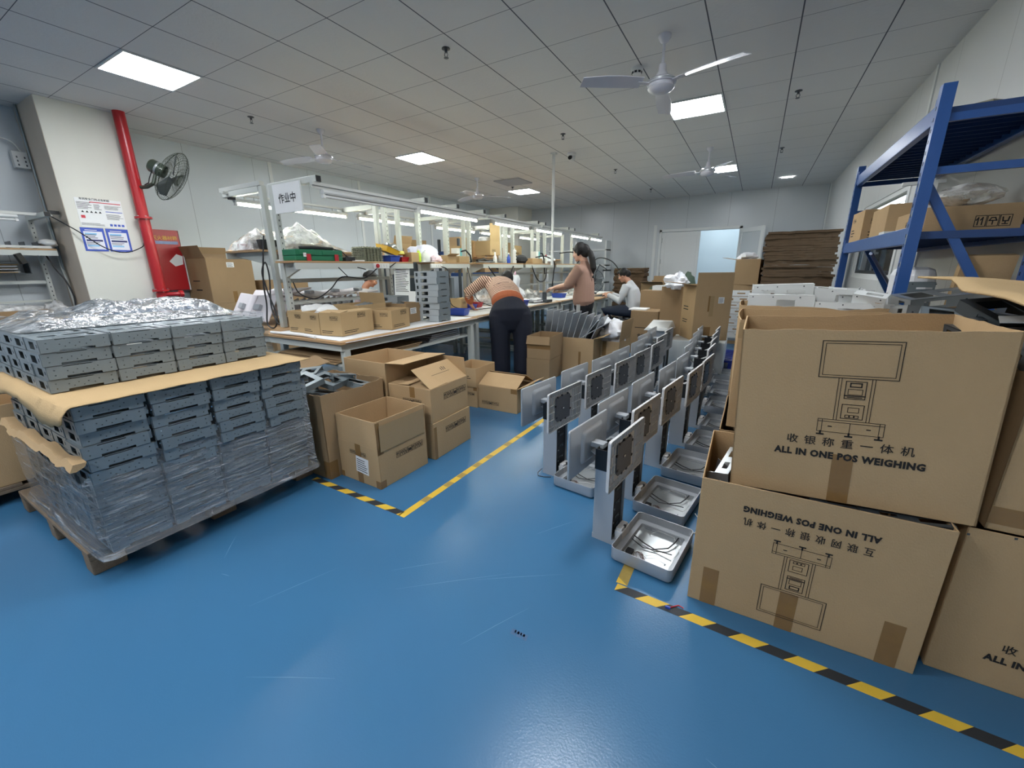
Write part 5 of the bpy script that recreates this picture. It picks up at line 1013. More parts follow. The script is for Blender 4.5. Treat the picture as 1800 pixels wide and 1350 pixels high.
t = thing('tissue_box', 'white and teal tissue box on the far shelf', 'tissue box', (-3.72, 7.32, SZ+.09)); MB(C_WHITEP).box(-.06, -.06, 0, .06, .02, .13).build('box_body', t); MB(M('teal_print_b', '6fb3b5', .5)).box(-.061, .021, 0, .061, .08, .13).build('teal_side', t)
mb = MB(C_BLACKR); mb.tube([(-3.7, 7.42, SZ+.2), (-3.66, 7.52, SZ+.18), (-3.64, 7.56, SZ+.05), (-3.64, 7.58, SZ-.2)], .014, 8); tag(mb.build('air_hose'), 'black hose dropping from the far tissue box', 'hose')
blob('pink_ribbon', 'pink tape tail hanging from the shelf by the cartridge', 'tape', M('pink_tape', 'e0b3c4', .5), (-3.56, 6.25, 1.13), (.03, .08, .24), 6, .4, flat=False)
blob('plastic_bag', 'pale plastic bags piled on the far shelf behind the standing worker', 'plastic bag', C_WBAG, (-3.75, 7.85, SZ), (.3, .6, .18), 31, .4)
G = 'clear bags of parts on the bench right of the bent worker'
for k, (x, y, z, w_, d, h) in enumerate([(-3.62, 5.58, TB, .42, .5, .44), (-3.58, 6.08, TB, .42, .48, .52), (-3.4, 6.45, TB, .3, .4, .22)]): blob('parts_bag', 'clear bag of metal parts on the bench before the standing worker, %s' % ['left', 'middle and tallest', 'right and low'][k], 'bag', [C_BAG, C_WBAG, C_BAG][k], (x, y, z), (w_, d, h), 40+k, .5, 20, 14, group=G)
scrap_frame('bent grey bracket leaning on the bags of parts', (-3.35, 5.5, TB+.02), (R(35), R(-20), R(35)), 1.0, None, C_STEEL, 1)
blob('white_cloth', 'crumpled white cloth on the bench before the standing worker', 'cloth', C_WBAG, (-3.08, 6.1, TB), (.22, .4, .09), 51, .6); t = thing('hand_press', 'dark assembly jig under the standing worker hands', 'jig', (-2.98, 6.2, TB)); MB(C_STEELD).box(-.1, -.08, 0, .1, .1, .04).box(-.02, -.03, .04, .03, .03, .16).build('jig_body', t); mb = MB(C_GALV); mb.tube([(0, 0, .14), (.09, .02, .18)], .008, 8); mb.build('jig_lever', t)
for k, y in enumerate((5.0, 5.1)):
    t = carton('small %s carton on the bench behind the bent worker' % ['left', 'right'][k], (-3.75+.18*k, 4.42+.06*k, TB), .17, .16, .15, R(5), None, 2, 'bench cartons behind the bent worker'); icons(t, 'x+', .17, .16, .04, .08, .08, 3)
# vertical grey jigs on the bench
for k in range(5):
    t = thing('test_jig', 'grey metal jig column on the bench behind the tray stack, %s from left' % ORD[k], 'jig', (-3.78, 4.1+.17*k, TB), 0, 'jig columns on the bench'); MB(C_STEEL).box(-.03, -.03, 0, .03, .03, .42-.02*(k % 2)).build('jig_post', t); MB(C_STEELD).box(-.05, -.05, 0, .05, .05, .04).build('jig_base', t)
# under the nearest bench
MB(C_BENCH).box(-3.90, 2.10, .545, -2.83, 3.90, .563).build('lower_shelf', near_bench)
for k in range(3): tag(MB(C_BOX[1 if k else 0]).at((-3.72+.03*k, 2.09, .566+.013*k), (R(0), R(0), R(-2+2*k))).box(0, 0, 0, .86, .95, .0065).build('cardboard_sheet'), 'folded cardboard sheet stored under the nearest bench, %s' % ['lowest', 'middle', 'top'][k], 'cardboard sheet', 'cardboard sheets under the nearest bench')
for k in range(4): tag(MB(C_SILVER).at((-3.38, 3.25, .566+.018*k), (0, 0, R(2*k-3))).box(0, 0, 0, .5, .5, .015).build('grey_board', bev=.002), 'grey panel stacked under the nearest bench, %s from the bottom' % ORD[k], 'panel', 'grey panels under the nearest bench')
# ================================================================ people
def limb(mb, pts, rad, side=(0, 0, 1), n=14):
    """closed tapering limb with elliptical sections: rad = [(a along side, b across)] or plain radii"""
    P = [Vector(p) for p in pts]; Q = [(r, r) if not isinstance(r, tuple) else r for r in rad]; side = Vector(side)
    d0 = (P[1]-P[0]).normalized(); d1 = (P[-1]-P[-2]).normalized()
    r0, r1 = min(Q[0]), min(Q[-1])
    ring = [(P[0]-d0*r0*.95, (Q[0][0]*.25, Q[0][1]*.25), d0), (P[0]-d0*r0*.7, (Q[0][0]*.72, Q[0][1]*.72), d0)]
    for i, p in enumerate(P):
        t = (P[min(i+1, len(P)-1)]-P[max(i-1, 0)]).normalized(); ring.append((p, Q[i], t))
    ring += [(P[-1]+d1*r1*.7, (Q[-1][0]*.72, Q[-1][1]*.72), d1), (P[-1]+d1*r1*.95, (Q[-1][0]*.25, Q[-1][1]*.25), d1)]
    vs = []
    for c, (a, b), t in ring:
        u = side-t*side.dot(t)
        if u.length < 1e-4: u = t.orthogonal()
        u.normalize(); v = t.cross(u)
        vs += [c+u*a*math.cos(2*math.pi*j/n)+v*b*math.sin(2*math.pi*j/n) for j in range(n)]
    k = len(ring)
    mb.add(vs, [(i*n+j, i*n+(j+1) % n, (i+1)*n+(j+1) % n, (i+1)*n+j) for i in range(k-1) for j in range(n)]+[tuple(range(n))[::-1], tuple(range((k-1)*n, k*n))])
def ball(mb, c, r, n=14, m=9):
    r = (r, r, r) if not isinstance(r, tuple) else r; c = Vector(c); vs = []
    for i in range(m+1):
        th = math.pi*(i+.02)/(m+.04)
        vs += [c+mb_rot @ Vector((r[0]*math.sin(th)*math.cos(2*math.pi*j/n), r[1]*math.sin(th)*math.sin(2*math.pi*j/n), r[2]*math.cos(th))) for j in range(n)]
    mb.add(vs, [(i*n+j, (i+1)*n+j, (i+1)*n+(j+1) % n, i*n+(j+1) % n) for i in range(m) for j in range(n)]+[tuple(range(n)), tuple(range(m*n, (m+1)*n))[::-1]])
mb_rot = Matrix.Identity(3)
def fuse(name, mb, parent, vox=.011, smooth=4, bones=None):
    """one continuous skin: voxel-remeshed union of the limbs"""
    o = bpy.data.objects.new('shape', mb.mesh('shape')); COL.objects.link(o)
    q = o.modifiers.new('r', 'REMESH'); q.mode = 'VOXEL'; q.voxel_size = vox; q.use_smooth_shade = True
    if smooth: q = o.modifiers.new('s', 'SMOOTH'); q.factor = .5; q.iterations = smooth
    bpy.context.view_layer.update()
    me = bpy.data.meshes.new_from_object(o.evaluated_get(bpy.context.evaluated_depsgraph_get())); me.name = name
    bpy.data.objects.remove(o)
    me.materials.clear(); [me.materials.append(m) for m in mb.mats]
    for p in me.polygons: p.use_smooth = True
    if bones:   # distance along the nearest limb axis, for stripes
        at_ = me.attributes.new('along', 'FLOAT', 'POINT'); B = [(Vector(a), Vector(b), s) for a, b, s in bones]
        for i, v in enumerate(me.vertices):
            best = (9, 0)
            for a, b, s in B:
                d = b-a; u = max(0, min(1, (v.co-a).dot(d)/d.length_squared)); e = (v.co-(a+d*u)).length
                if e < best[0]: best = (e, s+(v.co-a).dot(d.normalized()))
            at_.data[i].value = best[1]
    n = bpy.data.objects.new(name, me); COL.objects.link(n); n.parent = parent; return n
def head_parts(mb, c, fwd, up, s=1.):
    """skull, jaw, nose, ears on a neck; face towards fwd"""
    global mb_rot
    f = Vector(fwd).normalized(); u = Vector(up); u = (u-f*u.dot(f)).normalized(); r = f.cross(u); c = Vector(c)
    mb_rot = Matrix((r, f, u)).transposed()
    W = lambda x, y, z: c+(r*x+f*y+u*z)*s
    ball(mb, W(0, -.012, .025), (.074*s, .092*s, .092*s)); ball(mb, W(0, .018, -.04), (.058*s, .066*s, .072*s)); ball(mb, W(0, .058, -.088), (.028*s, .024*s, .022*s))
    ball(mb, W(0, .092, -.022), (.013*s, .019*s, .022*s)); ball(mb, W(0, .080, .006), (.010*s, .014*s, .02*s)); ball(mb, W(0, .080, -.058), (.022*s, .010*s, .009*s))
    for q in (-1, 1): ball(mb, W(.074*q, -.006, -.012), (.010*s, .018*s, .03*s)); ball(mb, W(.035*q, .066, -.03), (.022*s, .018*s, .02*s))
    mb_rot = Matrix.Identity(3)
    return W
def face_bits(W, parent, s=1., lips='a3564c'):
    mb = MB(M('eye_white', 'e8e4df', .3) if 'eye_white' not in bpy.data.materials else bpy.data.materials['eye_white'])
    for q in (-1, 1): ball(mb, W(.032*q, .0755, .003), .0085*s, 10, 6)
    mb.use(C_HAIR)
    for q in (-1, 1): ball(mb, W(.032*q, .0815, .002), .005*s, 8, 5); limb(mb, [W(.016*q, .087, .026), W(.034*q, .085, .031), W(.052*q, .070, .026)], [.0035*s]*3, n=6)
    mb.smooth = True; mb.build('eyes', parent); mb = MB(M('lips', lips, .45)); limb(mb, [W(-.02, .082, -.058), W(0, .091, -.057), W(.02, .082, -.058)], [.004*s, .006*s, .004*s], n=8); mb.smooth = True; mb.build('mouth', parent)
def hand(mb, wrist, d, palm, curl=.5, s=1., thumb=1):
    """palm plus five bent fingers; d = direction of the fingers, palm = palm normal"""
    d = Vector(d).normalized(); n = Vector(palm); n = (n-d*n.dot(d)).normalized(); r = d.cross(n)*thumb; w_ = Vector(wrist)
    A = lambda x, y, z: w_+(r*x+d*y+n*z)*s
    limb(mb, [A(0, -.02, 0), A(0, .03, 0), A(.0, .085, .004)], [(.026*s, .018*s), (.036*s, .015*s), (.038*s, .012*s)], r)
    for k, (x, ln) in enumerate(((.030, .070), (.010, .080), (-.011, .074), (-.030, .056))):
        a = curl*(1+.12*k); p = [A(x, .085, .002)]; ang = .15
        for q in range(3): ang += a*.8; p.append(p[-1]+(d*math.cos(ang)+n*math.sin(ang)+r*(.05*(1.5-k)))*ln*s*(.42, .32, .26)[q])
        limb(mb, p, [.0092*s, .0088*s, .0082*s, .0068*s], r, 8)
    limb(mb, [A(.03, .015, .004), A(.056, .045, .016), A(.064, .075, .028), A(.060, .098, .038)], [.0125*s, .0105*s, .0098*s, .008*s], r, 8)
C_NAVY = M('navy_trousers', '161a28', .8, 0, .15, 14, .25, 12); C_TAN = M('tan_tshirt', 'a98573', .8, 0, .06, 10, .3, 10); C_WHITESW = M('white_sweater', 'cfd1d2', .85, 0, .04, 12, .35, 14); C_JEAN = M('dark_jeans', '222b3c', .8, 0, .15, 30, .2, 16); C_ORANGE = M('rust_ribbing', 'a3562f', .8, 0, .06, 40, .3, 80); C_SHOE = M('dark_shoe', '1e1e22', .6); C_SKIN2 = M('skin_fair', 'd3a58c', .5, 0, .04, 20)
C_STRIPE = M('striped_knit', 'd8b7a0', .85); nt = C_STRIPE.node_tree; N = nt.nodes.new
a = N('ShaderNodeAttribute'); a.attribute_name = 'along'; m_ = N('ShaderNodeMath'); m_.operation = 'MULTIPLY'; m_.inputs[1].default_value = 1/.026; nt.links.new(a.outputs['Fac'], m_.inputs[0]); f_ = N('ShaderNodeMath'); f_.operation = 'FRACT'; nt.links.new(m_.outputs[0], f_.inputs[0])
l_ = N('ShaderNodeMath'); l_.operation = 'LESS_THAN'; l_.inputs[1].default_value = .42; nt.links.new(f_.outputs[0], l_.inputs[0]); x_ = N('ShaderNodeMix'); x_.data_type = 'RGBA'; x_.inputs[6].default_value = L('d9b49b'); x_.inputs[7].default_value = L('4b2f2a'); nt.links.new(l_.outputs[0], x_.inputs[0]); nt.links.new(x_.outputs[2], nt.nodes['Principled BSDF'].inputs['Base Color'])
# --- bent worker at the bench
t = thing('person', 'person in striped sweater and navy trousers bent over the bench, back turned', 'person', (-2.55, 4.36, 0))
O = Vector((-2.55, 4.36, 0)); V = lambda x, y, z: Vector((x, y, z))-O
hl, hr = V(-2.67, 4.30, .80), V(-2.46, 4.46, .80)
lat = Vector((.78, .62, 0))
waist, mid, chest, neck = V(-2.62, 4.42, .90), V(-2.76, 4.56, 1.02), V(-2.92, 4.70, 1.10), V(-2.96, 4.83, 1.13)
sl, sr = V(-3.08, 4.58, 1.15), V(-2.82, 4.87, 1.04)
el, wl = V(-3.265, 4.46, 1.0), V(-3.285, 4.56, .845); er, wr = V(-2.98, 5.04, .96), V(-3.18, 5.05, .83)
hc = V(-2.97, 4.99, 1.135)
mb = MB(C_SKIN); W = head_parts(mb, hc, (-.45, .45, -.75), (-.5, .5, .7))
limb(mb, [chest, neck, hc], [.06, .052, .05]); limb(mb, [waist, mid, chest], [(.14, .09)]*3, lat); limb(mb, [sl, el, wl], [.045, .04, .028]); limb(mb, [sr, er, wr], [.045, .04, .028])
hand(mb, wl, (.22, .25, -.62), (.2, .55, .35), .55, 1, -1); hand(mb, wr, (-.5, .1, -.3), (0, .3, -1), .4)
for h, k, f in ((hl, V(-2.665, 4.30, .44), V(-2.66, 4.30, .07)), (hr, V(-2.44, 4.45, .44), V(-2.44, 4.44, .07))): limb(mb, [h, k, f], [.075, .055, .04])
fuse('body', mb, t, .0095, 3)
mb = MB(C_STRIPE); limb(mb, [waist+Vector((0, 0, -.01)), mid, chest, (chest+neck)/2], [(.195, .125), (.20, .13), (.195, .12), (.10, .075)], lat, 20); limb(mb, [sl+(chest-sl)*.3, sl, (sl+el)/2, el, el+(wl-el)*.38], [.075, .078, .07, .066, .058]); limb(mb, [sr+(chest-sr)*.3, sr, er, er+(wr-er)*.4], [.075, .078, .066, .058])
fuse('sweater', mb, t, .011, 4, [(waist, mid, 0), (mid, chest, (mid-waist).length), (chest, neck, (mid-waist).length+(chest-mid).length), (sl, el, 0), (el, wl, (el-sl).length), (sr, er, 0), (er, wr, 1)])
mb = MB(C_ORANGE); d = (mid-waist).normalized(); limb(mb, [waist-d*.01, waist+d*.055], [(.203, .133), (.204, .136)], lat, 20); mb.smooth = True; fuse('waist_ribbing', mb, t, .009, 2); mb = MB(C_ORANGE); c = el+(wl-el)*.42; limb(mb, [c, c+(wl-el)*.26], [.06, .055]); mb.smooth = True; fuse('cuff', mb, t, .009, 2)
mb = MB(C_NAVY); limb(mb, [V(-2.60, 4.40, .86), V(-2.57, 4.37, .80), V(-2.57, 4.37, .70)], [(.205, .15), (.235, .185), (.215, .165)], lat, 20)
for h, k, f in ((hl, V(-2.665, 4.30, .42), V(-2.66, 4.30, .06)), (hr, V(-2.43, 4.46, .42), V(-2.43, 4.45, .06))): limb(mb, [h+Vector((0, 0, -.05)), (h+k)/2, k, f], [.138, .134, .122, .118], lat)
fuse('trousers', mb, t, .012, 4)
for f in (V(-2.66, 4.30, .035), V(-2.44, 4.44, .035)): mb = MB(C_SHOE); limb(mb, [f+Vector((.04, -.05, 0)), f+Vector((-.05, .06, 0)), f+Vector((-.11, .13, -.008))], [(.03, .042), (.032, .045), (.022, .036)], (0, 0, 1)); mb.smooth = True; mb.build('shoe', t)
mb = MB(C_HAIR); u = (hc-neck).normalized(); global_r = Matrix.Identity(3); ball(mb, W(0, -.02, .035), (.088, .1, .1)); ball(mb, W(0, -.07, -.01), (.08, .06, .1)); ball(mb, W(.0, -.09, .03), .05); mb.smooth = True; fuse('hair', mb, t, .008, 2)
# --- standing worker with ponytail
O = Vector((-2.17, 5.76, 0)); t = thing('person', 'person with ponytail, tan shirt and dark striped trousers standing at the bench', 'person', tuple(O))
hc = V(-2.215, 5.75, 1.515); f = Vector((-1, .12, -.22)); nk, ch, wa, hp = V(-2.14, 5.755, 1.40), V(-2.13, 5.76, 1.22), V(-2.13, 5.76, 1.0), V(-2.13, 5.77, .86)
sn, sf = V(-2.16, 5.60, 1.285), V(-2.18, 5.93, 1.285); en, ef = V(-2.30, 5.56, 1.07), V(-2.32, 6.0, 1.06); wn, wf = V(-2.545, 5.64, 1.025), V(-2.56, 5.9, 1.0)
lat = Vector((0, 1, 0)); mb = MB(C_SKIN2); W = head_parts(mb, hc, f, (0, 0, 1), 1.06)
limb(mb, [ch, nk, hc+Vector((.02, 0, -.03))], [.06, .055, .055]); limb(mb, [hp, wa, ch], [(.13, .1)]*3, lat)
for s, e, w_, k in ((sn, en, wn, 1), (sf, ef, wf, -1)): limb(mb, [s, e, (e+w_)/2, w_], [.05, .042, .038, .027]); hand(mb, w_, (-1, .1*k, -.1), (0, .2*k, -1), .5, 1, k)
for y in (5.68, 5.86): limb(mb, [V(-2.13, y, .84), V(-2.13, y, .46), V(-2.14, y, .07)], [.075, .055, .04])
fuse('body', mb, t, .0095, 3); face_bits(W, t, 1.06)
mb = MB(C_TAN); limb(mb, [V(-2.13, 5.76, .83), V(-2.135, 5.76, .90), V(-2.125, 5.76, 1.08), V(-2.135, 5.76, 1.25), V(-2.14, 5.757, 1.355)], [(.20, .15), (.195, .15), (.185, .13), (.18, .108), (.08, .068)], lat, 22)
for s, e in ((sn, en), (sf, ef)): limb(mb, [s+(ch-s)*.3, s, s+(e-s)*.5, s+(e-s)*.92], [.085, .082, .078, .076])
fuse('tshirt', mb, t, .011, 4)
mb = MB(M('black_trousers', '15161b', .8)); limb(mb, [V(-2.13, 5.77, .93), V(-2.13, 5.77, .84), V(-2.13, 5.77, .74)], [(.185, .14), (.19, .145), (.175, .135)], lat, 18)
for y in (5.68, 5.86): limb(mb, [V(-2.13, y, .76), V(-2.13, y, .45), V(-2.14, y, .05)], [.1, .085, .075])
fuse('trousers', mb, t, .012, 4)
mb = MB(C_WHITEP); [mb.box(-2.15+dx-O.x, 5.588+.0-O.y-.012, .30, -2.143+dx+.006-O.x, 5.60-O.y, .80) for dx in (-.02, .0, .02)]; mb.build('side_stripes', t)
for y in (5.68, 5.86): mb = MB(C_SHOE); limb(mb, [V(-2.09, y, .035), V(-2.2, y, .035), V(-2.28, y, .026)], [(.032, .042), (.034, .045), (.022, .036)], (0, 0, 1)); mb.smooth = True; mb.build('shoe', t)
mb = MB(C_HAIR); ball(mb, W(0, -.02, .04), (.089, .112, .095)); ball(mb, W(0, -.075, .0), (.082, .06, .1)); limb(mb, [W(-.07, .035, .035), W(-.04, .062, .06), W(0, .072, .064), W(.04, .062, .06), W(.07, .035, .035)], [.015]*5); ball(mb, W(.07, -.02, -.0), (.02, .045, .06)); ball(mb, W(-.07, -.02, -.0), (.02, .045, .06))
limb(mb, [W(0, -.115, .0), W(0, -.15, -.03), W(0, -.165, -.12), W(0, -.165, -.25), W(0, -.14, -.36)], [.025, .036, .045, .042, .018]); fuse('hair', mb, t, .008, 2)
mb = MB(C_BLACKR); mb.at(W(0, -.13, -.005)).tube([(.028*math.cos(a), .0, .028*math.sin(a)) for a in [k*math.pi/6 for k in range(12)]], .008, 6, True); mb.build('hair_band', t)
# --- seated worker in white
O = Vector((-1.95, 7.6, 0)); t = thing('person', 'person with short black hair in white sweater and jeans, seated in profile', 'person', tuple(O))
hc = V(-2.075, 7.6, 1.165); f = Vector((-1, .1, -.45)); nk, ch, wa, hp = V(-1.965, 7.6, 1.05), V(-1.90, 7.6, .90), V(-1.85, 7.6, .70), V(-1.86, 7.6, .55)
lat = Vector((0, 1, 0)); sn, sf = V(-1.97, 7.42, .965), V(-1.97, 7.78, .965); en, ef = V(-2.05, 7.36, .72), V(-2.07, 7.84, .72); wn, wf = V(-2.29, 7.45, .83), V(-2.30, 7.72, .82)
mb = MB(C_SKIN); W = head_parts(mb, hc, f, (-.35, 0, 1), 1.0); limb(mb, [ch, nk, hc], [.06, .055, .05]); limb(mb, [hp, wa, ch], [(.13, .1)]*3, lat)
for s, e, w_, k in ((sn, en, wn, 1), (sf, ef, wf, -1)): limb(mb, [s, e, w_], [.05, .042, .028]); hand(mb, w_, (-1, .2*k, .15), (0, .7*k, -.6), .6, 1, k)
kn = [(V(-2.36, 7.47, .53), V(-2.26, 7.45, .09)), (V(-2.36, 7.74, .53), V(-2.28, 7.75, .09))]
for (k, a), y in zip(kn, (7.5, 7.7)): limb(mb, [V(-1.9, y, .53), k, a], [.075, .055, .04])
fuse('body', mb, t, .0095, 3); face_bits(W, t)
mb = MB(C_WHITESW); limb(mb, [V(-1.86, 7.6, .54), wa, ch, V(-1.945, 7.6, 1.02)], [(.19, .135), (.195, .14), (.19, .12), (.08, .07)], lat, 20)
for s, e, w_ in ((sn, en, wn), (sf, ef, wf)): limb(mb, [s+(ch-s)*.3, s, (s+e)/2, e, e+(w_-e)*.9], [.085, .082, .072, .066, .045])
fuse('sweater', mb, t, .011, 4)
mb = MB(C_JEAN); limb(mb, [V(-1.85, 7.6, .62), V(-1.86, 7.6, .54)], [(.185, .14), (.19, .14)], lat, 18)
for (k, a), y in zip(kn, (7.5, 7.7)): limb(mb, [V(-1.88, y, .545), (V(-1.88, y, .545)+k)/2, k, (k+a)/2, a], [.105, .095, .082, .072, .066])
fuse('jeans', mb, t, .012, 4)
for k, a in kn: mb = MB(C_SHOE); limb(mb, [a+Vector((.04, 0, -.05)), a+Vector((-.07, 0, -.055)), a+Vector((-.15, 0, -.063))], [(.032, .042), (.034, .045), (.022, .036)], (0, 0, 1)); mb.smooth = True; mb.build('shoe', t)
mb = MB(C_HAIR); ball(mb, W(0, -.022, .042), (.082, .1, .088)); ball(mb, W(0, -.07, .0), (.074, .05, .07)); ball(mb, W(0, .04, .07), (.064, .05, .034)); fuse('hair', mb, t, .008, 2)
t = thing('stool', 'black round work stool under the seated worker in white', 'stool', (-1.87, 7.6, 0)); MB(C_BLACK).lathe([(.001, .395), (.17, .395), (.18, .41), (.17, .43), (.001, .432)], 24).build('seat', t)
for k in range(4): a = math.pi/4+k*math.pi/2; MB(C_STEELD).tube([(.12*math.cos(a), .12*math.sin(a), .395), (.17*math.cos(a), .17*math.sin(a), 0)], .012, 8).build('leg', t)
mb = MB(C_STEELD); mb.tube([(.15*math.cos(k*math.pi/8), .15*math.sin(k*math.pi/8), .15) for k in range(16)], .008, 6, True); mb.build('foot_ring', t)
# --- man looking down behind the rear bench
O = Vector((-5.33, 4.70, 0)); t = thing('person', 'person with dark hair looking down behind the rear bench, only head and shoulder visible', 'person', tuple(O))
hc = V(-5.33, 4.70, 1.165); f = Vector((.55, .62, -.42)); nk, ch, hp = V(-5.40, 4.63, 1.04), V(-5.44, 4.58, .86), V(-5.46, 4.55, .5)
lat = Vector((.75, -.66, 0)); mb = MB(C_SKIN); W = head_parts(mb, hc, f, (0, 0, 1), 1.03); limb(mb, [ch, nk, hc], [.06, .055, .05]); limb(mb, [hp, ch], [(.13, .1)]*2, lat)
S = [(ch+lat*k*.17+Vector((0, 0, .08)), ch+lat*k*.22+Vector((.06, .06, -.18)), ch+lat*k*.12+Vector((.24, .24, -.04)), k) for k in (1, -1)]
for s, e, w_, k in S: limb(mb, [s, e, w_], [.05, .042, .028]); hand(mb, w_, (.6, .65, -.1), (0, 0, -1), .5, 1, k)
for k in (.1, -.1): limb(mb, [hp+lat*k, hp+lat*k+Vector((.28, .28, .02)), hp+lat*k+Vector((.26, .26, -.42))], [.075, .055, .04])
fuse('body', mb, t, .0095, 3); face_bits(W, t)
mb = MB(M('pink_grey_shirt', 'b9a6a4', .8)); limb(mb, [hp, (hp+ch)/2, ch, (ch+nk)/2], [(.18, .13), (.19, .135), (.18, .115), (.08, .07)], lat, 20)
for s, e, w_, k in S: limb(mb, [s+(ch-s)*.3, s, e, e+(w_-e)*.85], [.082, .08, .064, .045])
fuse('shirt', mb, t, .011, 4); mb = MB(C_JEAN); limb(mb, [hp+Vector((0, 0, .06)), hp], [(.18, .13), (.19, .135)], lat)
for k in (.1, -.1): limb(mb, [hp+lat*k, hp+lat*k+Vector((.28, .28, .02)), hp+lat*k+Vector((.26, .26, -.40))], [.1, .08, .065])
fuse('trousers', mb, t, .012, 4); mb = MB(C_HAIR); ball(mb, W(0, -.022, .042), (.084, .102, .09)); ball(mb, W(0, -.07, .0), (.076, .05, .08)); ball(mb, W(0, .042, .068), (.066, .05, .036)); fuse('hair', mb, t, .008, 2)
for k in (.1, -.1): mb = MB(C_SHOE); p = hp+lat*k+Vector((.28, .28, -.465)); limb(mb, [p-Vector((.05, .05, 0)), p+Vector((.05, .05, 0)), p+Vector((.1, .1, -.008))], [(.03, .042), (.034, .045), (.022, .036)], (0, 0, 1)); mb.smooth = True; mb.build('shoe', t)
t = thing('stool', 'stool under the man behind the rear bench', 'stool', (-5.48, 4.53, 0)); MB(C_BLACK).lathe([(.001, .33), (.16, .33), (.165, .35), (.001, .365)], 20).build('seat', t)
for k in range(4): a = math.pi/4+k*math.pi/2; MB(C_STEELD).tube([(.11*math.cos(a), .11*math.sin(a), .33), (.16*math.cos(a), .16*math.sin(a), 0)], .012, 8).build('leg', t)
# ================================================================ left side: column, pipe, fan, posters, wall bench
t = thing('fire_pipe', 'red vertical fire pipe with flanges beside the plastered column', 'pipe', (-6.535, 2.36, 0))
MB(C_REDPAINT).tube([(0, 0, 0), (0, 0, ZC)], .057, 20).build('pipe', t)
for z in (1.08, 1.94): MB(C_REDPAINT).lathe([(.057, z-.012), (.085, z-.012), (.085, z+.012), (.057, z+.012)], 20).build('flange', t); [MB(C_GALV).at((.073*math.cos(k*math.pi/3), .073*math.sin(k*math.pi/3), z)).lathe([(.001, -.02), (.008, -.02), (.008, .02), (.001, .02)], 6).build('bolt', t) for k in range(6)]
MB(C_REDPAINT).tube([(0, 0, 1.03), (.09, .10, 1.03), (.10, .16, 1.03)], .026, 12).build('branch_pipe', t); MB(C_REDPAINT).at((.1, .17, 1.03), (R(90), 0, 0)).lathe([(.001, -.02), (.045, -.02), (.045, .02), (.001, .02)], 16).build('branch_valve', t)
# wall fan on a bracket
t = thing('wall_fan', 'dark green caged fan on a bracket next to the red pipe', 'wall fan', (-6.20, 2.62, 2.40))
nrm = Vector((.55, .65, -.52)).normalized(); q = nrm.to_track_quat('Z', 'Y').to_euler()
mb = MB(C_GREENFAN); X = Matrix.LocRotScale(Vector((0, 0, 0)), q, None)
def cage(mb, r, depth, z0, nr=40):
    mb.x = X
    for k in range(nr):
        a = 2*math.pi*k/nr; mb.tube([(.045*math.cos(a), .045*math.sin(a), z0+depth), (r*.6*math.cos(a+.12), r*.6*math.sin(a+.12), z0+depth*.9), (r*.93*math.cos(a+.2), r*.93*math.sin(a+.2), z0+depth*.45), (r*math.cos(a+.22), r*math.sin(a+.22), z0)], .0016, 4, caps=False)
    for rr, zz in ((r, z0), (r*.8, z0+depth*.72), (r*.45, z0+depth*.96)): mb.tube([(rr*math.cos(2*math.pi*k/40), rr*math.sin(2*math.pi*k/40), zz) for k in range(40)], .004 if rr == r else .0025, 6, True)
cage(mb, .30, .07, 0); mb.build('front_cage', t); mb = MB(C_GREENFAN); cage(mb, .30, -.08, 0); mb.build('rear_cage', t)
mb = MB(C_GREENFAN); mb.x = X; mb.lathe([(.001, .06), (.05, .06), (.05, .075), (.001, .076)], 16); mb.build('hub_cap', t)
for k in range(3):
    mb = MB(C_STEELD); mb.x = X @ Matrix.Rotation(2*math.pi*k/3, 4, 'Z'); mb.add([(.03, -.03, -.02), (.25, -.09, -.035), (.27, .03, .0), (.22, .1, .03), (.03, .03, .02)], [(0, 1, 2, 3, 4)]); mb.build('blade', t, solid=.003)
mb = MB(C_GREENFAN); mb.x = X; mb.lathe([(.001, -.24), (.06, -.238), (.075, -.22), (.08, -.14), (.07, -.08), (.001, -.075)], 20); mb.build('motor', t); mb = MB(C_GALV); mb.x = X; mb.lathe([(.0805, -.165), (.0812, -.16), (.0812, -.15), (.0805, -.145)], 20); mb.build('motor_band', t)
mb = MB(C_GREENFAN); mb.tube([(-.30, -.235, -.12), (-.2, -.2, -.12), (-.11, -.17, -.09)], .02, 8).tube([(-.11, -.17, -.09), (-.09, -.12, .05)], .018, 8); mb.build('bracket', t)
mb = MB(C_BLACKR); mb.tube([(-.06, -.17, .05), (-.10, -.20, -.04), (-.09, -.22, -.09), (-.2, -.22, -.10)], .006, 6); mb.build('cord', t)
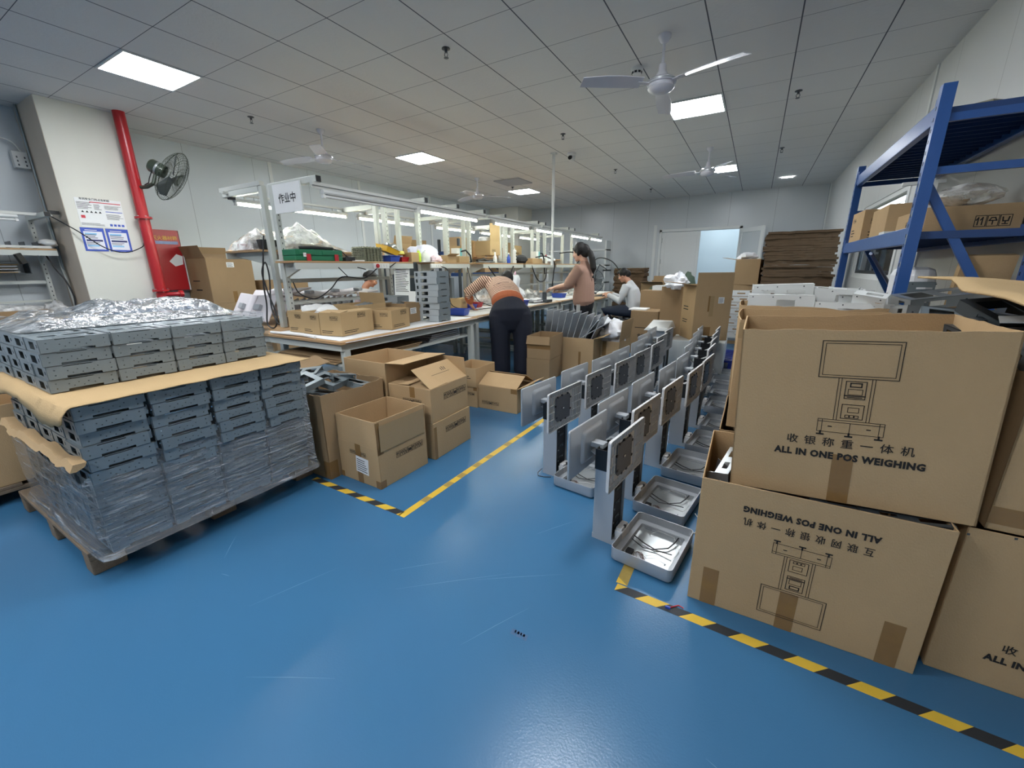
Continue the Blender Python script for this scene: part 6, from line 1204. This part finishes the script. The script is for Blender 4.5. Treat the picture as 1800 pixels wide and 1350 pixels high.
# posters on the column
CX = -6.650
def poster(label, y0, y1, z0, z1, draw):
    t = thing('poster', label, 'poster', (CX, y0, z0)); MB(C_PAPER).box(0, 0, 0, .002, y1-y0, z1-z0).build('sheet', t); draw(t, y1-y0, z1-z0)
PB = M('poster_blue', '3f57b5', .6); PBL = M('poster_light_blue', '8fc0e2', .6); PR = M('poster_red', 'c53a44', .6); PW_ = M('poster_pale', 'e2e2ea', .6); PN = M('poster_navy', '2d3566', .6)
def P2(t, name, mat, rects, e):
    mb = MB(mat)
    for y0, z0, y1, z1 in rects: mb.quad((.002+e, y0, z0), (.002+e, y1, z0), (.002+e, y1, z1), (.002+e, y0, z1))
    mb.build(name, t)
def d_white(t, w_, h):
    mb = MB(C_INK); glyphs(mb, '车间安全风险点告知牌', .026, (.0026, w_*.42, h*.94), (0, 1, 0), (0, 0, 1), .0006)
    for k, (y, z, ww, hh, n) in enumerate([(.01, .62, .12, .26, 6), (.15, .62, .06, .2, 5), (.24, .66, .15, .14, 6), (.24, .3, .15, .2, 7), (.01, .05, .2, .1, 3)]): text_rows(mb, ww, hh*h, n, (.0026, y, z*h), (0, 1, 0), (0, 0, 1), k)
    for k in range(5):
        y = .03+.037*k; mb.add([(.0026, y, .5*h), (.0026, y+.026, .5*h), (.0026, y+.013, .57*h)], [(0, 1, 2)])
    mb.build('printed_text', t); P2(t, 'red_bar', PR, [(.12, .86*h, .39, .89*h), (.02, .3*h, .055, .4*h)], .0003); P2(t, 'blue_bar', PB, [(.24, .56*h, .39, .585*h)]+[(.25+.035*k, .06*h, .275+.035*k, .14*h) for k in range(4)], .0003)
def d_blue(t, w_, h):
    P2(t, 'blue_border', PB, [(0, 0, w_, h)], .0001); P2(t, 'pale_field', PW_, [(.02, .02, w_-.02, h-.04)], .0003); P2(t, 'light_bars', PBL, [(.03, h*.7, w_-.07, h*.78), (.03, h*.2, w_-.07, h*.27)], .0006); P2(t, 'navy_bar', PN, [(.03, h*.42, w_-.03, h*.5)], .0006)
    mb = MB(C_INK); text_rows(mb, w_-.08, .05, 3, (.0027, .03, h*.55), (0, 1, 0), (0, 0, 1), 3); text_rows(mb, w_-.08, .03, 2, (.0027, .03, h*.29), (0, 1, 0), (0, 0, 1), 5); mb.build('printed_text', t); mb = MB(C_PAPER); text_rows(mb, w_*.6, .02, 1, (.0028, w_*.2, h-.032), (0, 1, 0), (0, 0, 1), 7); mb.build('title', t)
poster('white safety notice with red heading bars on the plastered column', 1.815, 2.215, 1.81, 2.115, d_white); poster('blue bordered notice on the column, left of the pair', 1.795, 1.995, 1.545, 1.80, d_blue); poster('blue bordered notice on the column, right of the pair', 2.01, 2.215, 1.545, 1.80, d_blue)
# hydrant box
t = thing('hydrant_cabinet', 'red fire hydrant cabinet on the left wall behind the red pipe', 'fire cabinet', (XL, 2.60, 1.05)); MB(C_REDPAINT).box(0, 0, 0, .14, .36, .82).build('cabinet_body', t, bev=.004); MB(C_REDPAINT).box(.1405, .01, .01, .148, .35, .81).build('door', t); MB(M('pale_sign_strip', '8f9cc0', .5, 0, .3, 30)).box(.1485, .05, .63, .1495, .33, .67).build('sign_strip', t); mb = MB(M('sign_yellow', 'e3b24a', .5)); glyphs(mb, '灭火器材箱', .06, (.1492, .185, .69), (0, 1, 0), (0, 0, 1), .001, True, 1, 0, .29); mb.build('lettering', t); MB(C_PAPER).prism([(.149, .18, .40), (.149, .24, .33), (.149, .34, .36), (.149, .35, .47), (.149, .28, .50)], (.001, 0, 0)).build('inspection_tag', t); MB(C_WHITEM).box(0, .3605, 0, .15, .372, .82).build('edge_trim', t)
t = thing('junction_box', 'white electrical box on the left wall next to the column', 'junction box', (XL, 1.58, 2.44)); MB(C_WHITEP).box(0, 0, 0, .09, .12, .17).build('housing', t, bev=.006); mb = MB(C_STEELD); [mb.cbox((.0905, .03+.06*(k % 2), .03+.04*(k//2)), (.002, .012, .02)) for k in range(6)]; mb.build('sockets', t)
cable('wall_cable', 'white cable loop above the electrical box on the left wall', [(-7.29, 1.66, 2.62), (-7.26, 1.60, 2.70), (-7.27, 1.45, 2.73), (-7.3, 1.38, 2.70)], .008, C_WHITEP)
cable('corner_conduit', 'grey conduit running down the corner beside the column', [(-7.2, 1.70, ZC), (-7.2, 1.70, 2.2), (-7.19, 1.70, 1.7), (-7.15, 1.69, 1.3), (-7.18, 1.70, .9)], .012, C_STEEL); cable('corner_conduit', 'second grey conduit beside the column, bowed near the desk', [(-7.24, 1.70, 1.9), (-7.22, 1.69, 1.5), (-7.10, 1.68, 1.2), (-7.12, 1.69, .82)], .014, C_BENCH)
cable('sagging_cable', 'black cable sagging across the column posters to the red pipe', [(-6.75, 1.58, 1.93), (-6.60, 1.75, 1.76), (-6.58, 1.95, 1.58), (-6.57, 2.12, 1.535), (-6.55, 2.28, 1.60), (-6.54, 2.31, 1.66)], .006)
# wall bench at the far left
t = bench('wall workbench at the left edge below the wall shelf', .2, 1.66, -7.3, -6.72, ups=(.3, 1.55), ux=-7.22, sz=1.57, sd=.26, top_h=1.93, group='left wall bench')
tag(MB(C_ALU).box(-6.83, .1, 1.902, -6.79, 1.64, 1.93).build('lamp_rail'), 'aluminium lamp rail above the left wall bench', 'lamp rail'); tube_lamp(-6.81, .2, 1.38, 1.865, 0, 'unlit tube lamp above the left wall bench')
tag(MB(C_BLACK).box(-6.83, 1.62, 1.93, -6.77, 1.70, 1.965).build('clamp'), 'black clamp at the end of the left lamp rail', 'clamp'); cable('drooping_cable', 'black cable drooping from the shelf beside the column to the left desk', [(-7.02, 1.55, 1.50), (-6.95, 1.58, 1.35), (-6.9, 1.62, 1.22), (-6.86, 1.64, 1.05), (-6.87, 1.63, .9)], .008); tag(MB(C_BLACK).at((-6.95, 1.32, 1.40), (R(20), 0, R(20))).box(0, 0, 0, .04, .05, .11).build('scanner'), 'black handheld device hanging under the left wall shelf', 'device')
mb = MB(C_STEELD); [mb.box(-7.18, .5+.1*k, 1.575, -6.96, .504+.1*k, 1.64) for k in range(11)]; mb.use(C_WHITEM).box(-6.962, .4, 1.575, -6.955, 1.6, 1.60); tag(mb.build('wire_divider'), 'dark rack of shelf dividers on the left wall shelf', 'rack'); blob('white_adapter', 'white plastic adapter at the right end of the left wall shelf', 'adapter', C_WHITEP, (-7.05, 1.60, 1.60), (.22, .16, .09), 13, .2)
t = thing('paper_tray', 'wall tray full of stacked papers below the left wall shelf', 'paper tray', (-7.35, .8, 1.30)); MB(C_STEELD).box(0, 0, 0, .24, .62, .008).box(.0, .612, .008, .24, .62, .12).build('tray', t); random.seed(2)
for k in range(9): MB([C_PAPER, C_BOX[2], C_STEEL][k % 3]).at((.02, .03, .009+.012*k), (R(random.uniform(-1.2, 1.2)), 0, R(random.uniform(-5, 5)))).box(0, 0, 0, .2, .5, .009).build('paper_sheaf', t)
t = carton('long shallow carton of film on the left wall bench', (-7.2, .45, TB), .30, 1.0, .15, 0, None, 1); blob('plastic_bag', 'clear crumpled film in the shallow carton on the left bench', 'plastic bag', C_BAG, (-7.05, .95, TB+.05), (.3, .8, .2), 16, .5, 22, 14); blob('plastic_bag', 'pinkish clear bag beside the column on the left bench', 'plastic bag', C_BAG, (-7.0, 1.5, TB), (.3, .25, .26), 19, .5, 20, 14)
t = carton('low tan carton at the front of the left wall bench', (-6.88, .85, TB), .14, .55, .07, 0, None, 0); bin_('blue bin at the end of the left wall bench by the column', (-6.82, 1.57, TB), R(10), 1.0); t = thing('handset', 'small white device with dark screen on the left bench', 'device', (-6.80, .62, TB)); MB(C_WHITEP).box(0, 0, 0, .09, .14, .035).build('case', t, bev=.008); MB(C_BLACK).box(.012, .02, .0352, .078, .10, .036).build('screen', t)
blob('black_pouch', 'black tangle of adapters below the left conduits', 'adapter', C_BLACK, (-6.98, 1.60, TB), (.12, .1, .14), 33, .4)
# second pallet at the left edge
wood_pallet('wooden_pallet', 'wooden pallet under the plain carton at the left edge', (-4.62, -.25, 0), 1.02, .95); t = carton('plain tan carton on a pallet at the left edge, full of grey brackets', (-4.6, -.22, .117), .99, .88, .47, 0, None, 0)
for k, (x, y, a) in enumerate([(-3.95, .30, 20), (-3.9, .02, -15), (-4.2, .2, 60), (-4.3, -.1, 10)]): scrap_frame('grey bracket lying in the plain carton at the left edge, %s' % ['nearest the pallet', 'front', 'middle', 'back'][k], (x, y, .55), (R(8), R(-6), R(a)), 1.0, 'grey brackets in the left edge carton', None, k % 2)
tag(MB(C_BOX[2]).at((-3.95, .62, .70), (R(22), R(10), R(20))).box(0, 0, 0, .38, .28, .006).build('cardboard_sheet'), 'tan cardboard scrap leaning behind the top trays', 'cardboard sheet')
# cartons against the left wall
w_, d, h = .66, .62, .62
t = carton('big brown carton on the floor by the left wall, lower of the stack', (-7.30, 2.97, 0), w_, d, .86, 0, closed=True, mat=1); t = carton('big brown carton stacked by the left wall with an open flap', (-7.30, 2.98, .862), w_, d, .62, 0, {'y-': (70, .18), 'x-': (85, .18), 'x+': (165, .25)}, 1); rows(t, 'y-', w_, d, .2, .30, .25, .04, 1, 3); rows(t, 'y-', w_, d, .25, .17, .2, .05, 1, 4); tape(t, 'x+', w_, d, .28, .0, .34, .16, C_TAPE); sticker(t, 'x+', w_, d, .26, .5, .1, .07, 4)
t = carton('brown carton behind the white screen backs by the left wall', (-7.30, 3.75, .0), .7, .7, 1.16, 0, None, 1)
# ================================================================ far side: cartons, stacks, racks
t = carton('lower of two cartons right of the bent worker', (-2.275, 4.26, 0), .30, .42, .26, R(2), closed=True, mat=1, group='cartons right of the bent worker'); t = carton('upper of two cartons right of the bent worker, taped band', (-2.27, 4.26, .262), .30, .42, .27, R(3), {'y-': (-70, .1)}, 1, 'cartons right of the bent worker'); tape(t, 'y-', .3, .42, 0, .12, .3, .17)
w_, d, h = .74, .40, .47
t = carton('carton with silver screen panels standing in it', (-2.34, 4.72, 0), w_, d, h, R(0), {'x+': (15, .12)}, 0); tape(t, 'y-', w_, d, .55, .1, .58, .3)
for k in range(11):
    ang, ln, z0, x0 = (5+2.3*k, .74, .05, -2.31+.060*k) if k < 9 else ((38, .42, .36, -1.84) if k == 9 else ((58, .36, .46, -1.80)))
    tag(MB(C_SILVER).at((x0, 4.745, z0), (0, R(ang), R(4))).box(0, 0, 0, .010, .34, ln).build('screen_shell', bev=.003), 'silver screen panel standing in the carton, %s from the left' % ORD[k], 'panel', 'silver screen panels in the carton')
w_, d, h = .385, .46, .41
t = carton('carton overflowing with white film, right of the panel carton', (-1.745, 5.0, 0), w_, d, h, R(-2), {'x+': (84, .26), 'y+': (86, .2)}, 0); tape(t, 'y-', w_, d, .17, .22, .22, .41); blob('film_heap', 'white crumpled film heaped in the carton', 'plastic film', C_WBAG, (-1.56, 5.22, .36), (.36, .42, .34), 61, .6, 24, 16, fine=.3)
t = carton('tan carton with faded print behind the film carton', (-1.60, 6.42, 0), .41, .45, .66, R(-3), closed=True, mat=1); o, ux, uz = on_face('y-', .41, .45, .2, .40, .001); mb = MB(C_INK); text_rows(mb, .2, .03, 1, o-ux*.12, ux, uz, 3); glyphs(mb, '合格品', .055, o-uz*.13, ux, uz, .001); mb.build('printed_text', t)
t = carton('open carton behind the seated worker with a flap bent down', (-1.62, 7.05, .0), .62, .5, .93, R(-4), {'x+': (-35, .28), 'y-': (178, .2)}, 1); t = thing('grey_tray', 'pale perforated tray lying on the open carton behind the seated worker', 'tray', (-1.45, 7.1, .937)); MB(C_WHITEM).at((0, 0, 0), (0, 0, 0)).plate(.42, .07, .3, [(.16, .02, .22, .05)]).build('tray_body', t)
tag(MB(C_PAPER).box(-1.66, 6.5, .662, -1.40, 6.8, .68).build('paper_stack'), 'stack of white sheets beside the seated worker on the tan carton', 'paper')
tag(MB(C_BOX[0]).at((-1.05, 6.9, .35), (R(-12), R(20), R(10))).box(0, 0, 0, .34, .3, .006).build('cardboard_sheet'), 'loose carton flap right of the tan carton', 'cardboard sheet')
# big upright carton and its white stand
t = thing('kiosk_base', 'white and grey machine cabinet carrying the tall upright carton', 'machine cabinet', (-1.16, 5.42, 0)); MB(C_WHITEM).box(.30, .12, 0, .94, .60, .40).build('cabinet_body', t, bev=.01); MB(C_SILVER).box(0, .16, 0, .27, .5, .50).build('grey_column', t, bev=.01); MB(C_WHITEM).hexa([(-.04, .1, .50), (.30, .1, .50), (.30, .52, .50), (-.04, .52, .50)], [(.0, .12, .54), (.26, .12, .54), (.26, .5, .60), (.0, .5, .60)]).build('white_hood', t, bev=.01); mb = MB(C_BLACK); mb.box(.10, .155, .34, .19, .16, .40); mb.build('port_frame', t); MB(C_SILVER).box(.115, .152, .352, .175, .156, .388).build('port', t)
w_, d, h = .44, .43, .80
t = carton('tall upright carton with a lifted flap, facing the scale units', (-.61, 5.56, .402), w_, d, .68, R(28), {'y-': (89, .15), 'x-': (8, .26)}, 0); tape(t, 'y-', w_, d, .16, .36, .22, .55); tape(t, 'y-', w_, d, .14, .0, .22, .17); sticker(t, 'y-', w_, d, .28, .46, .07, .075, 6); rows(t, 'x-', w_, d, .08, .36, .16, .07, 2, 5); rows(t, 'x-', w_, d, .08, .2, .16, .06, 2, 6); MB(C_CLEAR).box(.18, -.0012, .3, .23, -.0006, .55).build('clear_tape', t)
blob('film_heap', 'white film sticking up behind the lifted flap of the tall carton', 'plastic film', C_WBAG, (-.95, 6.2, 1.0), (.3, .25, .26), 71, .6, 20, 14, fine=.3)
t = carton('carton behind the tall one holding the white film', (-1.12, 6.12, 0), .34, .38, 1.04, 0, None, 1)
for k in range(8): white_frame('white slotted tray stacked behind the tall carton, %s from the bottom' % ORD[k], (-.30, 6.75, .30+.085*k), (0, 0, R(2)), .42, .075, k, C_WHITEM, 'white slotted trays behind the tall carton')
t = thing('steel_table', 'grey steel stand under the white slotted trays', 'stand', (-.34, 6.7, 0)); MB(C_STEEL).box(0, 0, .26, .6, .5, .295).build('stand_top', t); [MB(C_STEEL).box(x, y, 0, x+.04, y+.04, .259).build('leg', t) for x in (0, .56) for y in (0, .46)]
white_back('silver screen back leaning beside the white slotted trays', (.0, 6.35, .05), (R(80), 0, R(80)), None)
w_, d, h = .34, .34, .36
t = carton('lower carton of the far right stack with hanging flap', (-.36, 8.0, .0), .50, .45, 1.0, R(3), {'x+': (-40, .2), 'y-': (-80, .1)}, 1); t = carton('upper carton of the far right stack with film poking out', (-.32, 8.02, 1.003), .36, .36, .40, R(-8), {'x-': (10, .22), 'y-': (175, .15)}, 1); blob('film_tuft', 'white film tuft on the upper far right carton', 'plastic film', C_WBAG, (-.16, 8.25, 1.40), (.3, .25, .14), 81, .6)
# flattened cardboard stacks
def flat_stack(label_fmt, grp, x, y, z0, w_, d, n, th, seed, mat):
    rnd = random.Random(seed)
    for k in range(n):
        mb = MB(C_BOX[mat]); mb.smooth = False; a = rnd.uniform(-.02, .02); q = 10; vs = []
        wv = [rnd.uniform(-.004, .004) for _ in range(q+1)]
        for i in range(q+1):
            u = -w_/2+w_*i/q+rnd.uniform(-.012, .012)*(i in (0, q))
            for yy in (-d/2, d/2):
                for zz in (0, th*.97): vs.append((u, yy+wv[i]*3, zz+wv[i]))
        fs = []
        for i in range(q): b, c = i*4, i*4+4; fs += [(b, c, c+1, b+1), (b+2, b+3, c+3, c+2), (b+1, c+1, c+3, b+3), (b, b+2, c+2, c)]
        fs += [(0, 1, 3, 2), (q*4, q*4+2, q*4+3, q*4+1)]; mb.add(vs, fs)
        tag(mb.build('flattened_carton', loc=(x+rnd.uniform(-.025, .025), y+rnd.uniform(-.02, .02), z0+k*th), rz=a), label_fmt % ORD[k], 'flattened carton', grp)
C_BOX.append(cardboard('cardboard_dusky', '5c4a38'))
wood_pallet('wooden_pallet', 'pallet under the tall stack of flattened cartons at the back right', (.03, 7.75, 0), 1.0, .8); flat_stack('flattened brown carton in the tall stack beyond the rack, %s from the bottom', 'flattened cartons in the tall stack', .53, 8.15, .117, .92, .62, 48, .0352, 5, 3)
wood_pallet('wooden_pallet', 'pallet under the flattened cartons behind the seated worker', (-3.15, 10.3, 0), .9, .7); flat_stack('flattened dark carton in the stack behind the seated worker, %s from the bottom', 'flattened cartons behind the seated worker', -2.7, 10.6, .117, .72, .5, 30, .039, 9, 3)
for k in range(4): tag(MB(C_BOX[0]).at((-2.25+.01*k, 10.95-.16*k, .0), (R(-8), 0, R(5*k))).box(0, 0, 0, .5-.06*k, .012, 1.1-.1*k).build('cardboard_sheet'), 'tan cardboard sheet leaning by the back door, %s' % ['rearmost', 'second', 'third', 'front'][k], 'cardboard sheet', 'cardboard sheets by the back door')
t = carton('small open carton on the floor by the back door', (-2.35, 10.2, 0), .5, .4, .95, 0, {'y-': (10, .15)}, 1)
blob('green_bag', 'dark green sack by the back wall behind the tall carton', 'sack', M('green_sack', '4a5a4c', .8, 0, .2, 12), (-1.45, 10.7, 0), (.45, .4, 1.3), 91, .5); blob('netting_heap', 'olive green netting heaped in front of the back door', 'netting', M('olive_netting', '5c6450', .9, 0, .3, 30), (-1.9, 9.5, .0), (.9, .5, 1.0), 95, .5)
# desk fan between the standing and the seated worker
t = thing('pedestal_fan', 'dark pedestal fan standing between the standing and seated workers', 'fan', (-2.42, 6.95, 0)); MB(C_STEELD).lathe([(.001, 0), (.17, 0), (.17, .02), (.03, .04), (.02, .1), (.018, .98), (.001, .98)], 18).build('stand', t); mb = MB(C_STEELD)
for k in range(28):
    a = 2*math.pi*k/28
    for s in (1, -1): mb.tube([(.03*math.cos(a), .05*s, 1.08+.03*math.sin(a)), (.15*math.cos(a), .045*s, 1.08+.15*math.sin(a)), (.2*math.cos(a), 0, 1.08+.2*math.sin(a))], .0016, 4, caps=False)
mb.tube([(.2*math.cos(2*math.pi*k/30), 0, 1.08+.2*math.sin(2*math.pi*k/30)) for k in range(30)], .005, 6, True); mb.build('cage', t); MB(C_BLACK).at((0, .0, 1.08), (R(90), 0, 0)).lathe([(.001, -.14), (.05, -.13), (.06, -.02), (.03, .02), (.001, .021)], 16).build('motor', t)
for k in range(3): mb = MB(C_STEELD); mb.x = Matrix.Translation((0, -.0, 1.08)) @ Matrix.Rotation(2*math.pi*k/3, 4, 'Y'); mb.add([(.02, -.01, -.03), (.16, -.02, -.06), (.17, .01, .04), (.02, .01, .03)], [(0, 1, 2, 3)]); mb.build('blade', t, solid=.003)
t = thing('magnifier_lamp', 'jointed desk lamp on the bench beyond the standing worker', 'lamp', (-2.98, 8.6, TB)); MB(C_STEELD).lathe([(.001, 0), (.08, 0), (.08, .02), (.001, .022)], 16).build('base', t); MB(C_STEELD).tube([(0, 0, .02), (.05, 0, .45), (.12, 0, .60), (.28, 0, .50)], .012, 8).build('arm', t); MB(C_BLACK).at((.28, 0, .47)).lathe([(.06, 0), (.085, 0), (.085, .03), (.06, .03)], 18).build('ring_head', t)
cable('arched_hose', 'thin dark hose arching over the seated worker bench', [(-2.95, 8.2, 1.3), (-2.7, 8.0, 1.48), (-2.4, 7.9, 1.42), (-2.2, 7.85, 1.22)], .01)
G = 'parts bags on the bench of the seated worker'
for k in range(3): blob('parts_bag', 'pinkish bag of parts on the seated worker bench, %s' % ['left', 'middle', 'right'][k], 'bag', [C_BAG, C_WBAG, C_BAG][k], (-3.3+.2*k, 8.3-.1*k, TB), (.25, .3, .16), 100+k, .5, group=G)
bench('low bench in front of the seated worker', 7.15, 7.95, -2.72, -2.45, shelf=False, group='side bench')
# rear racks with cartons seen between the uprights
t = thing('storage_rack', 'dark blue storage rack behind the rear benches', 'storage rack', (0, 0, 0))
for x in (-6.3, -5.75):
    for y in (7.6, 9.6): MB(C_STEELD).box(x-.025, y-.025, 0, x+.025, y+.025, 1.95).build('upright', t)
for z in (.5, 1.15, 1.62): MB(C_RACKD).box(-6.32, 7.58, z, -5.73, 9.62, z+.07).build('shelf', t)
random.seed(12)
for k in range(6):
    t = carton('brown carton on the rear rack, %s from left' % ORD[k], (-6.2, 7.65+.33*k, 1.222 if k % 2 else 1.692), .42, .30, random.uniform(.24, .36), R(random.uniform(-4, 4)), {'x+': (60, .2)} if k in (1, 3) else None, k % 2, 'cartons on the rear rack')
t = thing('steel_cupboard', 'dark grey cupboard against the left wall beyond the benches', 'cupboard', (-7.3, 6.75, 0)); MB(C_STEELD).box(0, 0, 0, .5, 1.2, 1.62).build('cupboard_body', t); MB(C_STEELD).box(.5005, .02, .05, .51, .59, 1.5).build('door', t); MB(C_STEELD).box(.5005, .61, .05, .51, 1.18, 1.5).build('door', t)
# white shelving with light back behind the standing worker
t = thing('white_shelving', 'bright white shelving behind the standing worker near the back wall', 'shelving', (-5.3, 11.2, 0))
for x in (0, .85, 1.7): MB(C_WHITEM).box(x, 0, 0, x+.04, .4, 2.0).build('upright', t)
for z in (.4, .9, 1.35, 1.75): MB(C_WHITEM).box(.0, .0, z, 1.74, .4, z+.03).build('shelf', t)

# more clutter along the line
for k, (pts, s) in enumerate([
    ([(-3.58, 5.45, 1.34), (-3.55, 5.7, 1.12), (-3.6, 5.9, 1.05), (-3.57, 6.1, 1.2), (-3.56, 6.2, 1.34)], 'black hose sagging under the shelf right of the bent worker'),
    ([(-3.58, 6.9, 1.36), (-3.54, 7.0, 1.15), (-3.55, 7.2, 1.06), (-3.54, 7.4, 1.1), (-3.56, 7.5, 1.3)], 'black hose loop under the shelf left of the standing worker'),
    ([(-3.6, 7.1, 1.5), (-3.5, 7.3, 1.52), (-3.45, 7.6, 1.42), (-3.5, 7.7, 1.2), (-3.55, 7.75, .95)], 'thin black hose bending down from the far shelf'),
    ([(-3.6, 8.2, 1.6), (-3.4, 8.4, 1.62), (-3.3, 8.6, 1.5), (-3.4, 8.7, 1.4)], 'black hose coil at the last bench shelf'),
    ([(-3.57, 4.9, 1.33), (-3.55, 5.0, 1.0), (-3.5, 5.05, .85), (-3.3, 5.1, .775)], 'dark cable hanging behind the bent worker')]): cable('air_hose', s, pts, .011 if k != 4 else .006)
for k, (y, w_, d, h, s) in enumerate([(4.15, .26, .3, .14, 'first'), (4.5, .24, .28, .2, 'second'), (5.55, .28, .34, .16, 'third'), (6.0, .26, .3, .22, 'fourth'), (6.9, .28, .36, .18, 'fifth'), (7.35, .26, .32, .24, 'sixth')]):
    t = carton('small brown carton on the rear line shelf, %s from the left' % s, (-4.44, y, 1.502), w_, d, h, R(3*k-7), None if k % 2 else {'x+': (70, .1)}, k % 3, 'small cartons on the rear shelves', closed=bool(k % 2)); icons(t, 'x+', w_, d, .06, h*.3, .1, 3)
for k, (x, y, m_, s) in enumerate([(-3.62, 5.72, C_WHITEP, 'white bottle on the shelf above the bent worker'), (-3.64, 6.18, C_BLUEP, 'blue bottle on the shelf left of the printed cartridge'), (-3.6, 7.55, C_WHITEP, 'white bottle on the far shelf beside the black hose')]):
    t = thing('bottle', s, 'bottle', (x, y, SZ)); MB(m_).lathe([(.001, 0), (.028, 0), (.03, .01), (.03, .09), (.012, .12), (.012, .14), (.001, .141)], 14).build('bottle_body', t); MB(C_REDP if k == 2 else C_WHITEP).lathe([(.001, .141), (.015, .141), (.012, .165), (.001, .166)], 12).build('cap', t)
bin_('grey bin on the bench under the standing worker shelf', (-3.5, 6.9, TB), R(4), 1.7, M('grey_bin', '8c8f92', .5)); bin_('blue bin on the bench beyond the standing worker', (-3.2, 7.3, TB), R(-6), 1.4); bin_('white bin on the last bench', (-3.4, 8.9, TB), R(2), 1.7, C_WHITEP)
for k in range(6): tag(MB([C_GALV, C_STEEL][k % 2]).at((-3.75+.03*k, 7.0+.11*k, TB), (0, 0, R(12*k-20))).box(0, 0, 0, .16, .09, .05+.02*(k % 3)).build('metal_block'), 'metal block on the bench beyond the standing worker, %s from left' % ORD[k], 'metal block', 'metal blocks on the far bench')
